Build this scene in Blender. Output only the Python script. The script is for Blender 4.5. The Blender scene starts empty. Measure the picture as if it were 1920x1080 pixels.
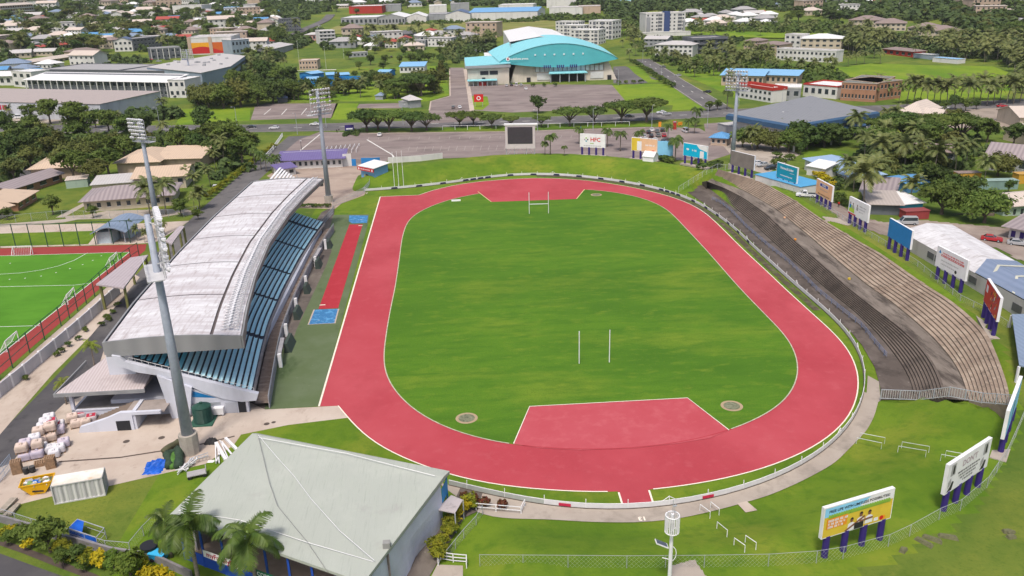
import bpy, math, random
import numpy as np
from mathutils import Vector, Matrix
rnd = random.Random(7)
SC = bpy.context.scene
COL = SC.collection
# ---- camera
CAM = np.array([-21.605, -183.779, 64.786]); YAW, PIT, ROL, F = -0.0579052, 0.3585553, -0.0274255, 1557.6
def _axes():
  cy, sy, cp, sp = math.cos(YAW), math.sin(YAW), math.cos(PIT), math.sin(PIT)
  f = np.array([-sy*cp, cy*cp, -sp]); r = np.array([cy, sy, 0]); u = np.cross(r, f)
  c, s = math.cos(ROL), math.sin(ROL)
  return c*r+s*u, -s*r+c*u, f
AR, AU, AF = _axes()
cd = bpy.data.cameras.new("camera"); cam = bpy.data.objects.new("camera", cd); COL.objects.link(cam)
cd.sensor_width = 36; cd.lens = F/1920*36; cd.clip_start = 1; cd.clip_end = 12000
cam.matrix_world = Matrix(((AR[0], AU[0], -AF[0], CAM[0]), (AR[1], AU[1], -AF[1], CAM[1]), (AR[2], AU[2], -AF[2], CAM[2]), (0, 0, 0, 1)))
SC.camera = cam
# ---- sky, sun, exposure
w = bpy.data.worlds.new("World"); SC.world = w; w.use_nodes = True
nt = w.node_tree; bg = nt.nodes["Background"]
sky = nt.nodes.new("ShaderNodeTexSky"); sky.sky_type = 'NISHITA'; sky.sun_disc = False
SUN_EL, SUN_AZ = math.radians(62), math.radians(200)
sky.sun_elevation = SUN_EL; sky.sun_rotation = SUN_AZ
sky.air_density = 1.0; sky.dust_density = 5.0; sky.ozone_density = 1.0
nt.links.new(sky.outputs[0], bg.inputs[0]); bg.inputs[1].default_value = 0.13
sl = bpy.data.lights.new("sun", 'SUN'); sl.energy = 2.3; sl.angle = math.radians(9); sl.color = (1, 0.93, 0.84)
so = bpy.data.objects.new("sun", sl); COL.objects.link(so)
sd_ = Vector((math.sin(SUN_AZ)*math.cos(SUN_EL), math.cos(SUN_AZ)*math.cos(SUN_EL), math.sin(SUN_EL)))
so.rotation_euler = sd_.to_track_quat('Z', 'Y').to_euler()
SC.view_settings.view_transform = 'Standard'; SC.view_settings.look = 'None'
SC.view_settings.exposure = 0.24; SC.view_settings.gamma = 1.0
# ---- pixel of the survey photo -> place on the ground
def ray(px, py): return ((px-960)/F)*AR-((py-540)/F)*AU+AF
def P(px, py, z=0.0):
  d = ray(px, py); t = (z-CAM[2])/d[2]; q = CAM+t*d
  return Vector((q[0], q[1], z))
def PL(pts, z=0.0): return [P(x, y, z) for x, y in pts]
FENCE = [(684,359),(780,352),(847,344),(905,335),(960,328.5),(1035,328),(1110,334),(1172,343),(1235,355),(1285,371),(1322,389),(1372,425),(1410,463),
 (1440,490),(1497,542),(1560,594),(1592,627),(1615,662),(1625,700),(1626,735),(1616,765),(1602,792),(1587,815),(1540,857),(1490,885),(1440,910),
 (1385,926),(1335,938),(1272,952),(1197,962),(1135,962),(1047,957),(985,947),(905,925),(842,910)]
def smooth_line(pts, n, closed=False, it=2):
  """resample evenly, then relax"""
  P_ = np.array([[p[0], p[1]] for p in pts], float)
  if closed: P_ = np.vstack([P_, P_[:1]])
  s = np.r_[0, np.cumsum(np.hypot(*np.diff(P_, axis=0).T))]
  t = np.linspace(0, s[-1], n+1 if closed else n)
  Q = np.c_[np.interp(t, s, P_[:, 0]), np.interp(t, s, P_[:, 1])]
  if closed: Q = Q[:-1]
  for _ in range(it):
    if closed: Q = (np.roll(Q, 1, 0)+2*Q+np.roll(Q, -1, 0))/4
    else: Q[1:-1] = (Q[:-2]+2*Q[1:-1]+Q[2:])/4
  return Q
fence_l = smooth_line(PL(FENCE), 120, it=14)
fence_poly = np.vstack([fence_l, [[-50, -86], [-62, -66], [-66, 60], [-58, 80]]])
def poly_sd(X, Y, poly):
  """signed distance, + outside"""
  A = poly; B = np.roll(poly, -1, 0); D = np.full(X.shape, 1e9); ins = np.zeros(X.shape, bool)
  for a, b in zip(A, B):
    e = b-a; L = e@e+1e-9
    t = np.clip(((X-a[0])*e[0]+(Y-a[1])*e[1])/L, 0, 1)
    D = np.minimum(D, np.hypot(X-a[0]-t*e[0], Y-a[1]-t*e[1]))
    c = ((a[1] > Y) != (b[1] > Y)) & (X < (b[0]-a[0])*(Y-a[1])/(b[1]-a[1]+1e-12)+a[0]); ins ^= c
  return np.where(ins, -D, D)
def S(t): t = np.clip(t, 0, 1); return t*t*(3-2*t)
def L01(t): return np.clip(t, 0, 1)
TER_B = [(1312,343),(1345,362),(1372,385),(1405,412),(1440,445),(1490,490),(1547,540),(1602,584),(1640,620),(1665,649),(1690,682),(1708,715),(1716,750)]
TER_M1 = [(1326,340),(1360,353),(1397,372),(1440,402),(1490,450),(1540,493),(1590,538),(1645,582),(1690,614),(1727,648),(1752,681),(1767,715),(1776,748)]
TER_M2 = [(1338,333),(1372,346),(1410,366),(1455,392),(1525,450),(1585,502),(1632,540),(1665,562),(1710,598),(1752,636),(1785,675),(1803,706),(1817,751)]
TER_U = [(1347,317),(1385,329),(1417,337),(1440,347),(1490,375),(1540,410),(1615,455),(1652,475),(1690,502),(1740,537),(1782,562),(1815,589),(1852,625),(1872,672),(1889,720),(1896,757)]
TZ = (0.12, 2.7, 2.85, 5.6)
ter_c = [smooth_line(PL(c, z), 110, it=6) for c, z in zip((TER_B, TER_M1, TER_M2, TER_U), TZ)]
ter_poly = np.vstack([ter_c[0], ter_c[3][::-1]])
walk_poly = np.vstack([ter_c[0], smooth_line(PL([(1651, 751), (1626, 735), (1592, 627), (1497, 542), (1410, 463), (1372, 425), (1322, 389), (1290, 373)]), 40)])
def height(X, Y):
  X = np.asarray(X, float); Y = np.asarray(Y, float)
  dc = np.hypot(X-CAM[0], Y-CAM[1])
  far = 0.045*np.maximum(0, dc-700)
  far = np.where(dc > 2600, 0.045*1900, far)
  near = (np.abs(X) < 240) & (np.abs(Y) < 240)
  Z = far.copy()
  if near.any():
    x = X[near]; y = Y[near]
    d = poly_sd(x, y, fence_poly)
    wE = S((x-34)/14)*S((y+92)/20)*(1-S((y-70)/14))
    wN = (1-wE)*S((y-40)/20)*S((x+58)/6)
    wS = (1-wE)*(1-S((y+60)/20))*S((x+24)/10)
    pN = 3.5*S((d-0.8)/18)*(1-S((d-20.5)/7))
    pE = 5.6*L01((d-5)/13.5)-2.6*S((d-25)/9)-3.0*S((d-38)/60)
    pS = 0.15*S((d-4.2)/2)+2.3*S((d-4.5)/9)
    z = np.where(d > 0, wN*pN+wE*pE+wS*pS, 0)
    tp = poly_sd(x, y, ter_poly)
    z = z-1.3*(1-S((tp-0.3)/0.9+0.5))*(z > 0.05)
    z = np.where(poly_sd(x, y, walk_poly) < 0.7, np.minimum(z, 0), z)
    Z[near] = z
  return Z
def axis(lo, hi, flo, fhi, st):
  a = list(np.arange(flo, fhi+0.01, st)); s = st
  while a[-1] < hi: s *= 1.13; a.append(a[-1]+s)
  s = st
  while a[0] > lo: s *= 1.13; a.insert(0, a[0]-s)
  return np.array(a)
GX = axis(-4200, 4200, -100, 112, 1.6); GY = axis(-700, 5200, -135, 135, 1.6)
MX, MY = np.meshgrid(GX, GY, indexing='ij'); GZ = height(MX, MY)
def hgt(x, y):
  i = min(max(int(np.searchsorted(GX, x))-1, 0), len(GX)-2); j = min(max(int(np.searchsorted(GY, y))-1, 0), len(GY)-2)
  u = (x-GX[i])/(GX[i+1]-GX[i]); v = (y-GY[j])/(GY[j+1]-GY[j])
  return float(GZ[i, j]*(1-u)*(1-v)+GZ[i+1, j]*u*(1-v)+GZ[i, j+1]*(1-u)*v+GZ[i+1, j+1]*u*v)
def T(px, py):
  """point of the terrain seen at that pixel"""
  d = ray(px, py); d = d/np.linalg.norm(d)
  t = (CAM[2]-100)/(-d[2]) if d[2] < -1e-4 else 300; t = 60; step = 12
  prev = t
  while t < 6000:
    q = CAM+t*d
    if q[2] <= hgt(q[0], q[1]): break
    prev = t; t += max(0.6, min(40, (q[2]-hgt(q[0], q[1]))*0.9))
  a, b = prev, t
  for _ in range(18):
    m = (a+b)/2; q = CAM+m*d
    if q[2] <= hgt(q[0], q[1]): b = m
    else: a = m
  q = CAM+b*d
  return Vector((q[0], q[1], hgt(q[0], q[1])))
def project(v):
  d = np.array(v)-CAM; w_ = d@AF
  return 960+F*(d@AR)/w_, 540-F*(d@AU)/w_
# ---- tags and objects
def tag(o, label=None, cat=None, group=None, kind=None):
  if label: o['label'] = label
  if cat: o['category'] = cat
  if group: o['group'] = group
  if kind: o['kind'] = kind
  return o
def thing(name, label, cat, loc=(0, 0, 0), rz=0.0, group=None):
  o = bpy.data.objects.new(name, None); COL.objects.link(o); o.location = loc; o.rotation_euler = (0, 0, rz)
  o.empty_display_size = 0.5
  return tag(o, label, cat, group)
def link(name, me, parent=None, loc=None, rot=None):
  o = bpy.data.objects.new(name, me); COL.objects.link(o)
  if parent is not None: o.parent = parent
  if loc is not None: o.location = loc
  if rot is not None: o.rotation_euler = rot
  return o
KIDS = {}
def children_of(o): return list(o.children)
def copy_tree(o, parent=None):
  c = o.copy(); COL.objects.link(c)
  if parent is not None: c.parent = parent
  for ch in CH(o): copy_tree(ch, c)
  return c
def CH(o):
  k = o.name
  if k not in KIDS: KIDS[k] = list(o.children)
  return KIDS[k]
class Proto:
  """a thing's parts, kept as data, stamped out as objects"""
  def __init__(s, name): s.name = name; s.parts = []
  def add(s, name, me, loc=(0, 0, 0), kids=()): s.parts.append((name, me, loc, kids)); return s
  def put(s, label, cat, loc, rz=0.0, sc=1.0, group=None, swap=None):
    r = thing(s.name, label, cat, loc, rz, group)
    r.scale = (sc, sc, sc) if not isinstance(sc, tuple) else sc
    for n, me, l, kids in s.parts:
      if swap and n in swap: me = swap[n]
      o = link(n, me, r, l)
      for n2, me2, l2 in kids: link(n2, me2, o, l2)
    return r
class MB:
  def __init__(s): s.v = []; s.f = []; s.m = []; s.mats = []; s.cm = 0
  def mat(s, m):
    if m not in s.mats: s.mats.append(m)
    s.cm = s.mats.index(m); return s
  def face(s, pts):
    n = len(s.v); s.v += [tuple(p) for p in pts]; s.f.append(tuple(range(n, n+len(pts)))); s.m.append(s.cm)
  def hexa(s, b, t):
    """bottom quad b and top quad t, both counter-clockwise from above"""
    n = len(s.v); s.v += [tuple(p) for p in b]+[tuple(p) for p in t]; k = len(b)
    s.f.append(tuple(range(n+k-1, n-1, -1))); s.f.append(tuple(range(n+k, n+2*k))); s.m += [s.cm]*2
    for i in range(k):
      j = (i+1) % k; s.f.append((n+i, n+j, n+k+j, n+k+i)); s.m.append(s.cm)
  def box(s, x0, y0, z0, x1, y1, z1):
    s.hexa([(x0, y0, z0), (x1, y0, z0), (x1, y1, z0), (x0, y1, z0)], [(x0, y0, z1), (x1, y0, z1), (x1, y1, z1), (x0, y1, z1)])
  def prism(s, pts, z0, z1):
    s.hexa([(p[0], p[1], z0) for p in pts], [(p[0], p[1], z1) for p in pts])
  def bar(s, a, b, w=0.1, h=None):
    """square bar from a to b"""
    a = Vector(a); b = Vector(b); d = (b-a)
    if d.length < 1e-6: return
    h = h or w; d.normalize(); up = Vector((0, 0, 1)) if abs(d.z) < 0.95 else Vector((0, 1, 0))
    r = d.cross(up).normalized()*w/2; u = r.cross(d).normalized()*h/2
    q = lambda c: [c-r-u, c+r-u, c+r+u, c-r+u]
    A = q(a); B = q(b); n = len(s.v); s.v += [tuple(p) for p in A+B]
    for i in range(4):
      j = (i+1) % 4; s.f.append((n+i, n+j, n+4+j, n+4+i)); s.m.append(s.cm)
    s.f.append((n+3, n+2, n+1, n)); s.f.append((n+4, n+5, n+6, n+7)); s.m += [s.cm]*2
  def tube(s, pts, rad, k=8, cap=True):
    pts = [Vector(p) for p in pts]; R = rad if isinstance(rad, (list, tuple)) else [rad]*len(pts); n = len(s.v)
    for i, p in enumerate(pts):
      d = (pts[min(i+1, len(pts)-1)]-pts[max(i-1, 0)]).normalized()
      up = Vector((1, 0, 0)) if abs(d.x) < 0.9 else Vector((0, 1, 0))
      r = d.cross(up).normalized(); u = r.cross(d)
      for j in range(k):
        a = 2*math.pi*j/k; s.v.append(tuple(p+(r*math.cos(a)+u*math.sin(a))*R[i]))
    for i in range(len(pts)-1):
      for j in range(k):
        a = n+i*k+j; b = n+i*k+(j+1) % k; s.f.append((a, a+k, b+k, b)); s.m.append(s.cm)
    if cap:
      s.f.append(tuple(n+j for j in range(k))); s.f.append(tuple(n+(len(pts)-1)*k+j for j in reversed(range(k)))); s.m += [s.cm]*2
  def mesh(s, name, smooth=False):
    me = bpy.data.meshes.new(name); me.from_pydata(s.v, [], s.f)
    for m in s.mats: me.materials.append(m)
    if len(s.mats) > 1: me.polygons.foreach_set('material_index', s.m)
    if smooth: me.polygons.foreach_set('use_smooth', [True]*len(s.f))
    me.update(); return me
  def obj(s, name, parent=None, smooth=False):
    return link(name, s.mesh(name, smooth), parent)
def quads_mesh(name, V, m):
  """V: (n,4,3) array of quads"""
  n = len(V); me = bpy.data.meshes.new(name); me.vertices.add(4*n); me.vertices.foreach_set('co', np.ascontiguousarray(V, dtype=np.float32).ravel())
  me.loops.add(4*n); me.loops.foreach_set('vertex_index', np.arange(4*n, dtype=np.int32))
  me.polygons.add(n); me.polygons.foreach_set('loop_start', np.arange(0, 4*n, 4, dtype=np.int32)); me.polygons.foreach_set('loop_total', np.full(n, 4, np.int32))
  me.materials.append(m); me.update(calc_edges=True); return me
# ---- materials
MATS = {}
def M(name, col, rough=0.75, var=0.12, scale=1.0, col2=None, bump=0.0, metal=0.0, spec=0.3, stretch=None, objrand=0.0, detail=5, contrast=None, coat=0):
  """procedural: noise-mottled colour between col and col2"""
  if name in MATS: return MATS[name]
  m = bpy.data.materials.new(name); m.use_nodes = True; t = m.node_tree; b = t.nodes['Principled BSDF']
  b.inputs['Roughness'].default_value = rough; b.inputs['Metallic'].default_value = metal
  b.inputs['Specular IOR Level'].default_value = spec
  tc = t.nodes.new('ShaderNodeTexCoord'); mp = t.nodes.new('ShaderNodeMapping'); t.links.new(tc.outputs['Object'], mp.inputs[0])
  if stretch: mp.inputs['Scale'].default_value = stretch
  nz = t.nodes.new('ShaderNodeTexNoise'); nz.inputs['Scale'].default_value = scale; nz.inputs['Detail'].default_value = detail; nz.inputs['Roughness'].default_value = 0.62
  t.links.new(mp.outputs[0], nz.inputs['Vector'])
  cr = t.nodes.new('ShaderNodeValToRGB'); t.links.new(nz.outputs[0], cr.inputs[0])
  c1 = [max(0, c*(1-var)) for c in col]; c2 = [min(1, c*(1+var)) for c in col] if col2 is None else col2
  if col2 is not None: c1 = col
  lo, hi = contrast or (0.3, 0.7)
  cr.color_ramp.elements[0].position = lo; cr.color_ramp.elements[0].color = (*c1, 1)
  cr.color_ramp.elements[1].position = hi; cr.color_ramp.elements[1].color = (*c2, 1)
  out = cr.outputs[0]
  if objrand:
    oi = t.nodes.new('ShaderNodeObjectInfo'); hs = t.nodes.new('ShaderNodeHueSaturation')
    mr = t.nodes.new('ShaderNodeMapRange'); mr.inputs[3].default_value = 1-objrand; mr.inputs[4].default_value = 1+objrand
    t.links.new(oi.outputs['Random'], mr.inputs[0]); t.links.new(mr.outputs[0], hs.inputs['Value'])
    mh = t.nodes.new('ShaderNodeMapRange'); mh.inputs[3].default_value = 0.5-objrand*0.07; mh.inputs[4].default_value = 0.5+objrand*0.05
    mm = t.nodes.new('ShaderNodeMath'); mm.operation = 'FRACT'; mu = t.nodes.new('ShaderNodeMath'); mu.operation = 'MULTIPLY'; mu.inputs[1].default_value = 7.31
    t.links.new(oi.outputs['Random'], mu.inputs[0]); t.links.new(mu.outputs[0], mm.inputs[0]); t.links.new(mm.outputs[0], mh.inputs[0]); t.links.new(mh.outputs[0], hs.inputs['Hue'])
    t.links.new(out, hs.inputs['Color']); out = hs.outputs[0]
  t.links.new(out, b.inputs['Base Color'])
  if coat: b.inputs['Coat Weight'].default_value = coat
  if bump:
    bp = t.nodes.new('ShaderNodeBump'); bp.inputs['Strength'].default_value = bump; bp.inputs['Distance'].default_value = 0.1
    n2 = t.nodes.new('ShaderNodeTexNoise'); n2.inputs['Scale'].default_value = scale*6; n2.inputs['Detail'].default_value = 4; t.links.new(mp.outputs[0], n2.inputs['Vector'])
    t.links.new(n2.outputs[0], bp.inputs['Height']); t.links.new(bp.outputs[0], b.inputs['Normal'])
  MATS[name] = m; return m
def layers(name, base, lays, rough=0.9, spec=0.15, bump=0.0, bscale=3.0):
  """ground cover: base colour, then (colour, scale, lo, hi, stretch[, detail]) noise masks over it"""
  if name in MATS: return MATS[name]
  m = bpy.data.materials.new(name); m.use_nodes = True; t = m.node_tree; b = t.nodes['Principled BSDF']
  b.inputs['Roughness'].default_value = rough; b.inputs['Specular IOR Level'].default_value = spec
  tc = t.nodes.new('ShaderNodeTexCoord'); rgb = t.nodes.new('ShaderNodeRGB'); rgb.outputs[0].default_value = (*base, 1); out = rgb.outputs[0]
  for k, L in enumerate(lays):
    mp = t.nodes.new('ShaderNodeMapping'); mp.inputs['Scale'].default_value = L[4]; mp.inputs['Location'].default_value = (k*13.7, k*5.1, k*2.3)
    if len(L) > 6: mp.inputs['Rotation'].default_value = (0, 0, L[6])
    t.links.new(tc.outputs['Object'], mp.inputs[0])
    nz = t.nodes.new('ShaderNodeTexNoise'); nz.inputs['Scale'].default_value = L[1]; nz.inputs['Detail'].default_value = L[5] if len(L) > 5 else 5; nz.inputs['Roughness'].default_value = 0.65
    t.links.new(mp.outputs[0], nz.inputs['Vector'])
    mr = t.nodes.new('ShaderNodeMapRange'); mr.inputs[1].default_value = L[2]; mr.inputs[2].default_value = L[3]; t.links.new(nz.outputs[0], mr.inputs[0])
    mx = t.nodes.new('ShaderNodeMix'); mx.data_type = 'RGBA'; t.links.new(mr.outputs[0], mx.inputs[0]); t.links.new(out, mx.inputs[6]); mx.inputs[7].default_value = (*L[0], 1)
    out = mx.outputs[2]
  t.links.new(out, b.inputs['Base Color'])
  if bump:
    bp = t.nodes.new('ShaderNodeBump'); bp.inputs['Strength'].default_value = bump; bp.inputs['Distance'].default_value = 0.15
    n2 = t.nodes.new('ShaderNodeTexNoise'); n2.inputs['Scale'].default_value = bscale; n2.inputs['Detail'].default_value = 6; t.links.new(tc.outputs['Object'], n2.inputs['Vector'])
    t.links.new(n2.outputs[0], bp.inputs['Height']); t.links.new(bp.outputs[0], b.inputs['Normal'])
  MATS[name] = m; return m
O1 = (1, 1, 1)
def corr(name, col, col2, pitch=1.0, axis_=0, rough=0.45, nscale=0.25, dirt=(0.25, 0.2, 0.16), dl=0.55, dh=0.8, spec=0.4):
  """corrugated or seamed metal sheet: ribs by wave along one axis, stains by noise"""
  if name in MATS: return MATS[name]
  m = bpy.data.materials.new(name); m.use_nodes = True; t = m.node_tree; b = t.nodes['Principled BSDF']
  b.inputs['Roughness'].default_value = rough; b.inputs['Specular IOR Level'].default_value = spec
  tc = t.nodes.new('ShaderNodeTexCoord')
  wv = t.nodes.new('ShaderNodeTexWave'); wv.bands_direction = 'XYZ'[axis_]; wv.inputs['Scale'].default_value = 0.314/pitch; wv.inputs['Distortion'].default_value = 0.0
  t.links.new(tc.outputs['Object'], wv.inputs[0])
  mx = t.nodes.new('ShaderNodeMix'); mx.data_type = 'RGBA'; mx.inputs[6].default_value = (*col, 1); mx.inputs[7].default_value = (*col2, 1); t.links.new(wv.outputs[1], mx.inputs[0])
  nz = t.nodes.new('ShaderNodeTexNoise'); nz.inputs['Scale'].default_value = nscale; nz.inputs['Detail'].default_value = 7; nz.inputs['Roughness'].default_value = 0.65; t.links.new(tc.outputs['Object'], nz.inputs[0])
  mr = t.nodes.new('ShaderNodeMapRange'); mr.inputs[1].default_value = dl; mr.inputs[2].default_value = dh; mr.inputs[4].default_value = 0.8; t.links.new(nz.outputs[0], mr.inputs[0])
  m2 = t.nodes.new('ShaderNodeMix'); m2.data_type = 'RGBA'; t.links.new(mr.outputs[0], m2.inputs[0]); t.links.new(mx.outputs[2], m2.inputs[6]); m2.inputs[7].default_value = (*dirt, 1)
  t.links.new(m2.outputs[2], b.inputs['Base Color'])
  bp = t.nodes.new('ShaderNodeBump'); bp.inputs['Strength'].default_value = 0.25; bp.inputs['Distance'].default_value = 0.05; t.links.new(wv.outputs[1], bp.inputs['Height']); t.links.new(bp.outputs[0], b.inputs['Normal'])
  MATS[name] = m; return m
def paint(name, col, rough=0.6, var=0.08): return M(name, col, rough, var, 0.6)
white = paint('white_paint', (0.72, 0.72, 0.74)); dark = paint('dark_void', (0.02, 0.022, 0.028)); glass = M('glass', (0.03, 0.04, 0.05), 0.15, 0.4, 0.5, spec=0.6)
navy = paint('navy_paint', (0.035, 0.02, 0.16)); steel = M('galvanised', (0.36, 0.38, 0.42), 0.5, 0.15, 1.5, spec=0.4); conc = M('concrete', (0.36, 0.33, 0.29), 0.9, 0.22, 0.5, detail=8)
rubber = paint('rubber', (0.025, 0.025, 0.028)); wood = M('wood', (0.28, 0.18, 0.11), 0.8, 0.25, 2)
TXT = {}
def text_mesh(s, size, m, bold=0.0, ext=0.0, align='CENTER'):
  k = (s, size, m.name, bold)
  if k in TXT: return TXT[k]
  c = bpy.data.curves.new('text', 'FONT'); c.body = s; c.size = size; c.align_x = align; c.align_y = 'CENTER'; c.offset = bold; c.extrude = ext; c.resolution_u = 2
  o = bpy.data.objects.new('text', c); COL.objects.link(o); bpy.context.view_layer.update()
  me = bpy.data.meshes.new_from_object(o.evaluated_get(bpy.context.evaluated_depsgraph_get()))
  bpy.data.objects.remove(o); bpy.data.curves.remove(c); me.materials.clear(); me.materials.append(m); TXT[k] = me; return me
ORD = ['first', 'second', 'third', 'fourth', 'fifth', 'sixth', 'seventh', 'eighth', 'ninth', 'tenth', 'eleventh', 'twelfth', 'thirteenth', 'fourteenth', 'fifteenth', 'sixteenth', 'seventeenth', 'eighteenth', 'nineteenth', 'twentieth']
def ordl(i, n):
  if n == 1: return ''
  if i == 0: return 'leftmost'
  if i == n-1: return 'rightmost'
  return ORD[i]+' from the left'
# ==== ground and flat surfaces
def grass_mat(name, base, yel, dk, s=1.0, st=(0.6, 1.3, 1), bump=0.35):
  return layers(name, base, [(dk, 0.03*s, 0.42, 0.62, st, 6), (yel, 0.045*s, 0.52, 0.72, (.6, 1.5, 1), 9), (dk, 0.22*s, 0.46, 0.7, (0.5, 1.8, 1), 9), (yel, 0.3*s, 0.54, 0.8, (.7, 1.6, 1), 10), (yel, 1.8*s, 0.6, 0.9, O1, 6), ([c*0.6 for c in base], 4.0, 0.5, 0.85, O1, 4)], bump=bump, bscale=4)
g_terr = layers('grass_terrain', (0.118, 0.162, 0.024), [((0.070, 0.120, 0.016), 0.03, 0.42, 0.6, O1), ((0.19, 0.205, 0.032), 0.02, 0.5, 0.66, O1, 8), ((0.055, 0.11, 0.014), 0.16, 0.5, 0.75, O1, 8), ((0.19, 0.20, 0.035), 0.33, 0.58, 0.85, O1, 8), ((0.05, 0.10, 0.01), 2.2, 0.52, 0.9, O1, 5)], bump=0.5, bscale=2.5)
g_in = grass_mat('grass_infield', (0.080, 0.178, 0.012), (0.152, 0.222, 0.020), (0.052, 0.136, 0.010))
g_bank = layers('grass_bank', (0.122, 0.195, 0.014), [((0.080, 0.150, 0.010), 0.06, 0.42, 0.6, O1), ((0.185, 0.215, 0.024), 0.05, 0.5, 0.68, O1, 8), ((0.05, 0.12, 0.008), 0.5, 0.5, 0.85, O1, 7)], bump=0.5, bscale=2.5)
g_olive = layers('grass_olive', (0.135, 0.175, 0.028), [((0.08, 0.13, 0.02), 0.03, 0.42, 0.6, O1), ((0.22, 0.20, 0.06), 0.03, 0.52, 0.7, O1, 8), ((0.06, 0.10, 0.015), 0.3, 0.5, 0.85, O1, 7)], bump=0.4)
g_lime = layers('grass_lime', (0.175, 0.25, 0.017), [((0.10, 0.19, 0.012), 0.02, 0.42, 0.62, O1), ((0.22, 0.27, 0.03), 0.02, 0.55, 0.7, O1, 8), ((0.08, 0.15, 0.012), 0.25, 0.52, 0.8, O1, 7)], bump=0.4)
g_bush = layers('undergrowth', (0.05, 0.085, 0.018), [((0.07, 0.11, 0.02), 0.12, 0.45, 0.65, O1, 8), ((0.015, 0.035, 0.008), 0.4, 0.5, 0.7, O1, 8)], bump=0.8, bscale=1.2)
g_dry = layers('dry_field', (0.17, 0.19, 0.045), [((0.24, 0.22, 0.08), 0.015, 0.42, 0.6, (1, 3, 1)), ((0.09, 0.13, 0.02), 0.02, 0.5, 0.7, (1, 3, 1), 8)], bump=0.4)
tartan = layers('red_track', (0.375, 0.05, 0.066), [((0.43, 0.076, 0.094), 0.03, 0.4, 0.65, O1, 4), ((0.32, 0.042, 0.055), 0.05, 0.48, 0.7, (1, 0.6, 1), 9), ((0.44, 0.10, 0.115), 0.6, 0.55, 0.95, O1, 9), ((0.42, 0.06, 0.07), 6, 0.5, 1.0, O1, 3)], rough=0.85, bump=0.1, bscale=30)
tartan2 = layers('red_track_light', (0.425, 0.078, 0.097), [((0.395, 0.06, 0.076), 0.06, 0.4, 0.65, O1, 6), ((0.49, 0.12, 0.135), 0.5, 0.5, 0.9, O1, 8)], rough=0.85)
runway = layers('red_runway', (0.36, 0.032, 0.045), [((0.42, 0.05, 0.065), 0.4, 0.5, 0.8, O1, 8)], rough=0.85)
court_green = layers('worn_green_paint', (0.098, 0.135, 0.062), [((0.12, 0.155, 0.085), 0.12, 0.42, 0.62, O1, 8), ((0.055, 0.085, 0.035), 0.15, 0.56, 0.68, (1, 0.5, 1), 8), ((0.30, 0.30, 0.22), 0.9, 0.66, 0.74, O1, 9)], rough=0.85)
asphalt = layers('asphalt', (0.115, 0.11, 0.112), [((0.16, 0.15, 0.15), 0.05, 0.42, 0.65, O1, 6), ((0.08, 0.078, 0.08), 0.35, 0.52, 0.72, O1, 8), ((0.19, 0.18, 0.17), 2.0, 0.6, 0.9, O1, 8)], rough=0.9)
asph_dark = layers('asphalt_dark', (0.075, 0.072, 0.078), [((0.11, 0.105, 0.105), 0.12, 0.45, 0.7, O1, 8), ((0.05, 0.048, 0.05), 0.5, 0.55, 0.72, O1, 8)], rough=0.9)
asph_brown = layers('asphalt_brown', (0.205, 0.165, 0.158), [((0.27, 0.225, 0.21), 0.035, 0.42, 0.64, (1, 2.5, 1), 8), ((0.13, 0.105, 0.10), 0.06, 0.5, 0.72, (1, 2, 1), 9), ((0.31, 0.27, 0.25), 0.6, 0.6, 0.9, O1, 9)], rough=0.9)
slab = layers('concrete_slab', (0.43, 0.355, 0.30), [((0.50, 0.43, 0.37), 0.10, 0.42, 0.64, O1, 7), ((0.28, 0.22, 0.18), 0.16, 0.55, 0.74, (1.6, 0.7, 1), 9), ((0.22, 0.17, 0.14), 0.8, 0.62, 0.82, O1, 9)], rough=0.9)
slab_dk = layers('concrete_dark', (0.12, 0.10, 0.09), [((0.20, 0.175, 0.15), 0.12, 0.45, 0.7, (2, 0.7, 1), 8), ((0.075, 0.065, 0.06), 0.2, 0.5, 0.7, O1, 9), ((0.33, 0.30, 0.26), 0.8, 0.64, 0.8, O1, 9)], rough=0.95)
slab_gray = layers('path_concrete', (0.33, 0.285, 0.245), [((0.40, 0.35, 0.30), 0.1, 0.42, 0.64, O1, 7), ((0.23, 0.20, 0.17), 0.3, 0.52, 0.74, O1, 9), ((0.42, 0.39, 0.34), 1.2, 0.64, 0.82, O1, 9)], rough=0.9)
hock_g = layers('hockey_turf', (0.07, 0.205, 0.014), [((0.085, 0.235, 0.018), 0.06, 0.45, 0.6, O1, 4), ((0.055, 0.165, 0.01), 0.5, 0.5, 0.9, (.3, 1, 1), 6)], rough=0.8)
hock_r = layers('hockey_surround', (0.27, 0.045, 0.042), [((0.25, 0.04, 0.035), 0.2, 0.45, 0.7, O1, 6)], rough=0.85)
line_w = layers('line_paint', (0.74, 0.68, 0.58), [((0.55, 0.45, 0.36), 0.6, 0.55, 0.8, O1, 6)], rough=0.8)
road_w = layers('road_paint', (0.66, 0.65, 0.62), [((0.4, 0.38, 0.36), 0.8, 0.5, 0.8, O1, 6)], rough=0.8)
dirt = layers('bare_dirt', (0.27, 0.20, 0.14), [((0.16, 0.12, 0.08), 0.4, 0.45, 0.7, O1, 8)])
nx, ny = len(GX), len(GY)
me = bpy.data.meshes.new('ground'); V = np.stack([MX, MY, GZ], -1).reshape(-1, 3)
idx = np.arange(nx*ny).reshape(nx, ny); Q = np.stack([idx[:-1, :-1], idx[1:, :-1], idx[1:, 1:], idx[:-1, 1:]], -1).reshape(-1, 4)
me.vertices.add(len(V)); me.vertices.foreach_set('co', V.astype(np.float32).ravel()); me.loops.add(Q.size); me.loops.foreach_set('vertex_index', Q.astype(np.int32).ravel())
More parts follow.
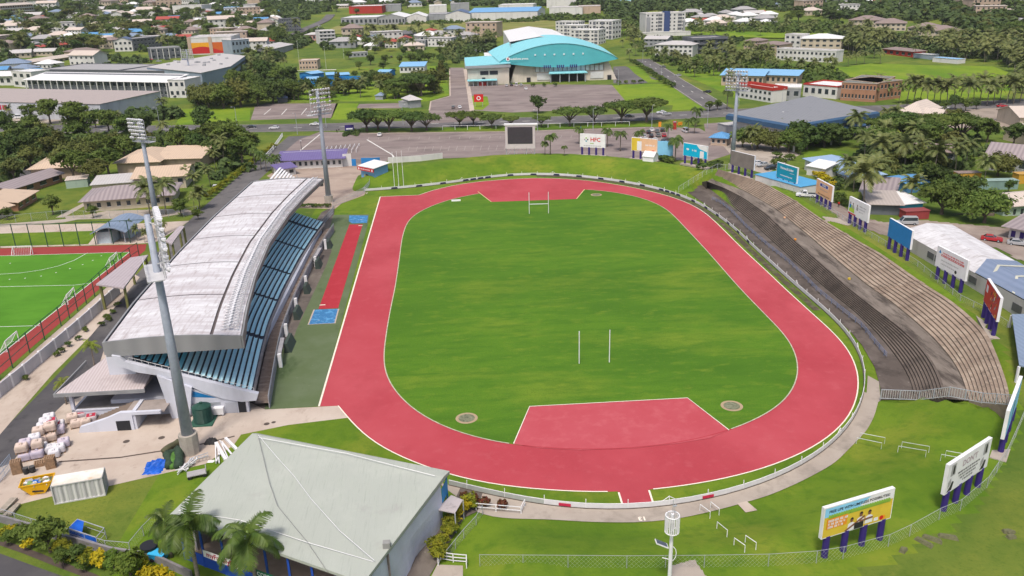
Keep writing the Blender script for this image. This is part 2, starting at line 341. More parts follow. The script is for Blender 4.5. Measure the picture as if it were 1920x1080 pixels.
me.polygons.add(len(Q)); me.polygons.foreach_set('loop_start', np.arange(0, Q.size, 4, dtype=np.int32)); me.polygons.foreach_set('loop_total', np.full(len(Q), 4, np.int32))
me.materials.append(g_terr); me.materials.append(g_bank); me.update(calc_edges=True)
cx = (MX[:-1, :-1]+MX[1:, 1:])/2; cy = (MY[:-1, :-1]+MY[1:, 1:])/2
sdm = poly_sd(cx, cy, fence_poly); ring = (sdm < 21) & (cy > -200) & (cx > -67)
me.polygons.foreach_set('material_index', ring.reshape(-1).astype(np.int32)); me.polygons.foreach_set('use_smooth', [True]*len(Q))
tag(link('ground', me), kind='structure')
from mathutils.geometry import tessellate_polygon
def sheet(name, pts, m, z=0.02, px=True, drape=False, kind='structure', smooth=0):
  """a thin flat surface cut to an outline"""
  if px: pts = [T(*p) if drape else P(p[0], p[1], 0) for p in pts]
  pts = [Vector((p[0], p[1], 0)) for p in pts]
  tri = tessellate_polygon([pts]); me = bpy.data.meshes.new(name)
  vs = [(p.x, p.y, (hgt(p.x, p.y) if drape else 0)+z) for p in pts]
  fs = []
  for a, b, c in tri:
    n = (pts[b]-pts[a]).cross(pts[c]-pts[a]).z; fs.append((a, b, c) if n > 0 else (a, c, b))
  me.from_pydata(vs, [], fs); me.materials.append(m); me.update()
  o = link(name, me)
  if kind: tag(o, kind=kind)
  return o
def ribbon(pts, wd, off=0.0, closed=False):
  """left and right edges of a strip along a line"""
  A = np.array([[p[0], p[1]] for p in pts], float); n = len(A)
  if closed: tg = np.roll(A, -1, 0)-np.roll(A, 1, 0)
  else: tg = np.gradient(A, axis=0)
  tg /= np.linalg.norm(tg, axis=1)[:, None]+1e-9; nr = np.c_[-tg[:, 1], tg[:, 0]]
  return A+nr*(off+wd/2), A+nr*(off-wd/2)
def strip(name, pts, wd, m, z=0.06, px=True, closed=False, drape=False, kind='structure', dens=None, parent=None, zf=None):
  if px: pts = [T(*p) if drape else P(p[0], p[1]) for p in pts]
  if dens: pts = smooth_line(pts, dens, closed, 2)
  L, R = ribbon(pts, wd, 0, closed); vs = []; fs = []
  for a, b in zip(L, R):
    za = hgt(*a) if drape else 0; zb = hgt(*b) if drape else 0
    if drape: za = zb = max(za, zb)
    vs += [(a[0], a[1], za+z), (b[0], b[1], zb+z)]
  n = len(L)
  for i in range(n if closed else n-1):
    j = (i+1) % n; fs.append((2*i, 2*i+1, 2*j+1, 2*j))
  me = bpy.data.meshes.new(name); me.from_pydata(vs, [], fs); me.materials.append(m); me.update()
  o = link(name, me, parent)
  if kind: tag(o, kind=kind)
  return o
INN = [(855,371),(817.5,382.5),(780,400),(762.5,417.5),(754,445),(747.5,495),(741,540),(732.5,577.5),(726,615),(721,647.5),(718,682.5),(722.5,705),(732.5,725),(755,752.5),(780,774),(817,796),(855,811),(905,826),(960,836),(1085,845),(1185,842),(1275,832),(1370,809),(1440,777.5),(1465,761),(1487.5,735),(1499,702.5),(1496,672.5),(1485,645),(1465,620),(1440,596),(1385,539),(1325,470),(1285,427.5),(1260,401),(1242.5,387),(1210,373),(1172.5,364),(1135,358),(1085,354.5),(1000,353),(920,359)]
OUT = [(812,357),(842,349),(892,341),(942,337),(1000,333.5),(1055,335),(1110,339),(1185,351),(1242.5,364),(1285,378),(1317.5,395),(1342.5,417),(1397.5,472),(1440,511),(1470,540),(1515,581),(1560,621),(1587.5,650),(1602.5,677.5),(1610.5,702.5),(1611,727.5),(1602.5,765),(1590,786),(1569,809.5),(1522.5,842.5),(1440,878),(1335,904),(1217.5,920),(1160,924),(1085,923),(1035,920),(960,914),(905,906),(840,891),(750,857.5),(705,834),(675,810),(655,787),(634,761)]
inn_l = smooth_line(PL(INN), 200, True, 10); out_l = smooth_line(PL(OUT), 160, False, 8)
tl = [P(713, 369), P(785, 366)]; bl = [P(598, 762.5)]
sheet('running_track', tl+[Vector((a, b, 0)) for a, b in out_l]+bl, tartan, 0.02, px=False)
sheet('infield_grass', inn_l, g_in, 0.045, px=False)
sheet('track_spur', [(1158, 921), (1169, 953), (1227, 951.5), (1217, 917)], tartan, 0.035)
DS = [(993, 763), (1289, 747), (1367, 807.5), (1330, 822), (1275, 831.5), (1185, 841.5), (1085, 844.5), (1010, 840.5), (963, 833)]
sheet('jump_area', DS, tartan2, 0.07)
DN = [(896, 360), (921, 379), (1081, 373.5), (1096, 355.5), (1060, 352), (1000, 350), (930, 354)]
sheet('jump_area', DN, tartan, 0.07)
def pieces(name, L_, wd, m, z, cut, closed):
  q = [tuple(v) for v in L_]+([tuple(L_[0])] if closed else []); run = []
  for v in q:
    x, y = project((v[0], v[1], 0))
    if cut(x, y):
      if len(run) > 2: strip(name, run, wd, m, z, px=False)
      run = []
    else: run.append(v)
  if len(run) > 2: strip(name, run, wd, m, z, px=False)
pieces('track_kerb', inn_l, 0.2, M('kerb_stone', (0.42, 0.40, 0.30), 0.9, 0.25, 1), 0.1, lambda x, y: (962 < x < 1368 and y > 800) or (897 < x < 1094 and y < 365), True)
pieces('track_line', out_l, 0.2, line_w, 0.06, lambda x, y: 1159 < x < 1219 and y > 900, False)
strip('track_line', [(713, 369), (598, 762.5)], 0.32, line_w, 0.065); strip('track_line', [(713, 369), (748, 367.5), (785, 366), (812, 357)], 0.22, line_w, 0.065)
strip('track_line', [(963, 833), (993, 763), (1289, 747), (1367, 807.5)], 0.16, line_w, 0.12)
strip('track_line', [(896, 360), (921, 379)], 0.25, M('cream_line', (0.6, 0.5, 0.25)), 0.12); strip('track_line', [(1081, 373.5), (1096, 355.5)], 0.25, M('cream_line', (0.6, 0.5, 0.25)), 0.12)
strip('track_line', [(1160, 924), (1169, 953)], 0.25, line_w, 0.07); strip('track_line', [(1217, 920), (1227, 951.5)], 0.25, line_w, 0.07)
strip('track_seam', inn_l[80:125], 0.12, runway, 0.09, px=False)
sheet('painted_apron', [(625, 403), (692, 402), (690, 420), (598, 762), (497, 768), (499, 700), (512, 668), (549, 640), (556, 618), (590, 545), (611, 500), (622, 470), (612, 450)], court_green, 0.022)
sheet('long_jump_runway', [(655, 421), (680, 421), (634, 578), (597, 580)], runway, 0.045)
blue_w = layers('worn_blue_paint', (0.045, 0.17, 0.36), [((0.10, 0.30, 0.55), 0.8, 0.5, 0.62, O1, 8), ((0.5, 0.48, 0.42), 1.1, 0.63, 0.68, O1, 8)])
sheet('jump_pad', [(655, 404), (690, 404.5), (688, 418), (660, 419), (654, 415)], blue_w, 0.05); sheet('jump_pad', [(589, 581), (635, 579.5), (628, 606.5), (578, 609)], blue_w, 0.05)
strip('pad_border', [(589, 581), (578, 609), (628, 606.5), (635, 579.5)], 0.3, slab, 0.07)
L_, R_ = ribbon(fence_l[22:78], 1.5, -1.25); strip('bare_strip', (L_+R_)/2, 1.5, layers('dark_dirt', (.075, .062, .045), [((.16, .14, .1), .6, .5, .7, O1, 8), ((.08, .13, .02), .5, .5, .62, O1, 8)]), .05, px=False)
strip('takeoff_board', [(599, 572.5), (610, 572)], 0.4, line_w, 0.07); strip('takeoff_board', [(672, 423.5), (680, 423.5)], 0.4, line_w, 0.07)
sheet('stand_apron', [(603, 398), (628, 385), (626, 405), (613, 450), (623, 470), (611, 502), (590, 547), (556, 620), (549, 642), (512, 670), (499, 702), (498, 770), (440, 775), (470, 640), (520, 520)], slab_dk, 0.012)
sheet('yard_concrete', [(120, 757), (150, 745), (170, 735), (200, 640), (330, 690), (497, 768), (634, 761), (655, 783), (540, 797), (452, 815), (438, 835), (385, 870), (202, 912), (100, 930), (0, 955), (-60, 970), (-60, 900), (22, 868), (75, 800)], slab, 0.016)
strip('drain_channel', [(440, 818), (365, 836), (225, 858), (110, 866)], 0.35, M('drain', (0.08, 0.06, 0.05)), 0.03)
strip('service_road', [(238, 560), (225, 640), (196, 668), (150, 722), (96, 780), (48, 835), (10, 878), (-60, 945)], 11.5, asph_dark, 0.011, dens=24)
strip('service_road', [(225, 640), (250, 560), (330, 470), (400, 395), (470, 330), (525, 285), (560, 255)], 9, asphalt, 0.010, dens=24)
sheet('footpath', [(236, 505), (262, 520), (212, 580), (170, 630), (100, 700), (30, 780), (-30, 850), (-60, 840), (-60, 780), (0, 715), (70, 652), (150, 583), (190, 548)], slab, 0.02)
hockey = [(-60, 475), (0, 480), (243, 472), (0, 663), (-60, 712)]
sheet('hockey_surround', [(-60, 467), (0, 466), (275, 458), (272, 470), (247, 490), (0, 703), (-60, 756)], hock_r, 0.03)
sheet('hockey_pitch', [(-60, 482), (0, 480), (243, 473), (0, 666), (-60, 716)], hock_g, 0.045)
for a in ([(0, 480), (243, 473)], [(-60, 482), (0, 480)], [(243, 473), (0, 666), (-60, 716)], [(-60, 540), (0, 538), (140, 535), (172, 531)], [(-60, 614), (0, 613), (75, 611)], [(0, 514.5), (40, 512), (80, 506), (110, 499), (140, 488), (164, 474.5)], [(-60, 516), (0, 514.5)]): strip('pitch_line', a, 0.16, white, 0.06)
for a in ((18, 524), (47, 522), (77, 518), (105, 511.5), (131, 504), (155, 496.5), (174, 488.5), (19, 494), (190, 480)): strip('pitch_line', [(a[0]-1, a[1]), (a[0]+1.2, a[1])], 0.35, white, 0.062)
sheet('court_surround', [(-60, 425), (0, 423), (190, 419), (240, 420), (355, 414), (340, 425), (290, 455), (240, 458), (0, 465), (-60, 466)], slab, 0.014)
sheet('lawn', [(-60, 440), (0, 438), (172, 433), (183, 436), (165, 458), (0, 462), (-60, 463)], g_bank, 0.025)
sheet('stadium_path', [(660+25, 362)]+[(0, 0)]*0+[(690, 360), (688, 364)], slab_gray, 0.01)
so_ = smooth_line(PL([(1647, 752), (1640, 780), (1625, 809), (1600, 834), (1565, 870), (1502, 904), (1440, 931), (1347, 957), (1272, 974), (1197, 981), (1110, 980), (1017, 974), (960, 974), (905, 968), (893, 960)]), 60, it=3)
si_ = smooth_line(PL([(1625, 735), (1616, 765), (1602, 792), (1587, 815), (1540, 857), (1490, 885), (1440, 910), (1385, 926), (1335, 938), (1272, 952), (1197, 962), (1135, 962), (1047, 957), (985, 947), (905, 925), (842, 910), (820, 905)]), 60, it=3)
k0_ = int(np.argmin(np.hypot(fence_l[:, 0]-P(1626, 735).x, fence_l[:, 1]-P(1626, 735).y)))
sheet('perimeter_path', list(so_)+[(P(820, 905).x, P(820, 905).y)]+list(fence_l[k0_:][::-1]), slab_gray, 0.09, px=False)
sheet('path_joint', [(1382, 945), (1400, 941), (1420, 958), (1398, 962)], slab, 0.11)
sheet('terrace_walkway', [(1278, 352), (1290, 362), (1322, 383), (1385, 430), (1445, 488), (1500, 540), (1560, 590), (1594, 622), (1616, 648), (1640, 690), (1650, 725), (1651, 751), (1718, 751)]+TER_B[::-1][1:], layers('promenade', (0.098, 0.081, 0.071), [((0.16, 0.135, 0.12), 0.15, 0.45, 0.7, (2, 0.7, 1), 9), ((0.055, 0.046, 0.04), 0.3, 0.5, 0.68, O1, 9), ((0.34, 0.31, 0.27), 1.0, 0.64, 0.76, O1, 10)], rough=.95), 0.13)
sheet('perimeter_path', [(1625, 735), (1627, 705), (1648, 716), (1651, 752), (1644, 756), (1618, 765)], slab_gray, 0.088)
for q in ((875, 784.5, 2.3), (1372, 761.5, 2.3), (1118, 365.5, 2.6)):
  c = P(q[0], q[1]);
  sheet('throwing_circle', [(c.x+1.75*math.cos(a*math.pi/12), c.y+1.75*math.sin(a*math.pi/12)) for a in range(24)], M('circle_rim', (0.36, 0.27, 0.17), 0.9), 0.06, px=False)
  sheet('throwing_circle', [(c.x+1.3*math.cos(a*math.pi/12), c.y+1.3*math.sin(a*math.pi/12)) for a in range(24)], M('circle_mid', (0.16, 0.17, 0.11), 0.9, 0.5, 2), 0.075, px=False)
for q in ((237, 828, .5), (303, 821, .5), (500, 795, .45), (513, 792, .35)):
  c = P(q[0], q[1]); sheet('manhole_cover', [(c.x+q[2]*math.cos(a*math.pi/8), c.y+q[2]*math.sin(a*math.pi/8)) for a in range(16)], M('manhole', (0.09, 0.07, 0.06)), 0.03, px=False)
0 and sheet('bare_patch', [(1050, 722), (1100, 712), (1125, 735), (1105, 752), (1060, 756), (1032, 742)], layers('worn_turf', (0.115, 0.15, 0.04), [((0.22, 0.19, 0.10), 0.5, 0.45, 0.6, O1, 8)]), 0.05)
sheet('car_park', [(560, 262), (600, 247), (690, 249), (960, 246), (1210, 238), (1310, 240), (1350, 262), (1376, 287), (1330, 302), (1000, 291), (830, 297), (738, 299), (690, 310), (524, 312), (520, 296)], asph_brown, 0.013)
sheet('forecourt', [(545, 305), (700, 309), (703, 318), (690, 350), (683, 366), (640, 382), (628, 392), (560, 390), (540, 350), (500, 330)], layers('forecourt_slab', (0.36, 0.285, 0.235), [((0.26, 0.2, 0.17), 0.07, 0.45, 0.65, (1, 2, 1), 8), ((0.45, 0.38, 0.32), 0.3, 0.55, 0.75, O1, 9)]), 0.018)
strip('main_road', [(-200, 236), (-20, 239), (200, 243), (450, 241), (640, 238), (800, 232), (960, 228), (1150, 221.5), (1320, 214), (1450, 208), (1600, 206), (1740, 201), (1930, 192), (2050, 186)], 22, asphalt, 0.03, dens=60)
rd = smooth_line(PL([(-20, 239), (200, 243), (450, 241), (640, 238), (800, 232), (960, 228), (1150, 221.5), (1320, 214), (1450, 208)]), 110, it=2)
for i in range(0, 108, 3): strip('lane_marking', rd[i:i+2], 0.5, road_w, 0.045, px=False)
for o_ in (10.2, -10.2):
  L_, R_ = ribbon(rd, 0.3, o_); strip('kerb_line', L_, 0.4, conc, 0.1, px=False)
strip('arena_road', [(1365, 214), (1320, 188), (1262, 150), (1235, 130), (1205, 112), (1175, 96), (1145, 80), (1128, 74), (1135, 68)], 13, asphalt, 0.04, dens=30)
rd2 = smooth_line(PL([(1340, 198), (1262, 150), (1205, 112), (1160, 88)]), 60)
for i in range(0, 58, 4): strip('lane_marking', rd2[i:i+2], 0.35, road_w, 0.055, px=False)
for s_ in (6.3, -6.3):
  L_, R_ = ribbon(rd2, 0.3, s_); strip('kerb_line', L_, 0.45, conc, 0.1, px=False)
sheet('side_street', [(842, 127), (870, 127), (878, 175), (884, 214), (905, 226), (800, 232), (805, 207), (807, 190), (843, 180)], asph_brown, 0.036)
strip('kerb_line', [(843, 128), (844, 180), (808, 190), (805, 207)], 0.8, slab, 0.06); strip('footpath', [(872, 130), (880, 175), (886, 214)], 2.5, slab, 0.05)
sheet('arena_car_park', [(880, 165), (880, 160), (960, 158), (1147, 159), (1165, 178), (1180, 198), (1060, 207), (960, 211), (888, 207), (884, 190)], asph_brown, 0.02)
sheet('lawn', [(884, 180), (914, 181), (917, 196), (905, 206), (886, 206)], g_lime, 0.03)
sheet('lawn', [(1148, 160), (1222, 157), (1280, 160), (1368, 202), (1260, 207), (1262, 197), (1180, 198), (1165, 180)], g_lime, 0.026)
sheet('lawn', [(1176, 124), (1200, 124), (1222, 148), (1250, 154), (1215, 155), (1190, 138)], g_lime, 0.028)
sheet('arena_apron', [(1150, 125), (1172, 124), (1240, 152), (1190, 158), (1150, 156)], asphalt, 0.022)
sheet('lawn', [(1278, 138), (1300, 105), (1400, 97), (1440, 97), (1445, 130), (1400, 140), (1355, 140), (1390, 190), (1365, 178)], g_lime, 0.024)
sheet('lawn', [(1440, 130), (1560, 128), (1640, 118), (1720, 122), (1860, 124), (1890, 135), (1905, 165), (1860, 195), (1700, 195), (1610, 160), (1520, 150)], g_lime, 0.028)
sheet('hard_court', [(478, 200), (497, 194), (634, 194), (622, 221), (470, 225)], asph_brown, 0.02); sheet('hard_court', [(674, 195), (760, 193), (752, 203), (668, 203)], asph_brown, 0.02)
for a in ([(495, 215), (508, 204)], [(528, 215), (538, 204)], [(565, 215), (575, 203)], [(600, 212), (607, 202)]): strip('court_line', a, 0.4, road_w, 0.04)
sheet('lawn', [(630, 194), (672, 194), (664, 224), (620, 224)], g_lime, 0.02); sheet('lawn', [(340, 205), (430, 200), (470, 203), (468, 226), (330, 234)], g_lime, 0.018)
sheet('lawn', [(555, 160), (640, 152), (760, 155), (838, 150), (842, 178), (800, 190), (640, 190), (545, 190)], g_lime, 0.019)
sheet('pool_deck', [(485, 100), (610, 92), (652, 100), (630, 131), (560, 133), (500, 132)], layers('pool_deck', (0.6, 0.56, 0.5), [((0.45, 0.42, 0.38), 0.3, 0.5, 0.8, O1)]), 0.02)
sheet('swimming_pool_water', [(583, 104.5), (642, 103), (640, 110), (580, 111)], M('pool_water', (0.16, 0.48, 0.72), 0.2, 0.15, 0.3), 0.08)
sheet('swimming_pool_water', [(595, 114), (634, 112.5), (618, 128), (592, 129)], M('pool_water', (0.1, 0.4, 0.7)), 0.08)
sheet('sports_field', [(630, 131), (652, 111), (700, 109), (690, 131)], g_lime, 0.016); sheet('sports_field', [(700, 131), (712, 108), (800, 110), (838, 112), (838, 128), (780, 131)], g_lime, 0.016)
sheet('school_court', [(540, 92), (640, 92), (825, 92), (840, 96), (650, 99), (540, 99)], layers('court_green2', (0.2, 0.26, 0.18), []), 0.016)
sheet('car_park', [(715, 103), (800, 102), (798, 110), (705, 110)], asphalt, 0.02)
strip('town_road', [(485, 126), (530, 80), (565, 58), (590, 48), (612, 38), (620, 28)], 12, asphalt, 0.6, drape=True, dens=30)
sheet('dry_field', [(604, 62), (640, 46), (760, 44), (940, 42), (1000, 38), (1060, 40), (1130, 46), (1180, 58), (1120, 66), (1040, 62), (930, 63), (660, 68)], g_dry, 0.7, drape=True)
sheet('lawn', [(1130, 42), (1200, 48), (1200, 62), (1160, 66), (1145, 52)], g_lime, 0.9, drape=True)
sheet('lawn', [(1290, 62), (1500, 55), (1600, 62), (1560, 74), (1400, 72), (1300, 66)], g_lime, 0.9, drape=True)
sheet('paved_yard', [(-60, 212), (50, 206), (190, 222), (190, 232), (-60, 232)], slab_gray, 0.02); sheet('paved_yard', [(160, 105), (470, 108), (452, 116), (150, 114)], asphalt, 0.02)
sheet('paved_yard', [(860, 94), (930, 92), (940, 100), (872, 104)], asphalt, 0.02)
sheet('drive', [(-60, 320), (20, 305), (100, 300), (130, 310), (40, 345), (-60, 372)], asph_dark, 0.02)
strip('footpath', [(112, 408), (160, 382), (240, 372)], 2.5, slab_gray, 0.03); strip('footpath', [(-60, 428), (120, 414), (200, 398), (340, 395), (360, 402)], 4, slab_gray, 0.022)
sheet('yard_concrete', [(120, 405), (330, 395), (335, 402), (300, 408), (125, 412)], slab_gray, 0.02)
sheet('lane', [(1530, 378), (1555, 372), (1600, 402), (1660, 420), (1720, 414), (1800, 422), (1870, 428), (1960, 440), (1960, 500), (1905, 488), (1880, 470), (1800, 440), (1740, 432), (1650, 440), (1580, 412)], layers('lane_gravel', (0.24, 0.19, 0.165), [((0.33, 0.28, 0.24), 0.1, 0.45, 0.65, O1, 8), ((0.15, 0.12, 0.1), 0.2, 0.55, 0.75, O1, 8)]), 3.0, drape=False) if False else None
sheet('town_lot', [(1345, 262), (1420, 250), (1500, 290), (1430, 330), (1380, 300)], slab_gray, 0.02)
sheet('town_lot', [(1320, 232), (1400, 226), (1420, 250), (1345, 262), (1322, 246)], asph_brown, 0.017)
sheet('town_lot', [(1500, 270), (1590, 286), (1580, 305), (1510, 300)], g_bank, 0.022)
sheet('town_lot', [(1690, 205), (1800, 198), (1960, 190), (1960, 250), (1850, 240), (1760, 240), (1740, 225)], layers('lot_gravel', (0.3, 0.25, 0.21), [((0.2, 0.17, 0.14), 0.1, 0.5, 0.7, O1, 8)]), 0.015)
sheet('bushland', [(-400, 120), (0, 112), (440, 104), (560, 60), (600, 48), (560, 30), (0, 40), (-500, 60)], g_bush, 0.35, drape=True) if False else None
sheet('roadway', [(-60, 1030), (0, 1038), (60, 1060), (130, 1085), (180, 1110), (-60, 1120)], asph_dark, 0.02)
strip('drain_channel', [(-20, 1010), (50, 1034), (110, 1058), (170, 1080), (220, 1102)], 0.9, M('drain', (0.03, 0.03, 0.03)), 0.03)
sheet('footpath', [(780, 1045), (822, 992), (845, 955), (868, 905), (905, 925), (895, 960), (870, 972), (830, 1040), (800, 1090), (700, 1090)], slab_dk, 0.1)
sheet('footpath', [(820, 1060), (868, 1062), (868, 1100), (800, 1100)], slab_gray, 0.12)
def sheet3(name, pts, m, dz=0.05, n=10):
  """outline laid over uneven ground on a fine grid"""
  poly = np.array([[T(*p).x, T(*p).y] for p in pts]); x0, y0 = poly.min(0); x1, y1 = poly.max(0); st = max(x1-x0, y1-y0)/n
  xs = np.arange(x0, x1+st, st); ys = np.arange(y0, y1+st, st)
  mb = MB().mat(m)
  X, Y = np.meshgrid(xs, ys, indexing='ij'); ins = poly_sd(X, Y, poly) < st*0.35
  for i in range(len(xs)-1):
    for j in range(len(ys)-1):
      if ins[i, j] and ins[i+1, j+1] and ins[i+1, j] and ins[i, j+1]:
        mb.face([(xs[a], ys[b], hgt(xs[a], ys[b])+dz) for a, b in ((i, j), (i+1, j), (i+1, j+1), (i, j+1))])
  return tag(mb.obj(name), kind='structure')
lane_m = layers('lane_gravel', (0.24, 0.19, 0.165), [((0.33, 0.28, 0.24), 0.1, 0.45, 0.65, O1, 8), ((0.15, 0.12, 0.1), 0.2, 0.55, 0.75, O1, 8)])
sheet3('lane', [(1530, 376), (1555, 370), (1600, 400), (1660, 418), (1720, 412), (1800, 420), (1870, 426), (1990, 440), (1990, 500), (1905, 488), (1880, 470), (1800, 445), (1740, 436), (1650, 440), (1580, 414)], lane_m, 0.08, 70)
sheet3('concrete_pad', [(1258, 1061), (1302, 1049), (1332, 1092), (1255, 1105)], slab_gray, .06, 30)
o = link('painted_number', text_mesh('13', 1.1, line_w, .04), None, P(1204, 972, .105), (0, 0, math.pi)); tag(o, kind='structure')
sheet3('footpath', [(1540, 407), (1590, 412), (1600, 420), (1590, 424), (1550, 417)], slab_gray, 0.07, 30)
# ==== stadium: terrace, fences, rails, posts
def terrace():
  r = thing('terrace_seating', 'long curved two tier bank of weathered concrete steps beside the red running track', 'terrace')
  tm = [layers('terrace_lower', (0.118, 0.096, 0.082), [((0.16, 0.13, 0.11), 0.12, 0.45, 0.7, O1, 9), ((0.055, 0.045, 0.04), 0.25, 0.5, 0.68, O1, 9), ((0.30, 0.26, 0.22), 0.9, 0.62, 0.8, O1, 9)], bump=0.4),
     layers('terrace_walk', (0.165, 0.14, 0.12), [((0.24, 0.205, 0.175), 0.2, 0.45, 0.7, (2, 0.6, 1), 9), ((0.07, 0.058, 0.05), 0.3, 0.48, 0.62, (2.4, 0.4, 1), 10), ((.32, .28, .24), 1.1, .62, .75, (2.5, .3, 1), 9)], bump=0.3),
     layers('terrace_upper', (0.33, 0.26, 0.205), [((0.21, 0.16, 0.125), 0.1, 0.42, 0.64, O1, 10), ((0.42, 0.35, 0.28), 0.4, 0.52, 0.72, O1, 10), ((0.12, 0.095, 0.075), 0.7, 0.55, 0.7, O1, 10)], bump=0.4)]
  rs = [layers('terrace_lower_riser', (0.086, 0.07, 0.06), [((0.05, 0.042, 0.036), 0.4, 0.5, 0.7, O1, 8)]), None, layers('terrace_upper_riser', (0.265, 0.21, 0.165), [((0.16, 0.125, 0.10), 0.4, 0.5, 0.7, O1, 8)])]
  def tier(name, A, B, za, zb, n, m, mr):
    mb = MB(); N = len(A)
    for k in range(n):
      t0, t1 = k/n, (k+1)/n; z0 = za+(zb-za)*t0; z1 = za+(zb-za)*t1
      lo = A*(1-t0)+B*t0; hi = A*(1-t1)+B*t1
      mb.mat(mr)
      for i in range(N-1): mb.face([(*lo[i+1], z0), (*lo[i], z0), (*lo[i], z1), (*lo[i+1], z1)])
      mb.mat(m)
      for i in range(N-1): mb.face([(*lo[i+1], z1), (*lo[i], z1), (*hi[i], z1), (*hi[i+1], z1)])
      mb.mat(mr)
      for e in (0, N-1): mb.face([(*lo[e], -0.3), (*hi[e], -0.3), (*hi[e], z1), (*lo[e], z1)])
    mb.mat(m)
    return mb.obj(name, r)
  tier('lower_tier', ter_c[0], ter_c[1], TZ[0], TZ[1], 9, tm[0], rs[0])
  mb = MB().mat(tm[1]); A, B = ter_c[1], ter_c[2]
  for i in range(len(A)-1): mb.face([(*A[i+1], 2.7), (*A[i], 2.7), (*B[i], 2.85), (*B[i+1], 2.85)])
  mb.obj('walkway', r)
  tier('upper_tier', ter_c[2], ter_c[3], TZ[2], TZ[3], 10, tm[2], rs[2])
  mb = MB().mat(tm[2]); U = ter_c[3]; L_, R_ = ribbon(U, 0.8, -0.4)
  far = L_ if np.hypot(*(L_[50]-ter_c[0][50])) > np.hypot(*(R_[50]-ter_c[0][50])) else R_
  for i in range(len(U)-1):
    mb.face([(*U[i+1], 5.62), (*U[i], 5.62), (*far[i], 5.62), (*far[i+1], 5.62)]); mb.face([(*far[i+1], 5.62), (*far[i], 5.62), (*far[i], 4.2), (*far[i+1], 4.2)])
  mb.obj('coping', r)
  for f in (0.28, 0.47, 0.68):
    i = int(f*109); mb = MB().mat(tm[2])
    for k in range(20):
      t = (k+0.5)/20; A_, B_ = ter_c[2], ter_c[3]; q = A_[i]*(1-t)+B_[i]*t; q2 = A_[i+1]*(1-t)+B_[i+1]*t; d = (B_[i]-A_[i])/np.linalg.norm(B_[i]-A_[i])*0.22
      z = TZ[2]+(TZ[3]-TZ[2])*(math.floor(t*10)/10+0.1)+0.12; e = (q2-q)*0.6
      mb.prism([q-d-e, q-d+e, q+d+e, q+d-e][::1], z-0.14, z)
    mb.obj('aisle_steps', r)
terrace()
def barrier_rail():
  """pale blue crowd rail on the terrace walkway"""
  r = thing('crowd_barrier', 'long faded blue crowd barrier running along the foot of the terrace', 'barrier')
  pts = smooth_line(PL([(1335, 376), (1352, 384), (1371, 399), (1397, 427), (1440, 465), (1477, 494), (1505, 521), (1532, 549), (1580, 588), (1615, 615), (1637, 644), (1662, 674)]), 90)
  mb = MB().mat(paint('faded_blue', (0.15, 0.19, 0.30))); p2 = MB().mat(paint('faded_blue', (0.13, 0.2, 0.5)))
  for z in (0.5, 0.8, 1.1): mb.tube([(a, b, z+.13) for a, b in pts], 0.045, 4)
  p2.bar((0, 0, 0.13), (0, 0, 1.25), 0.09); p2 = p2.mesh('post')
  for a, b in pts[::2]: link('post', p2, r, (a, b, 0))
  mb.obj('rail', r)
barrier_rail()
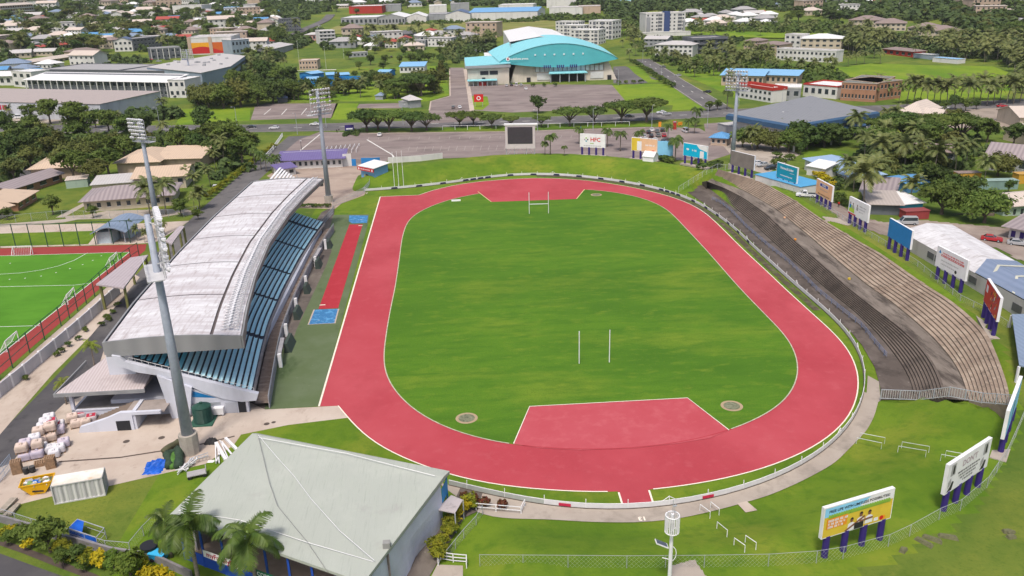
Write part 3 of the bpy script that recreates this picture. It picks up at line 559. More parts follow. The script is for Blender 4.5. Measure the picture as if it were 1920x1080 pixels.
def ad_fence():
  r = thing('perimeter_fence', 'white panelled perimeter fence with sponsor panels around the running track', 'fence')
  n = len(fence_l); L, R = ribbon(fence_l, 0.08); pan = paint('fence_panel', (0.62, 0.62, 0.64)); s2 = M('fence_mesh', (0.34, 0.37, 0.35), 0.7)
  xs = [project((a, b, 0.5)) for a, b in fence_l]
  pw = MB().mat(pan); pm = MB().mat(s2); rail = MB().mat(white); base = MB().mat(M('fence_base', (0.10, 0.085, 0.07), 0.9, 0.3))
  logos = []; k = 0
  for i in range(n-1):
    a, b = fence_l[i], fence_l[i+1]
    m_ = i > n-7
    tgt = pm if m_ else pw
    q = [L[i], L[i+1], R[i+1], R[i]]
    tgt.hexa([(*p, 0.12) for p in q[::-1]], [(*p, 0.8) for p in q[::-1]])
    rail.bar((*a, .86), (*b, .86), 0.07); base.bar((*a, 0.09), (*b, 0.09), 0.25, 0.18)
  pw.obj('panels', r); pm.obj('mesh_panels', r); rail.obj('top_rail', r); base.obj('plinth', r)
  post = MB().mat(white); p0 = MB().mat(white); p0.bar((0, 0, 0), (0, 0, 1.5), 0.09); p0 = p0.mesh('post')
  step = 2
  for i in range(0, n, step):
    a = fence_l[i]; link('post', p0, r, (a[0], a[1], 0))
    if i % 12 == 0:
      tdir = fence_l[min(i+1, n-1)]-fence_l[max(i-1, 0)]; tdir = tdir/np.linalg.norm(tdir)*0.9
      for s in (1, -1): post.bar((a[0], a[1], 1.45), (a[0]+s*tdir[0], a[1]+s*tdir[1], .86), 0.07)
  post.obj('brace', r)
  lm = paint('logo_navy', (0.02, 0.025, 0.07)); lg = None
  cen = np.array([5.0, 0.0])
  def mark(i, wd, lg):
    a, b = fence_l[i], fence_l[i+1]; c = (a+b)/2; t = (b-a)/np.linalg.norm(b-a); nr = np.array([-t[1], t[0]])
    px_, py_ = project((c[0], c[1], .6)); toc = CAM[:2]-c
    if nr@toc < 0: nr = -nr;
    c = c+nr*0.06
    q = lambda u, z: (c[0]+t[0]*u, c[1]+t[1]*u, z)
    f = [q(-wd, 0.18), q(wd, 0.18), q(wd*0.8, 0.72), q(-wd*0.75, 0.72)]
    n_ = (Vector(f[1])-Vector(f[0])).cross(Vector(f[2])-Vector(f[0]))
    if n_.dot(Vector((nr[0], nr[1], 0))) < 0: f = f[::-1]
    lg.face(f)
  for i in list(range(3, 62, 3))+[13, 14, 40, 41]: lg = MB().mat(lm); mark(i, 1.15, lg); lg.obj('sponsor_mark', r)
  rd_ = MB().mat(paint('sign_red', (0.45, 0.02, 0.06)))
  for (x, y) in ((1057, 950), (1329, 932)):
    c = P(x, y, .6); i = int(np.argmin(np.hypot(fence_l[:, 0]-c.x, fence_l[:, 1]-c.y))); i = min(i, n-2)
    a, b = fence_l[i], fence_l[i+1]; t = (b-a)/np.linalg.norm(b-a); nr = np.array([-t[1], t[0]]); nr = nr if nr@(CAM[:2]-a) > 0 else -nr
    o = a+nr*0.1; rd_.bar((o[0]-t[0]*0.8, o[1]-t[1]*0.8, .45), (o[0]+t[0]*0.8, o[1]+t[1]*0.8, .45), 0.05, 0.4)
  rd_.obj('red_signs', r)
ad_fence()
def wire_fence(name, label, pts, h=2.0, sp=2.5, mesh=True, mcol=(0.42, 0.46, 0.42), pcol=None, top=True, cell=0.6, th=0.05, strut=False, rails=(1.0,), bars=0):
  """posts with a wire screen (thin wires in a lattice)"""
  r = thing(name, label, 'fence'); pm = pcol or steel
  pts = [Vector(p) for p in pts]; seg = []
  for a, b in zip(pts[:-1], pts[1:]):
    n = max(1, round((b-a).length/sp)); seg += [a.lerp(b, i/n) for i in range(n)]
  seg.append(pts[-1])
  po = MB().mat(pm); wr = MB().mat(M('wire_'+str(mcol), mcol, 0.6, 0.05)); pp = MB().mat(pm); pp.bar((0, 0, 0), (0, 0, h), th*1.5); pme = pp.mesh('post')
  for p in seg: link('post', pme, r, p)
  for a, b in zip(seg[:-1], seg[1:]):
    if top:
      for f in rails: po.bar((a.x, a.y, a.z+h*f*0.98), (b.x, b.y, b.z+h*f*0.98), th)
    if mesh:
      L_ = (b-a).length; k = max(2, int(L_/cell)); v = max(2, int(h/cell)); tw = 0.008
      for i in range(-v, k):
        for sgn in (0, 1):
          u0, u1 = i, i+v; z0, z1 = 0, v
          if u0 < 0: z0 += -u0; u0 = 0
          if u1 > k: z1 -= (u1-k); u1 = k
          if u1 <= u0: continue
          A = a.lerp(b, u0/k); B = a.lerp(b, u1/k); za, zb = z0/v*h, z1/v*h
          if sgn: A, B = a.lerp(b, 1-u0/k), a.lerp(b, 1-u1/k)
          wr.bar((A.x, A.y, A.z+za), (B.x, B.y, B.z+zb), tw)
    if bars:
      n = int((b-a).length/bars)
      for i in range(1, n):
        A = a.lerp(b, i/n); wr.bar((A.x, A.y, A.z+0.1), (A.x, A.y, A.z+h*0.96), 0.05)
  if po.f: po.obj('rail', r)
  if mesh or bars: wr.obj('wire' if mesh else 'bars', r)
  return r
def TL(pts): return [T(*p) for p in pts]
def rail_over(pts, z): return [P(x, y, zz) for (x, y), zz in zip(pts, z)]
wire_fence('end_railing', 'pale green mesh railing climbing the bank at the far end of the concrete terrace', rail_over([(1272, 361), (1300, 343), (1325, 327), (1345, 318), (1390, 322)], [0.3, 2.2, 4.2, 5.6, 5.6]), 1.9, 2.2, mcol=(0.42, 0.5, 0.42), cell=0.35)
wire_fence('end_railing', 'grey railing of upright bars across the near end of the concrete terrace', rail_over([(1651, 748), (1722, 751), (1778, 744), (1840, 756), (1893, 760)], [0.5, 1.0, 3.6, 4.2, 5.6]), 1.7, 2.6, mesh=False, bars=0.33, rails=(1.0, 0.08), th=0.09, mcol=(0.5, 0.5, 0.5))
wire_fence('boundary_fence', 'wire mesh boundary fence with pale posts behind the billboards at the south edge', TL([(900, 1062), (1065, 1064), (1175, 1065), (1320, 1064), (1440, 1062), (1530, 1056), (1580, 1048), (1665, 1025), (1705, 1006), (1760, 975), (1800, 958), (1850, 915), (1886, 860), (1904, 820), (1925, 770)]), 1.7, 5.2, cell=0.5, th=0.035)
wire_fence('chain_fence', 'low mesh fence along the grass strip between the east billboards and the sheds', TL([(1400, 330), (1440, 345), (1500, 365), (1560, 400), (1610, 432), (1660, 462), (1720, 500), (1800, 565), (1850, 590), (1888, 615)]), 1.3, 3.2, cell=0.5)
wire_fence('gate_fence', 'grey steel fence running from the forecourt mast towards the kiosk', PL([(548, 540), (575, 470), (600, 428), (625, 400), (625, 388), (655, 376), (682, 362), (693, 350), (697, 330)]), 1.9, 2.2, mesh=False, bars=0.4, rails=(1.0, 0.5, 0.06), mcol=(0.3, 0.34, 0.42))
def posts_goal(name, label, a, b, h, bar, pad=False):
  r = thing(name, label, 'goal posts', (a+b)/2); d = b-a; L = d.length; rz = math.atan2(d.y, d.x); r.rotation_euler = (0, 0, rz)
  for s in (-1, 1):
    m = MB().mat(white); m.tube([(s*L/2, 0, 0), (s*L/2, 0, h)], 0.09, 8); m.obj('post', r)
  if bar: m = MB().mat(white); m.bar((-L/2, 0, bar), (L/2, 0, bar), 0.16); m.obj('crossbar', r)
  return r
posts_goal('rugby_goal', 'tall white H shaped goal posts with a crossbar at the far end of the pitch', P(992.5, 401), P(1028.5, 400), 6.4, 2.9)
posts_goal('rugby_goal', 'pair of tall white posts without a crossbar at the near end of the pitch', P(1086, 682), P(1142.5, 679.5), 6.3, 0)
FR = [((1312, 958), (1331, 972)), ((1332, 953), (1348, 966)), ((1344, 991), (1363, 1007)), ((1376, 1022), (1396, 1036)), ((1397, 1017), (1417, 1031)), ((1605, 832), (1652, 842)), ((1612, 823), (1658, 832)), ((1683, 848), (1735, 857)), ((1690, 840), (1741, 849)), ((1763, 864), (1812, 873)), ((1772, 857), (1822, 866))]
for i, (a, b) in enumerate(FR):
  A, B = T(*a), T(*b); nm = 'nearest the tall lamp pole' if i < 5 else 'east of the lamp pole'
  lab = ('low white tubular frame right of the lamp pole, %s' % ordl(i, 5)) if i < 5 else ('low grey hurdle frame on the south bank, %s of the %s pair' % (('front', 'back')[(i-5) % 2], ('left', 'middle', 'right')[(i-5)//2]))
  r = thing('training_frame', lab, 'frame', A, 0, 'low tubular frames on the south bank'); d = B-A; m = MB().mat(white if i < 5 else M('frame_grey', (0.5, 0.55, 0.52), 0.6)); h = 1.0
  m.tube([(0, 0, 0), (0, 0, h), (d.x, d.y, d.z+h), (d.x, d.y, d.z)], 0.05, 5); m.obj('tube', r)
def lamp_pole():
  b = T(1254, 1112); b = P(1254, 1110, 1.9); b.z = 0; top = 12.0
  r = thing('telecom_pole', 'tall white pole with a round slatted antenna drum and a small solar panel', 'pole', b)
  m = MB().mat(white); m.tube([(0, 0, 0), (0, 0, 8), (0, 0, top)], [0.24, 0.2, 0.16], 12); m.obj('mast', r)
  m = MB().mat(white)
  for k in range(20):
    a = k*math.pi/10; m.bar((math.cos(a)*.72, math.sin(a)*.72, top-2.2), (math.cos(a)*.72, math.sin(a)*.72, top-0.2), 0.1)
  for z in (top-2.2, top-0.2):
    m.tube([(math.cos(a*math.pi/8)*.72, math.sin(a*math.pi/8)*.72, z) for a in range(17)], 0.07, 5)
  for k in range(4): a = k*math.pi/2; m.bar((0, 0, top-1.9), (math.cos(a)*.7, math.sin(a)*.7, top-1.9), 0.06)
  m.obj('antenna_drum', r)
  m = MB().mat(steel); m.tube([(0, 0, top), (0, 0, top+1.7)], 0.035, 5); m.tube([(.2, 0, top), (.2, 0, top+1.2)], 0.03, 5); m.bar((0, 0, top+0.9), (0.4, 0, top+1), 0.12); m.obj('antenna', r)
  m = MB().mat(white); m.hexa([(-1.7, -.4, 8.6), (-.4, -.4, 7.9), (-.4, .4, 7.9), (-1.7, .4, 8.6)], [(-1.65, -.4, 8.7), (-.35, -.4, 8.0), (-.35, .4, 8.0), (-1.65, .4, 8.7)]); pn = m.obj('solar_panel', r)
  m = MB().mat(M('solar', (0.08, 0.1, 0.14), 0.3)); m.hexa([(-1.6, -.33, 8.69), (-.45, -.33, 8.07), (-.45, .33, 8.07), (-1.6, .33, 8.69)], [(-1.59, -.33, 8.71), (-.44, -.33, 8.09), (-.44, .33, 8.09), (-1.59, .33, 8.71)]); m.obj('cell', pn)
  m = MB().mat(white); m.tube([(0, 0, 8.0)]+[(0.15+.45*math.sin(a), 0, 6.9+.9*math.cos(a)) for a in (0.3, 0.9, 1.5, 2.1, 2.8)]+[(-.9, 0, 6.5)], 0.05, 5); m.obj('bracket', r)
lamp_pole()
# ---- billboards
def pic(mb, m, x0, z0, x1, z1, y):
  mb.mat(m); mb.face([(x0, y, z0), (x1, y, z0), (x1, y, z1), (x0, y, z1)])
def billboard(label, a, b, z, ph, H, art, backm=None, posts=4, ext=0.8, flip=False, thick=0.45, edge=None, slab_on=True, pw=0.75):
  """a, b: foot pixels of the outer posts, left to right as the front face is seen"""
  A, B = (P(*a, z), P(*b, z)); d = B-A; L = d.length; c = (A+B)/2
  r = thing('billboard', label, 'billboard', c, math.atan2(d.y, d.x), 'billboards around the stadium'); hw = L/2+ext
  for k in range(posts):
    x = -L/2+L*k/(posts-1); m = MB().mat(navy); m.tube([(x, 0, -0.5), (x, 0, ph+0.15)], pw/2, 10); p_ = m.obj('post', r)
  m = MB().mat(edge or white); m.box(-hw, -thick/2, ph, hw, thick/2, ph+H); m.obj('panel_box', r)
  if slab_on: m = MB().mat(slab_gray); m.box(-hw-0.5, -1.0, -0.4, hw+0.5, 1.0, 0.16); m.obj('footing', r)
  f = MB(); y = -thick/2-0.012; art(f, hw, ph, H, y, r)
  if f.f: f.obj('poster', r)
  if backm: g = MB().mat(backm); y2 = thick/2+0.012; g.face([(hw-.1, y2, ph+.1), (-hw+.1, y2, ph+.1), (-hw+.1, y2, ph+H-.1), (hw-.1, y2, ph+H-.1)]); g.obj('back_panel', r)
  return r
def word(r, s, size, m, x, z, y, bold=0.02):
  o = link('lettering', text_mesh(s, size, m, bold), r, (x, y, z), (math.pi/2, 0, 0)); return o
pc = lambda n, c: paint(n, c, 0.5)
K = pc('ink_black', (0.02, 0.02, 0.025)); WH = pc('poster_white', (0.75, 0.75, 0.78)); RED = pc('poster_red', (0.55, 0.02, 0.02)); ORG = pc('poster_orange', (0.75, 0.28, 0.02)); YEL = pc('poster_yellow', (0.65, 0.48, 0.05)); SKY = pc('poster_sky', (0.25, 0.58, 0.85)); SKN = pc('poster_skin', (0.22, 0.1, 0.06)); GRN = pc('poster_green', (0.25, 0.45, 0.06)); GRY = pc('poster_grey', (0.35, 0.35, 0.37)); BLU = pc('poster_blue', (0.01, 0.2, 0.5)); CYN = pc('poster_cyan', (0.0, 0.42, 0.68)); TEA = pc('poster_teal', (0.005, 0.28, 0.4)); PCH = pc('poster_peach', (0.8, 0.45, 0.26)); PUR = pc('poster_purple', (0.2, 0.06, 0.25))
def greek(f, m, x0, x1, z, h, y, seed=1):
  """a line of writing too small to read in the photo, as dashes"""
  rr = random.Random(seed); x = x0
  while x < x1:
    w_ = min(x1, x+h*rr.uniform(.5, 2.4)); k = x
    while k < w_:
      k2 = min(w_, k+h*.42); poly_on(f, m, [(k, z-h*.5*rr.uniform(.6, 1)), (k2-h*.14, z-h*.5), (k2-h*.14, z+h*.5*rr.uniform(.5, 1)), (k, z+h*.5)], y); k = k2
    x = w_+h*.4
def full(f, m, hw, ph, H, y, b=0.12): pic(f, m, -hw+b, ph+b, hw-b, ph+H-b, y)
def poly_on(f, m, pts, y): f.mat(m); f.face([(x, y, z) for x, z in pts])
def person_art(f, x, z, s, y, shirt):
  """flat printed figure"""
  poly_on(f, shirt, [(x-.55*s, z), (x+.55*s, z), (x+.5*s, z+.9*s), (x+.15*s, z+1.1*s), (x-.15*s, z+1.1*s), (x-.5*s, z+.9*s)], y)
  poly_on(f, SKN, [(x+.24*s*math.cos(a), z+1.42*s+.32*s*math.sin(a)) for a in [k*math.pi/5 for k in range(10)]], y-.01)
  poly_on(f, K, [(x+.25*s*math.cos(a), z+1.52*s+.28*s*math.sin(a)) for a in [k*math.pi/5 for k in range(6)]], y-.02)
def art_life(f, hw, ph, H, y, r):
  full(f, YEL, hw, ph, H, y); pic(f, SKY, -hw+.12, ph+H*.68, hw-.12, ph+H-.12, y-.008); poly_on(f, WH, [(0, ph+H*.75), (hw-.12, ph+H*.68), (hw-.12, ph+H-.12), (1.5, ph+H-.12)], y-.012)
  for k in range(26):
    x = -hw+.6+k*(2*hw-1.2)/26; poly_on(f, GRN, [(x, ph+H*.6), (x+.5, ph+H*.6), (x+.4, ph+H*.72), (x+.1, ph+H*.75)], y-.016)
  pic(f, ORG, -hw+.5, ph+H*.28, -hw+hw*.68, ph+H*.62, y-.02)
  person_art(f, -.9, ph+.15, .95, y-.03, WH); person_art(f, .35, ph+.5, 1.0, y-.05, WH); person_art(f, 1.6, ph+.4, 1.0, y-.03, WH)
  poly_on(f, SKN, [(-1.9, ph+.3), (-1.6, ph+.2), (1.0, ph+1.5), (.8, ph+1.7)], y-.08); poly_on(f, SKN, [(.2, ph+.9), (2.1, ph+1.0), (2.1, ph+1.25), (.2, ph+1.15)], y-.08)
  pic(f, K, -.5, ph+.15, .8, ph+.95, y-.09)
  poly_on(f, ORG, [(hw-1.2+.3*math.cos(a), ph+.55+.3*math.sin(a)) for a in [k*math.pi/6 for k in range(12)]], y-.02); poly_on(f, RED, [(hw-1.5+.3*math.cos(a), ph+.55+.3*math.sin(a)) for a in [k*math.pi/6 for k in range(12)]], y-.024); pic(f, WH, hw-2.6, ph+.35, hw-2.0, ph+.8, y-.02)
  word(r, "FREE LIFE WITH LIMITLESS POSSIBILITIES!", .48, K, 0, ph+H*.84, y-.03, .012)
  for k in range(3): greek(f, WH, -hw+.7, -hw+3.4-.3*k, ph+H*(.54-.1*k), .34, y-.04, k)
def art_dont(f, hw, ph, H, y, r):
  full(f, WH, hw, ph, H, y)
  for s in (-1, 1):
    x = s*(hw-1.25); pic(f, GRY, x-.55, ph+H*.55, x+.55, ph+H-.3, y-.01); poly_on(f, K, [(x-.9, ph+.25), (x+.2, ph+.25), (x+.5, ph+1.3), (x+.1, ph+1.5), (x-.3, ph+.9)], y-.02); poly_on(f, K, [(x-.1, ph+H*.6), (x+.3, ph+H*.6), (x+.3, ph+H*.85), (x, ph+H*.9), (x-.1, ph+H*.8)], y-.02)
    poly_on(f, GRY, [(x-.8, ph+.7), (x-.1, ph+1.3), (x-.3, ph+2.1), (x-.9, ph+1.6)], y-.015)
  word(r, "DON'T", 1.15, pc('ink_mauve', (0.4, 0.3, 0.36)), 0, ph+H*.74, y-.02, .02)
  for k, s in enumerate((2.6, 2.3, 1.9, 1.2)): greek(f, K, -s, s, ph+H*(.5-.11*k), .26, y-.02, k)
def art_red(f, hw, ph, H, y, r):
  full(f, RED, hw, ph, H, y); pic(f, WH, -hw+.8, ph+H*.5, -hw+2.0, ph+H*.8, y-.01)
  rr = random.Random(3)
  for k in range(26):
    x = rr.uniform(-hw*.15, hw*.85); z = ph+rr.uniform(.3, H-.5); s = rr.uniform(.25, .8); poly_on(f, rr.choice([YEL, PUR, K, ORG, GRY, WH]), [(x-s*.4, z-s*.6), (x+s*.3, z-s*.2), (x+s*.4, z+s*.6), (x-s*.2, z+s*.4)], y-.01-.002*k)
def art_red_word(f, hw, ph, H, y, r): art_red(f, hw, ph, H, y, r)
def art_white_red(f, hw, ph, H, y, r):
  full(f, WH, hw, ph, H, y); poly_on(f, BLU, [(-hw+.7, ph+H-1.2), (-hw+1.5, ph+H-1.2), (-hw+1.1, ph+H-.5)], y-.01); pic(f, RED, -hw+1.6, ph+H*.6, hw-.8, ph+H*.7, y-.01)
  greek(f, RED, -hw+2, hw-1, ph+H*.78, .34, y-.02); greek(f, WH, -hw+1.8, hw-1, ph+H*.65, .26, y-.02, 5); greek(f, GRY, -3, 2.5, ph+H*.42, .26, y-.02, 2); greek(f, GRY, -3, 1.5, ph+H*.25, .26, y-.02, 3)
  poly_on(f, K, [(hw-3+.35*math.cos(a), ph+.8+.35*math.sin(a)) for a in [k*math.pi/6 for k in range(12)]], y-.01)
def art_blue(f, hw, ph, H, y, r): full(f, BLU, hw, ph, H, y, .02)
def art_minions(f, hw, ph, H, y, r):
  full(f, WH, hw, ph, H, y); pic(f, RED, -hw+.1, ph+.1, -hw*.2, ph+.45, y-.01); poly_on(f, pc('poster_lime', (.4, .6, .05)), [(-hw+.4, ph+.7), (-hw*.35, ph+.6), (-hw*.4, ph+H*.5), (-hw+.6, ph+H*.6)], y-.01)
  for x, m in ((-hw+.9, BLU), (-hw+2.2, GRY), (-hw+4.2, GRY)): person_art(f, x, ph+H*.4, .8, y-.02, m)
  pic(f, WH, -hw*.25, ph+.5, -hw*.2, ph+H-.4, y-.03)
  for k in range(3): greek(f, GRY, hw*.1, hw*(.8-.15*k), ph+H*(.7-.16*k), .3, y-.02, k)
def art_peach(f, hw, ph, H, y, r):
  full(f, PCH, hw, ph, H, y); pic(f, WH, -hw*.55, ph+H*.62, hw*.5, ph+H*.86, y-.01); pic(f, pc('ink_blue', (.02, .03, .3)), -hw*.5, ph+H*.65, hw*.45, ph+H*.83, y-.015)
  word(r, 'COURTS', .62, WH, -.15, ph+H*.74, y-.02, .03); greek(f, GRY, -2.4, 2.2, ph+H*.45, .25, y-.02, 1); greek(f, K, -3.2, 3.4, ph+H*.14, .3, y-.02, 2)
def art_home(f, hw, ph, H, y, r):
  full(f, TEA, hw, ph, H, y); word(r, 'Home & Living', 1.0, WH, 0, ph+H*.72, y-.02, .04); greek(f, WH, hw*.3, hw*.75, ph+H*.52, .22, y-.02); word(r, 'www.homeandliving.com.fj', .52, WH, -.1, ph+H*.26, y-.02, .025)
def art_grey(f, hw, ph, H, y, r): full(f, M('bare_ply', (0.2, 0.18, 0.165), 0.8, 0.2, 0.3), hw, ph, H, y, .02)
def art_cyan(f, hw, ph, H, y, r):
  full(f, CYN, hw, ph, H, y); poly_on(f, WH, [(hw*.35, ph+H*.7), (hw-.12, ph+H*.55), (hw-.12, ph+H-.12), (hw*.1, ph+H-.12)], y-.01); pic(f, WH, hw*.4, ph+.1, hw*.72, ph+H*.55, y-.02)
  poly_on(f, WH, [(-hw*.62+.6*math.cos(a), ph+H*.55+.35*math.sin(a)) for a in [k*math.pi/6 for k in range(12)]], y-.01); greek(f, WH, -hw*.25, hw*.12, ph+H*.52, .7, y-.02, 4)
def art_yellow(f, hw, ph, H, y, r):
  full(f, pc('poster_tan', (.72, .45, .28)), hw, ph, H, y); poly_on(f, YEL, [(-hw+.12, ph+.12), (-hw*.5, ph+.12), (-hw*.3, ph+H-.12), (-hw+.12, ph+H-.12)], y-.01); pic(f, WH, -hw*.55, ph+.3, -hw*.2, ph+H*.75, y-.02); greek(f, WH, hw*.1, hw*.8, ph+H*.5, .6, y-.02, 6); pic(f, RED, hw*.6, ph+.3, hw*.8, ph+.7, y-.02)
def art_bank(f, hw, ph, H, y, r):
  full(f, WH, hw, ph, H, y)
  for k, m in enumerate((K, GRN, GRY, TEA)):
    a = k*math.pi/2; cx_, cz_ = -hw*.5+.55*math.cos(a), ph+H*.58+.55*math.sin(a); poly_on(f, m, [(cx_+.3*math.cos(a+2.0), cz_+.3*math.sin(a+2.0)), (cx_+.3*math.cos(a-2.0), cz_+.3*math.sin(a-2.0)), (cx_+.35*math.cos(a), cz_+.35*math.sin(a))][::-1] if False else [(cx_-.25, cz_-.25), (cx_+.25, cz_-.25), (cx_+.25, cz_+.25), (cx_-.25, cz_+.25)], y-.01)
  word(r, 'HFC', 2.0, RED, hw*.22, ph+H*.58, y-.02, .05); word(r, 'BANK', .5, GRN, -.2, ph+H*.3, y-.02, .03); greek(f, GRY, -hw*.7, hw*.7, ph+H*.13, .36, y-.02, 6)
billboard('yellow and sky blue billboard with three rugby players on the near right grass', (1545, 1047), (1648, 1014), 2.2, 3.0, 4.1, art_life, edge=white, ext=1.0)
billboard('white billboard with big DON\'T lettering and grey pictures beside the corner fence', (1768, 960), (1832, 915), 2.2, 2.9, 4.2, art_dont, ext=1.0)
def edge_board():
  return billboard('white and blue billboard seen edge on at the right end of the terrace', (1876, 848), (1893, 800), 2.4, 3.0, 4.3, lambda f, hw, ph, H, y, r: (full(f, SKY, hw, ph, H, y), poly_on(f, K, [(-1, ph+.5), (.3, ph+.5), (.5, ph+3), (-.4, ph+3.4)], y-.01)), ext=2.0)
edge_board()
billboard('red billboard with a busy purple and yellow picture in front of the blue roofed shed', (1843, 597), (1862, 630), 5.4, 3.0, 4.3, art_red, ext=1.0)
billboard('white billboard with a red headline bar standing in front of the long shed wall', (1756, 525), (1800, 550), 5.4, 2.8, 4.2, art_white_red, ext=1.0)
billboard('plain bright blue billboard at the left end of the white roofed shed', (1666, 468), (1700, 490), 5.4, 2.9, 4.2, art_blue, ext=0.9)
billboard('white billboard with cut out figures and a lime patch near the parked silver car', (1592, 422), (1621, 438), 5.2, 2.9, 4.2, art_minions, ext=0.9)
billboard('peach orange billboard with a white boxed shop name beside the white pickup', (1531, 383), (1555, 397), 5.0, 2.8, 4.2, art_peach, ext=0.9)
billboard('teal billboard reading Home and Living over the blue roofed kiosk', (1458, 350), (1489, 361), 4.8, 2.7, 4.6, art_home, ext=0.9)
billboard('bare grey board beside the tall floodlight mast at the top of the terrace', (1373, 324), (1409, 334), 5.4, 2.5, 4.5, art_grey, ext=0.9)
billboard('cyan billboard with a white corner panel on the north bank', (1284, 307), (1322, 314), 3.4, 2.8, 4.4, art_cyan, ext=0.8)
billboard('yellow and tan billboard above a small white tent on the north bank', (1187.5, 297), (1228, 301), 3.3, 2.8, 4.7, art_yellow, ext=0.8)
billboard('white billboard with big red HFC lettering on the north bank', (1091.5, 290), (1131, 292), 3.3, 2.8, 4.9, art_bank, ext=0.8)
def scoreboard():
  A, B = P(948.5, 292, 3.0), P(1004, 291.5, 3.0); d = B-A; L = d.length
  r = thing('video_screen', 'large switched off dark video screen in a pale frame on the north bank', 'screen', (A+B)/2, math.atan2(d.y, d.x))
  f = paint('screen_frame', (0.55, 0.5, 0.52)); m = MB().mat(f); m.box(-L/2, -.6, 2.7, L/2, .6, 11.2); m.obj('frame', r)
  m = MB().mat(white); m.box(-L/2-.3, -.8, 11.2, L/2+.9, .8, 11.75); m.obj('top_cap', r)
  m = MB().mat(M('screen_off', (0.05, 0.045, 0.055), 0.5)); m.box(-L/2+.9, -.68, 4.5, L/2-.9, -.6, 10.6); m.obj('screen', r)
  for x in (-L/2+.3, -2.2, 2.2, L/2-.3): m = MB().mat(steel); m.bar((x, 0, -.5), (x, 0, 2.8), .25); m.obj('leg', r)
  m = MB().mat(steel)
  for x in (-5, -1.6, 1.6, 5): m.bar((x, 0, 0), (x*.6, 0, 2.8), .12)
  m.obj('brace', r)
scoreboard()
# ---- floodlight masts
def mast(label, px, H, yaw, cyl=False, base_h=2.2, plat=None, rows=6, cols=8, wd=9.0, ht=6.5):
  b = P(*px); r = thing('floodlight_mast', label, 'floodlight', b, yaw, 'four tall floodlight masts'); pm = M('mast_grey', (0.30, 0.335, 0.41), 0.55, 0.12, 1.2, spec=0.4)
  m = MB().mat(conc); m.tube([(0, 0, -.2), (0, 0, base_h)], 1.35, 10); m.obj('base', r)
  m = MB().mat(pm); m.tube([(0, 0, base_h-.1), (0, 0, H*.5), (0, 0, H)], [.86, .62, .4], 16); m.obj('pole', r, True)
  m = MB().mat(M('mast_light', (0.5, 0.5, 0.52), 0.5)); z0 = H-ht
  m.box(-wd/2, -.7, z0-.15, wd/2, 1.5, z0)
  for x in np.linspace(-wd/2, wd/2, 12): m.bar((x, 1.5, z0), (x, 1.5, z0+1.1), .07); m.bar((x, -.7, z0), (x, -.7, z0+1.1), .07)
  for y in (-.7, 1.5): m.bar((-wd/2, y, z0+1.1), (wd/2, y, z0+1.1), .08)
  m.obj('platform', r)
  fr = MB().mat(M('mast_light', (0.5, 0.5, 0.52), 0.5)); x_ = np.linspace(-wd*.42, wd*.42, cols)
  for k in range(rows): z = z0+1.0+k*(ht-1.2)/(rows-1); fr.bar((-wd*.45, -.9, z), (wd*.45, -.9, z), .1)
  for x in (-wd*.45, -wd*.15, wd*.15, wd*.45): fr.bar((x, -.9, z0), (x, -.9, H-.1), .1)
  for x in (-1, 1): fr.bar((0, 0, z0+1), (x*wd*.3, -.9, z0+2), .12); fr.bar((0, 0, H-1), (x*wd*.3, -.9, H-1), .12)
  fr.obj('lamp_frame', r)
  lm = MB().mat(M('lamp_body', (0.62, 0.62, 0.66), 0.4, 0.2)); lm.tube([(0, -.95, .28), (0, -1.35, .12), (0, -1.55, .02)], [.14, .34, .38], 7); lme = lm.mesh('lamp')
  for k in range(rows):
    z = z0+1.0+k*(ht-1.2)/(rows-1)
    for x in x_:
      if rnd.random() < .12: continue
      link('lamp', lme, r, (x, 0, z))
  return r
mast('nearest floodlight mast rising in front of the grandstand from the concrete yard', (358, 848), 36.4, math.radians(112), base_h=3.2, wd=8, ht=8)
mast('floodlight mast on the forecourt behind the grandstand with a wide lamp array', (617, 379), 34.8, math.radians(40), wd=7.5, ht=7.5)
mast('floodlight mast behind the top corner of the concrete terrace', (1372, 319), 33.6, math.radians(-40), wd=8, ht=6.5)
mast('floodlight mast beyond the hockey court with its lamps seen above the houses', (300, 442), 32.2, math.radians(-33), wd=6.5, ht=6)
mast('distant floodlight mast standing by the long shop row', (358, 152), 22, math.radians(20), base_h=.5, wd=9, ht=7)
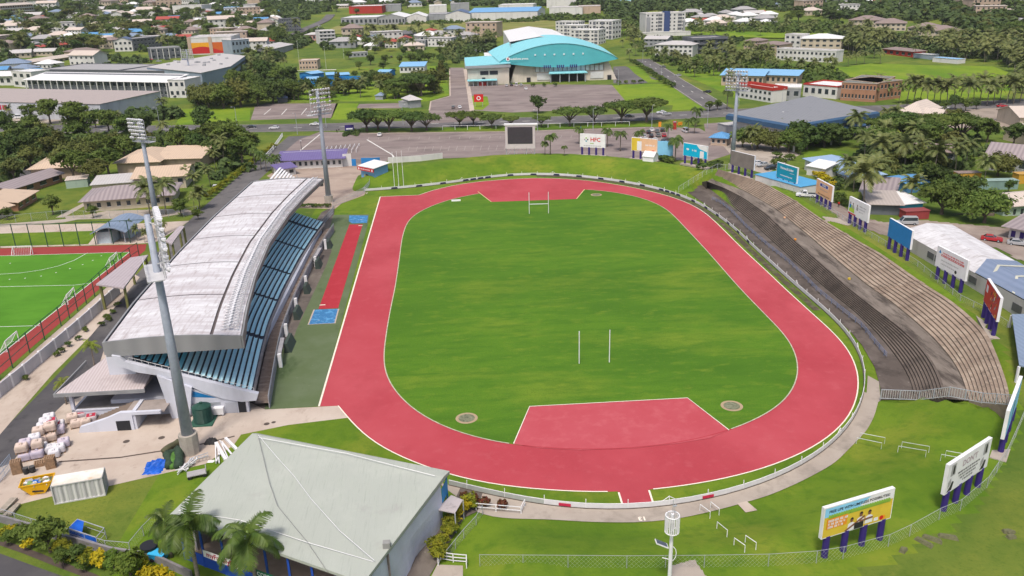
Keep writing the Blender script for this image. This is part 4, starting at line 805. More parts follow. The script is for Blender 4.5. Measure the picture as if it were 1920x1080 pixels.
# ==== grandstand
FX = [(-66, -56.6), (-61, -57.2), (-45, -59.2), (-32, -60.6), (-13, -61.3), (8, -61.4), (28, -60.8), (41, -60.0), (50, -59.6)]
def fx(y, pts=FX): return float(np.interp(y, [p[0] for p in pts], [p[1] for p in pts]))
ys_ = np.linspace(-61.5, 40.0, 60)
fxs = np.array([fx(y) for y in ys_])
for _ in range(8): fxs[1:-1] = (fxs[:-2]+2*fxs[1:-1]+fxs[2:])/4
RX = [(-66, -56.9), (-61.3, -57.3), (-55, -58.4), (-50, -59.2), (-33, -61.4), (-12.6, -63.1), (11, -63.2), (28, -62.3), (42.5, -60.9), (50, -60)]
BXp = [(-66, -77.8), (-62.4, -78.1), (-44.8, -79.6), (-17.4, -80.6), (11.5, -80.7), (49, -79.5), (60, -79)]
def grandstand():
  r = thing('grandstand', 'large covered grandstand with curved white roof and rows of blue seats beside the track', 'grandstand')
  wallm = layers('stand_wall', (0.56, 0.58, 0.66), [((0.42, 0.43, 0.48), 0.15, 0.5, 0.75, (1, 1, .3), 8), ((0.3, 0.29, 0.3), 0.5, 0.66, 0.82, (1, 1, .2), 8)], rough=0.8)
  fas = corr('fascia_grey', (0.22, 0.225, 0.235), (0.26, 0.265, 0.275), 3.2, 0, 0.6, 0.2, (0.12, 0.12, 0.12), .65, .9)
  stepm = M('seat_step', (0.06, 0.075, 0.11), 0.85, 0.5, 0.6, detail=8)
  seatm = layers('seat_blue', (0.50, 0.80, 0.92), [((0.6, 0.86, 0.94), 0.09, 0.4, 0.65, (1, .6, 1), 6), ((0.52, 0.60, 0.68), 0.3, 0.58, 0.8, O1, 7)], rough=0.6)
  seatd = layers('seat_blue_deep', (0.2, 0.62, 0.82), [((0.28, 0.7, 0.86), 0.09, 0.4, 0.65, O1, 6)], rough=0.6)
  nrow, run, rise, z0 = 20, 0.88, 0.36, 2.8
  aisles = [-39.5, -20, -3.5, 14.5, 31.5]
  def off(i, a=0.0): return fxs-run*i-a
  n = len(ys_); edges = [-70]+aisles+[50]; blocks = []
  for e0, e1 in zip(edges[:-1], edges[1:]):
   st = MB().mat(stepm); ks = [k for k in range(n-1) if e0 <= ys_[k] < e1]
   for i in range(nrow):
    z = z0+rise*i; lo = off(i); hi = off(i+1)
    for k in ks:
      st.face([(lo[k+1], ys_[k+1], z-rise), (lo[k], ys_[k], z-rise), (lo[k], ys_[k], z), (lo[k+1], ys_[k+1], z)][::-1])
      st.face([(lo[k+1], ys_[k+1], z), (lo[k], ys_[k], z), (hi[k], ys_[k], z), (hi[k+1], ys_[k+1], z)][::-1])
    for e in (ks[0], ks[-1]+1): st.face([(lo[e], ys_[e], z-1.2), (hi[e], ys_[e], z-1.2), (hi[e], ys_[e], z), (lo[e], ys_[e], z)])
   blocks.append(st.obj('seating_block', r))
  yy = np.arange(-60.6, 39.4, .55)
  for i in range(nrow):
   z = z0+rise*i; X = np.interp(yy, ys_, off(i)-0.36)
   for bi, (e0, e1) in enumerate(zip(edges[:-1], edges[1:])):
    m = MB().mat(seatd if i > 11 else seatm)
    for k in range(len(yy)):
      if not e0+.6 < yy[k]+.25 < e1-.6: continue
      m.box(X[k]-.2, yy[k], z+.3, X[k]+.32, yy[k]+.5, z+.36); m.box(X[k]-.25, yy[k], z+.3, X[k]-.19, yy[k]+.5, z+.58)
    m.obj('seat_row', blocks[bi])
  m = MB().mat(M('stand_front', (0.27, 0.25, 0.25), 0.8, 0.2, .4))
  for k in range(n-1):
    a, b = k, k+1
    for (o1, zb, o2, zt) in ((0.0, 2.35, .4, 2.55),):
      m.hexa([(fxs[a]+o1, ys_[a], zb-.3), (fxs[a]+o2, ys_[a], zb-.3), (fxs[b]+o2, ys_[b], zb-.3), (fxs[b]+o1, ys_[b], zb-.3)], [(fxs[a]+o1, ys_[a], zt), (fxs[a]+o2, ys_[a], zt), (fxs[b]+o2, ys_[b], zt), (fxs[b]+o1, ys_[b], zt)])
  m.obj('front_walkway', r)
  m = MB().mat(M('front_grey', (.30, .29, .31), .8, .25, .5))
  for k in range(n-1):
    a, b = k, k+1; m.hexa([(fxs[a]+2.5, ys_[a], 0), (fxs[a]+2.65, ys_[a], 0), (fxs[b]+2.65, ys_[b], 0), (fxs[b]+2.5, ys_[b], 0)], [(fxs[a]+2.5, ys_[a], 1.7), (fxs[a]+2.65, ys_[a], 1.7), (fxs[b]+2.65, ys_[b], 1.7), (fxs[b]+2.5, ys_[b], 1.7)])
  m.obj('front_wall', r)
  m = MB().mat(layers('front_deck', (.20, .155, .13), [((.30, .25, .22), .3, .5, .7, (1, 3, 1), 9), ((.10, .08, .07), .6, .5, .7, O1, 8)]))
  for k in range(n-1): m.face([(fxs[k]+.3, ys_[k], 1.0), (fxs[k]+2.5, ys_[k], 1.0), (fxs[k+1]+2.5, ys_[k+1], 1.0), (fxs[k+1]+.3, ys_[k+1], 1.0)])
  m.obj('front_deck', r)
  for y, d in ((-40, 5), (-24, 4), (-9, 3), (8, 4), (24, 3)):
    m = MB().mat(M('dugout_green', (.05, .07, .06), .7)); x = fx(y)+3.6; m.hexa([(x, y, 0), (x+1.3, y, 0), (x+1.3, y+d, 0), (x, y+d, 0)], [(x, y, 1.9), (x+.6, y, 1.9), (x+.6, y+d, 1.9), (x, y+d, 1.9)]); m.obj('dugout', r)
  m = MB().mat(steel)
  for z in (1.95, 2.3): m.tube([(fxs[k]+2.58, ys_[k], z) for k in range(n)], .05, 4)
  for k in range(0, n, 1): m.bar((fxs[k]+2.58, ys_[k], 1.6), (fxs[k]+2.58, ys_[k], 2.3), .07)
  m.obj('front_rail', r)
  for y in range(-46, 38, 14): x = fx(y)+3.4; m = MB().mat(white); m.box(x-.3, y-.3, 0, x+.3, y+.3, 2.6); m.obj('front_pillar', r)
  m = MB().mat(M('front_canopy', (0.33, 0.32, 0.34), 0.7, .2, .5))
  for a, b in ((-46, -38), (10, 18)):
    for y in np.arange(a, b, 2): x, x2 = fx(y)+1.9, fx(y+2)+1.9; m.hexa([(x+1.0, y, 2.2), (x+1.75, y, 2.15), (x2+1.75, y+2, 2.15), (x2+1.0, y+2, 2.2)], [(x+1.0, y, 2.35), (x+1.75, y, 2.3), (x2+1.75, y+2, 2.3), (x2+1.0, y+2, 2.35)])
  m.obj('front_ledge', r)
  m = MB().mat(wallm); m.hexa([(-80, -60, 0), (-60, -60, 0), (-60.5, 38, 0), (-80, 38, 0)], [(-80, -60, 2.3), (-60, -60, 2.3), (-60.5, 38, 2.3), (-80, 38, 2.3)]); m.box(-80.2, -58, 2.3, -76, 40, 11.0); m.obj('rear_building', r)
  m = MB().mat(wallm)
  prof = [(-55.8, 3.2), (-56.2, 2.1), (-58.5, 2.0), (-61.3, 2.7), (-64, 3.9), (-66.5, 5.5), (-68.5, 6.7), (-71, 7.5), (-74, 8.2), (-76.5, 9.5), (-77.2, 11.3), (-76, 11), (-75.4, 10.1)]
  for y0, y1 in ((-62.6, -61.7),):
    A = [(x, y0, z) for x, z in prof]; B = [(x, y1, z) for x, z in prof]; k = len(prof); nb = len(m.v); m.v += A+B
    m.f.append(tuple(nb+i for i in range(k))); m.f.append(tuple(nb+k+i for i in reversed(range(k)))); m.m += [0]*2
    for i in range(k): j = (i+1) % k; m.f.append((nb+i, nb+k+i, nb+k+j, nb+j)); m.m.append(0)
  m.hexa([(-69.6, -63.2, 0), (-66.8, -63.2, 0), (-66.8, -61.6, 0), (-69.6, -61.6, 0)], [(-70.8, -63.0, 7.6), (-65.8, -63.0, 5.2), (-65.8, -61.6, 5.2), (-70.8, -61.6, 7.6)])
  m.obj('raked_beam', r)
  m = MB().mat(white)
  for k in range(20):
    t = k/19; x = -56.5-18.5*t; z = 3.4+6.5*t; m.bar((x, -62, z-.4), (x, -62, z+.7), .04)
  m.bar((-56.5, -62, 4.1), (-75, -62, 10.6), .05); m.obj('beam_rail', r)
  m = MB().mat(wallm); m.hexa([(-67, -62.4, 0), (-57.6, -62.4, 0), (-57.6, -61.7, 0), (-67, -61.7, 0)], [(-67, -62.4, 5.0), (-57.6, -62.4, 1.9), (-57.6, -61.7, 1.9), (-67, -61.7, 5.0)]); ew = m.obj('end_wall', r)
  m = MB().mat(dark); m.box(-59.2, -62.46, .05, -58, -62.3, 2.05); m.obj('door', ew); m = MB().mat(paint('vent_grey', (.3, .32, .36)))
  m.box(-63.6, -62.46, 1.6, -61.9, -62.3, 2.1); m.box(-66.7, -62.46, 1.5, -66, -62.3, 2.1); m.obj('vent', ew)
  m = MB().mat(M('panel_blue', (0.01, .17, .42), .5)); m.face([(-66.6, -62.43, 3.3), (-62.4, -62.43, 2.9), (-66.6, -62.43, 4.6)]); m.obj('blue_panel', ew)
  m = MB().mat(paint('wall_line', (.42, .44, .5))); m.box(-61.2, -62.47, .05, -59.4, -62.4, 2.0); m.obj('hatch', ew)
  roofm = layers('stand_roof', (0.54, 0.515, 0.535), [((0.68, 0.68, 0.70), 0.25, 0.42, 0.6, (.25, 1.8, 1), 6), ((0.47, 0.43, 0.44), 0.35, 0.48, 0.68, (.3, 2.2, 1), 8), ((0.38, 0.33, 0.33), 1.4, 0.5, 0.72, (1.6, .2, 1), 6), ((0.36, 0.31, 0.30), 0.12, 0.62, 0.78, (.5, 1.5, 1), 9)], rough=0.5, spec=.4)
  yr = np.linspace(-61.8, 47.0, 7)
  def sec(y):
    xb = float(np.interp(y, [p[0] for p in BXp], [p[1] for p in BXp])); xf = float(np.interp(y, [p[0] for p in RX], [p[1] for p in RX]))
    return xb, xf
  def zr(t): return 13.25+.55*math.sin(math.pi*min(1, t*1.02)) if t < .98 else 13.25
  def roof_piece(t0, t1, ya, yb, name, mt, dz=0, nt_=8):
    m = MB().mat(mt); nn = 4
    for i in range(nn):
      y0, y1 = ya+(yb-ya)*i/nn, ya+(yb-ya)*(i+1)/nn; s0, s1 = sec(y0), sec(y1)
      for j in range(nt_):
        u0, u1 = t0+(t1-t0)*j/nt_, t0+(t1-t0)*(j+1)/nt_
        q = lambda s, u, y: (s[0]+(s[1]-s[0])*u, y, zr(u)+dz)
        m.face([q(s0, u0, y0), q(s0, u1, y0), q(s1, u1, y1), q(s1, u0, y1)])
    return m.obj(name, r, True)
  for i in range(6): roof_piece(0.02, .77, yr[i]+.15, yr[i+1]-.15, 'roof_panel', roofm); roof_piece(.795, .995, yr[i]+.06, yr[i+1]-.06, 'roof_lip', roofm, .05, 3)
  roof_piece(0.0, 1.0, -61.9, 47.1, 'roof_gutter', M('gutter_dark', (.12, .1, .1), .8), -.22)
  ft = MB().mat(fas); Y = np.linspace(-62.1, 47.3, 40)
  for a, b in zip(Y[:-1], Y[1:]):
    for e, s_ in ((1, 1), (0, -1)):
      x0, x1 = sec(a)[e], sec(b)[e]; w_ = .3*s_
      lo = (12.25-1.1*max(0, (-50-a)/12)) if e else 11.2
      q = [(x0, a), (x0+w_, a), (x1+w_, b), (x1, b)]
      if e == 0: q = q[::-1]
      ft.hexa([(*p, lo) for p in q], [(*p, 13.3) for p in q])
  for y in (-62.1, 47.3):
    s = sec(y); m2 = ft; N = 12
    for j in range(N):
      u0, u1 = j/N, (j+1)/N; x0, x1 = s[0]+(s[1]-s[0])*u0, s[0]+(s[1]-s[0])*u1; z0_, z1_ = zr(u0)+.15, zr(u1)+.15
      m2.hexa([(x0, y-.15, 10.9+.3*u0), (x1, y-.15, 10.9+.3*u1), (x1, y+.15, 10.9+.3*u1), (x0, y+.15, 10.9+.3*u0)], [(x0, y-.15, z0_), (x1, y-.15, z1_), (x1, y+.15, z1_), (x0, y+.15, z0_)])
  ft.obj('fascia', r)
  sf = MB().mat(paint('soffit', (.3, .3, .31)))
  for a, b in zip(Y[:-1], Y[1:]): s0, s1 = sec(a), sec(b); sf.face([(s0[0], a, 11.6), (s1[0], b, 11.6), (s1[1], b, 12.5), (s0[1], a, 12.5)])
  sf.obj('soffit', r)
  m = MB().mat(M('truss_white', (.55, .55, .58), .5)); yt = np.arange(-60, 45, 1.25)
  def tp(y, u, z): s = sec(y); return (s[0]+(s[1]-s[0])*u, y, z)
  for k, y in enumerate(yt):
    m.bar(tp(y, .84, 13.6), tp(y, .97, 14.4), .16); m.bar(tp(y, .97, 13.3), tp(y, .97, 14.4), .12); m.bar(tp(y, .84, 13.6), tp(y+1.25, .97, 14.4), .12)
    m.bar(tp(y, .9, 14.1), tp(y+.6, .92, 14.3), .45)
  m.tube([tp(y, .97, 14.2) for y in yt], .06, 4); m.tube([tp(y, .9, 13.9) for y in yt], .06, 4); m.obj('light_truss', r)
  m = MB().mat(dark)
  for (y, u, a, b) in ((-38, .9, 1.2, .9),): pass
  ol = paint('olive_post', (.17, .17, .06)); cm = corr('canopy_sheet', (.36, .31, .33), (.42, .37, .39), .8, 0, .6, .4, (.2, .17, .18))
  for poly in ([(180, 533), (245, 483), (278, 478), (232, 540)], [(310, 452), (336, 424), (346, 424), (322, 458)]):
    m = MB().mat(cm); q = PL(poly, 6.2); q = q if (q[1]-q[0]).cross(q[2]-q[1]).z > 0 else q[::-1]; m.prism(q, 5.9, 6.25); cn = m.obj('rear_canopy', r)
    cpt = sum((v for v in q), Vector())/4
    m = MB().mat(ol)
    for v in q: w_ = v.lerp(cpt, .12); m.bar((w_.x, w_.y, 0), (w_.x, w_.y, 5.9), .45)
    m.obj('canopy_posts', cn)
  m = MB().mat(corr('wing_tile', (.40, .34, .34), (.48, .43, .44), .5, 0, .7, .3, (.28, .24, .24))); E0, E1, E2, E3 = P(166, 708, 5.2), P(256, 690, 5.2), P(300, 660, 5.2), P(196, 668, 5.2)
  A0, A1, A2, A3 = (-87.2, -62.3), (-73.5, -62.3), (-73.5, -50), (-84.5, -50)
  m.hexa([(A0[0], A0[1], 4.9), (A1[0], A1[1], 4.9), (A2[0], A2[1], 4.9), (A3[0], A3[1], 4.9)], [(A0[0]+.3, A0[1]+.3, 5.2), (A1[0], A1[1]+.3, 5.2), (A2[0], A2[1], 7.0), (A3[0]+3, A3[1], 7.0)]); m.obj('wing_roof', r)
  m = MB().mat(fas); m.box(-87.4, -62.5, 4.5, -73.3, -62.3, 5.1); m.box(-87.4, -62.3, 4.5, -87.2, -50, 5.1); m.obj('wing_fascia', r)
  m = MB().mat(wallm); m.box(-85.6, -61.6, 0, -85.1, -61.1, 4.6); m.box(-85.6, -61.5, 0, -70.5, -61.2, 1.5); m.box(-85.6, -61.6, 1.4, -70.5, -52, 1.6); m.box(-85.6, -53, 0, -85.2, -52.5, 4.6); m.box(-85.5, -52.3, 0, -70, -52, 4.7); m.obj('wing_walls', r)
  m = MB().mat(M('deck_floor', (.2, .19, .19), .8, .25, .4)); m.box(-85.1, -61.2, 1.6, -70, -52.3, 1.64); m.obj('wing_floor', r)
  m = MB().mat(layers('stair_tread', (.19, .15, .125), [])); ns = 11
  for k in range(ns):
    x = -82.4+k*.62; m.box(x, -65.4, 0, x+.62, -61.65, .2+k*.24)
  m.obj('stair', r)
  m = MB().mat(wallm)
  st0 = [(-82.9, 0), (-74.4, 0), (-74.4, 3.1), (-76.2, 3.1), (-78.4, 2.2), (-82.6, .95)]
  nb = len(m.v); A = [(x, -66.2, z) for x, z in st0]; B = [(x, -65.5, z) for x, z in st0]; m.v += A+B; k = len(st0); m.f.append(tuple(range(nb, nb+k))); m.f.append(tuple(range(nb+2*k-1, nb+k-1, -1))); m.m += [0, 0]
  for i in range(k): j = (i+1) % k; m.f.append((nb+j, nb+i, nb+k+i, nb+k+j)); m.m.append(0)
  m.box(-74.4, -66.2, 2.6, -70, -65.7, 3.1); m.box(-74.6, -66.0, 0, -74, -61.7, 3.0); m.obj('stair_parapet', r)
  m = MB().mat(M('landing', (.30, .26, .24), .8, .2, .5)); m.box(-75.6, -65.5, 2.6, -69.6, -61.7, 2.8); m.obj('landing', r)
  m = MB().mat(dark); m.box(-77, -66.26, .05, -74.9, -66.1, 1.7); m.obj('store_door', r)
  return r
grandstand()
# ==== yard and shed at the near left
def shed():
  z = 6.5; A, B, C, D = P(480, 806, z+.15), P(843, 880, z), P(682, 1092, z), P(318, 965, z)
  r = thing('pavilion', 'large pale green flat roofed pavilion with a white tarpaulin side by the near track bend', 'pavilion')
  rm = layers('pavilion_roof', (0.375, 0.40, 0.36), [((0.42, 0.445, 0.40), 0.1, 0.45, 0.65, O1, 5), ((0.38, 0.41, 0.36), 0.5, 0.5, 0.75, (2, .4, 1), 6), ((.33, .33, .31), .25, .6, .8, O1, 9), ((.30, .33, .29), 2.2, .55, .75, (3, .15, 1), 4)], rough=.6)
  m = MB().mat(rm); E = A.lerp(D, .05); G = B.lerp(C, .08)
  low = lambda v, d: Vector((v.x, v.y, v.z-d))
  m.face([low(D, 0), low(C, 0), G+Vector((0, 0, .03)), E+Vector((0, 0, .03))]); m.face([E+Vector((0, 0, .03)), G+Vector((0, 0, .03)), low(B, .25), low(A, .5)])
  m.face([low(A, .5), low(B, .25), low(B, .55), low(A, .8)]); m.face([low(C, 0), low(D, 0), low(D, .35), low(C, .35)][::-1]); m.face([low(D, 0), E, low(A, .5), low(A, .8), low(D, .35)]); m.face([B-Vector((0, 0, .25)), G, low(C, 0), low(C, .35), low(B, .55)]); m.obj('roof', r)
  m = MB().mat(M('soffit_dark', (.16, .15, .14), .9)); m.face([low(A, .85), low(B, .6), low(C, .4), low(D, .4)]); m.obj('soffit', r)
  c = (A+B+C+D)/4
  ins = lambda v, k: Vector((v.x+(c.x-v.x)*k, v.y+(c.y-v.y)*k, 0))
  a, b, cc, d = ins(A, .05), ins(B.lerp(C, .1), .02), ins(C, .03), ins(D, .14)
  tarp = M('tarpaulin', (.58, .60, .72), .6, .12, .25, bump=.8); m = MB().mat(tarp); N = 16; nb = []
  for i in range(N+1):
    t = i/N; p = b.lerp(cc, t); o_ = .25*math.sin(t*9)+.1*math.sin(t*31)
    nb.append([(p.x, p.y, 6.3), (p.x+.1+.3*o_, p.y-.1, 3.4+.5*math.sin(t*5)), (p.x+.3*math.sin(t*14), p.y, .0)])
  for i in range(N):
    for j in range(2): m.face([nb[i][j+1], nb[i+1][j+1], nb[i+1][j], nb[i][j]][::-1])
  m.obj('tarpaulin_wall', r, True)
  m = MB().mat(M('pav_wall', (.42, .40, .40), .8, .15, .4)); k = .25
  for p, q in ((a, b), (a, d)): dv = (q-p).normalized(); nv = Vector((-dv.y, dv.x, 0))*.12; m.hexa([p-nv, q-nv, q+nv, p+nv], [v+Vector((0, 0, 6.0)) for v in (p-nv, q-nv, q+nv, p+nv)])
  m.obj('wall', r)
  m = MB().mat(paint('blue_rail', (.02, .08, .42))); f0, f1 = ins(D, .05), ins(C, .04); dv = (f1-f0).normalized(); nv = Vector((-dv.y, dv.x, 0))
  for t in np.linspace(0, 1, 9): p = f0.lerp(f1, t); m.box(p.x-.12, p.y-.12, 0, p.x+.12, p.y+.12, 6.1)
  m.hexa([f0-nv*.06, f1-nv*.06, f1+nv*.06, f0+nv*.06], [v+Vector((0, 0, 1.6)) for v in (f0-nv*.06, f1-nv*.06, f1+nv*.06, f0+nv*.06)]); m.obj('blue_posts', r)
  m = MB().mat(M('deck_tan', (.36, .29, .24), .8)); i0, i1 = f0+nv*5, f1+nv*5; m.hexa([f0, f1, i1, i0], [v+Vector((0, 0, .9)) for v in (f0, f1, i1, i0)]); m.obj('deck', r)
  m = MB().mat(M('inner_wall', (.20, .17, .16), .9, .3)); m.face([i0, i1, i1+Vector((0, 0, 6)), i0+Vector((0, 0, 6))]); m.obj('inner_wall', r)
  def banner(t0, t1, m1, txt, col, size):
    p, q = f0.lerp(f1, t0)-nv*1.6, f0.lerp(f1, t1)-nv*1.6; m = MB().mat(m1); m.hexa([p-nv*.03, q-nv*.03, q, p], [v+Vector((0, 0, .95)) for v in (p-nv*.03, q-nv*.03, q, p)])
    for i_, v in enumerate(m.v): m.v[i_] = (v[0], v[1], v[2]+3.3)
    o = m.obj('banner', r)
    if txt: mid = (p+q)/2-nv*.06; mid.z = 3.78; link('lettering', text_mesh(txt, size, col, .02), o, mid, (math.pi/2, 0, math.atan2(dv.y, dv.x)))
  banner(.2, .42, WH, 'myFamilyPay', pc('ink_red', (.4, .03, .08)), .95); banner(.5, .73, pc('banner_green', (.0, .13, .07)), 'CORPORATE BOX', WH, .72); banner(.735, .9, RED, '', WH, .5)
  m = MB().mat(white); zt = 7.05
  m.tube([P(483, 814, zt), P(520, 858, zt-.1), P(552, 893, zt-.1), P(583, 935, zt-.1), P(637, 995, zt-.1), P(702, 1051, zt-.15)], .035, 4)
  m.tube([P(484, 820, zt), P(650, 850, zt), P(815, 892, zt-.2)], .035, 4); m.tube([P(335, 957, 6.7), P(450, 975, 6.8), P(577, 1017, 6.75), P(700, 1053, 6.6)], .035, 4)
  m.obj('roof_cables', r); m = MB().mat(M('cable_grey', (.25, .25, .24)))
  m.tube([P(483, 814, zt), P(493, 855, zt-.1), P(505, 905, zt-.1), P(520, 948, zt-.1), P(577, 1017, 6.75), P(614, 1072, 6.6)], .035, 4)
  m.box(*[v for v in (P(718, 1030, 6.5).x, P(718, 1030, 6.5).y, 6.5)], P(718, 1030, 6.5).x+.8, P(718, 1030, 6.5).y+.7, 7.2); m.obj('dark_cable', r)
  m = MB().mat(paint('balcony_blue', (.02, .24, .55))); p, q = P(820, 1000, 0), P(843, 955, 0)
  bb, be = Vector((b.x+.1, b.y, 0)), Vector((B.x-.5, B.y+.3, 0));
  m.hexa([bb, bb+Vector((.1, 0, 0)), be+Vector((.1, 0, 0)), be], [v+Vector((0, 0, 2.0)) for v in (bb, bb+Vector((.1, 0, 0)), be+Vector((.1, 0, 0)), be)])
  for i_, v in enumerate(m.v): m.v[i_] = (v[0], v[1], v[2]+3.0)
  m.box(be.x-.1, be.y-.1, 0, be.x+.1, be.y+.1, 6); m.obj('balcony', r)
  return r
shed()
def awning():
  q = PL([(818, 955), (846, 928), (868, 937), (853, 962)], 2.9)
  r = thing('awning', 'small weathered grey sheet awning on posts beside the pavilion corner', 'awning')
  m = MB().mat(layers('awning_sheet', (.42, .38, .39), [((.16, .15, .15), .6, .5, .7, O1, 9)])); m.hexa([v-Vector((0, 0, .12)) for v in q], q); m.obj('sheet', r)
  for v in q: m = MB().mat(steel); m.bar((v.x, v.y, 0), (v.x, v.y, 2.8), .14); m.obj('post', r)
awning()
def container():
  a, b, c_, d = P(104, 946), P(198, 929), P(201, 906), P(100, 918); r = thing('shipping_container', 'white corrugated shipping container with a rust stained top standing on the grass edge', 'container')
  L = (b-a); dv = L.normalized(); nv = Vector((-dv.y, dv.x, 0)); w_, h_ = 2.6, 2.9; q = [a, b, b+nv*w_, a+nv*w_]
  wm = corr('container_white', (.62, .62, .62), (.40, .40, .41), .9, 0, .5, .6, (.35, .3, .26), .62, .85)
  n = 44
  for (p, q_) in ((q[0], q[1]), (q[2], q[3])):
    m = MB().mat(wm); e = (q_-p); o = Vector((e.y, -e.x, 0)).normalized()
    for i in range(n):
      t0, t1 = i/n, (i+1)/n; k = (0, .07, .07, 0)[i % 4]; k2 = (.07, .07, 0, 0)[i % 4]
      A, B = p+e*t0-o*k, p+e*t1-o*k2; m.face([A, B, B+Vector((0, 0, h_-.05)), A+Vector((0, 0, h_-.05))])
    m.obj('side', r)
  m = MB().mat(layers('container_top', (.62, .56, .47), [((.5, .3, .14), .5, .5, .72, O1, 8), ((.72, .7, .66), .3, .4, .6, O1)])); m.hexa([v+Vector((0, 0, h_-.08)) for v in q], [v+Vector((0, 0, h_)) for v in q]); m.obj('roof', r)
  fr = MB().mat(paint('container_frame', (.5, .5, .5)))
  for v in q: fr.bar(v, v+Vector((0, 0, h_)), .16)
  for i in range(4): fr.bar(q[i]+Vector((0, 0, .08)), q[(i+1) % 4]+Vector((0, 0, .08)), .16); fr.bar(q[i]+Vector((0, 0, h_-.1)), q[(i+1) % 4]+Vector((0, 0, h_-.1)), .14)
  fr.obj('frame', r)
  for e in (0, 1):
    p = q[1+2*e] if e == 0 else q[3]; p2 = q[2] if e == 0 else q[0]
    for k in (0, 1):
      A, B = p.lerp(p2, .04+.48*k), p.lerp(p2, .48+.48*k); o = (dv if e == 0 else -dv)*.02; m = MB().mat(paint('container_door', (.47, .48, .5))); m.hexa([A-o, A+o, B+o, B-o], [v+Vector((0, 0, h_-.25)) for v in (A-o, A+o, B+o, B-o)]); dd = m.obj('door', r)
      m = MB().mat(steel)
      for t in (.3, .7): s = A.lerp(B, t)+o*4; m.bar(s+Vector((0, 0, .2)), s+Vector((0, 0, h_-.3)), .06)
      m.obj('lock_rod', dd)
container()
def skip():
  a, b = P(45, 932), P(98, 922); dv = (b-a).normalized(); nv = Vector((-dv.y, dv.x, 0)); L = (b-a).length
  r = thing('skip_bin', 'yellow open skip bin full of rubbish left of the white container', 'skip')
  ym = paint('skip_yellow', (.66, .36, .005)); w_, h_ = 2.2, 1.6
  bt = [a+dv*.9, b-dv*.9, b-dv*.9+nv*w_, a+dv*.9+nv*w_]; tp = [a-dv*.3, b+dv*.3, b+dv*.3+nv*w_, a-dv*.3+nv*w_]
  m = MB().mat(ym)
  for i in range(4): j = (i+1) % 4; m.face([bt[i], bt[j], tp[j]+Vector((0, 0, h_)), tp[i]+Vector((0, 0, h_))]); m.face([tp[i]+Vector((0, 0, h_)), tp[j]+Vector((0, 0, h_)), bt[j], bt[i]]) if False else None
  m.obj('bin', r); m = MB().mat(ym)
  for i in range(4): m.bar(tp[i]+Vector((0, 0, h_)), tp[(i+1) % 4]+Vector((0, 0, h_)), .14)
  m.obj('rim', r)
  m = MB().mat(M('rubbish', (.10, .10, .06), .9, .5, 2)); m.hexa([v+Vector((0, 0, .1)) for v in bt], [v.lerp((tp[0]+tp[2])/2, .06)+Vector((0, 0, h_-.35)) for v in tp])
  cols = [pc('rub_blue', (.03, .15, .5)), WH, GRY, pc('rub_green', (.2, .3, .1)), pc('rub_tan', (.35, .28, .2))]
  c0 = (tp[0]+tp[2])/2
  for k in range(26):
    m.mat(rnd.choice(cols)); x, y, s = rnd.uniform(-L*.42, L*.42), rnd.uniform(-.8, .8), rnd.uniform(.15, .5); p = c0+dv*x+nv*y+Vector((0, 0, h_-.4)); an = rnd.uniform(0, 3); e = Vector((math.cos(an), math.sin(an), 0))*s; g = Vector((-e.y, e.x, 0))*rnd.uniform(.4, 1); zz = Vector((0, 0, rnd.uniform(.15, .45)))
    m.hexa([p-e-g, p+e-g, p+e+g, p-e+g], [p-e*.8-g+zz, p+e*.7-g+zz, p+e*.8+g+zz, p-e+g+zz])
  m.obj('rubbish', r); m = MB().mat(K)
  p = a+dv*L*.35+Vector((0, 0, .55))-nv*.05; o = link('mark', text_mesh('SKIP HIRE', .5, K, .01), r, p+dv*.8+Vector((0, 0, .35)), (math.radians(75), 0, math.atan2(dv.y, dv.x))); bpy.data.objects.remove(o)
  m.box(p.x, p.y-.12, p.z, p.x+1.5, p.y-.08, p.z+.25); m.obj('stencil', r)
skip()
def bulk_proto(name, m1, m2, w_=1.7, h=1.15, soft=True):
  p = Proto('pallet_sack'); m = MB().mat(wood);
  for x in (-.7, -.25, .25, .7): m.box(x-.12, -.75, 0, x+.12, .75, .14)
  pal = m.mesh('pallet'); m = MB().mat(m1); N = 14; lay = []
  for z, s in ((.14, .86), (.3, 1.0), (.75*h, 1.03), (h*.95, .96), (h+.05, .8)):
    lay.append([(w_/2*s*np.sign(math.cos(a))*abs(math.cos(a))**.35, w_/2*s*np.sign(math.sin(a))*abs(math.sin(a))**.35, z+.04*math.sin(a*3)) for a in [2*math.pi*k/N for k in range(N)]])
  for i in range(len(lay)-1):
    for k in range(N): j = (k+1) % N; m.face([lay[i][k], lay[i][j], lay[i+1][j], lay[i+1][k]])
  m.mat(m2); m.face(lay[-1]); m.mat(m1)
  m.hexa([(-.25, -.25, h+.04), (.25, -.25, h+.04), (.25, .25, h+.04), (-.25, .25, h+.04)], [(-.1, -.15, h+.2), (.15, -.1, h+.2), (.1, .15, h+.2), (-.15, .1, h+.2)])
  p.add('sack', m.mesh('sack', True)); p.add('pallet', pal); return p
sk = {c: bulk_proto(c, M('sack_'+c, col, .6, .12, .8, bump=.5), M('sacktop_'+c, col2, .6, .15, .8)) for c, col, col2 in (('white', (.55, .54, .58), (.68, .66, .68)), ('cream', (.50, .40, .34), (.62, .5, .44)), ('lilac', (.42, .38, .47), (.55, .48, .54)), ('redtop', (.48, .42, .44), (.42, .03, .06)))}
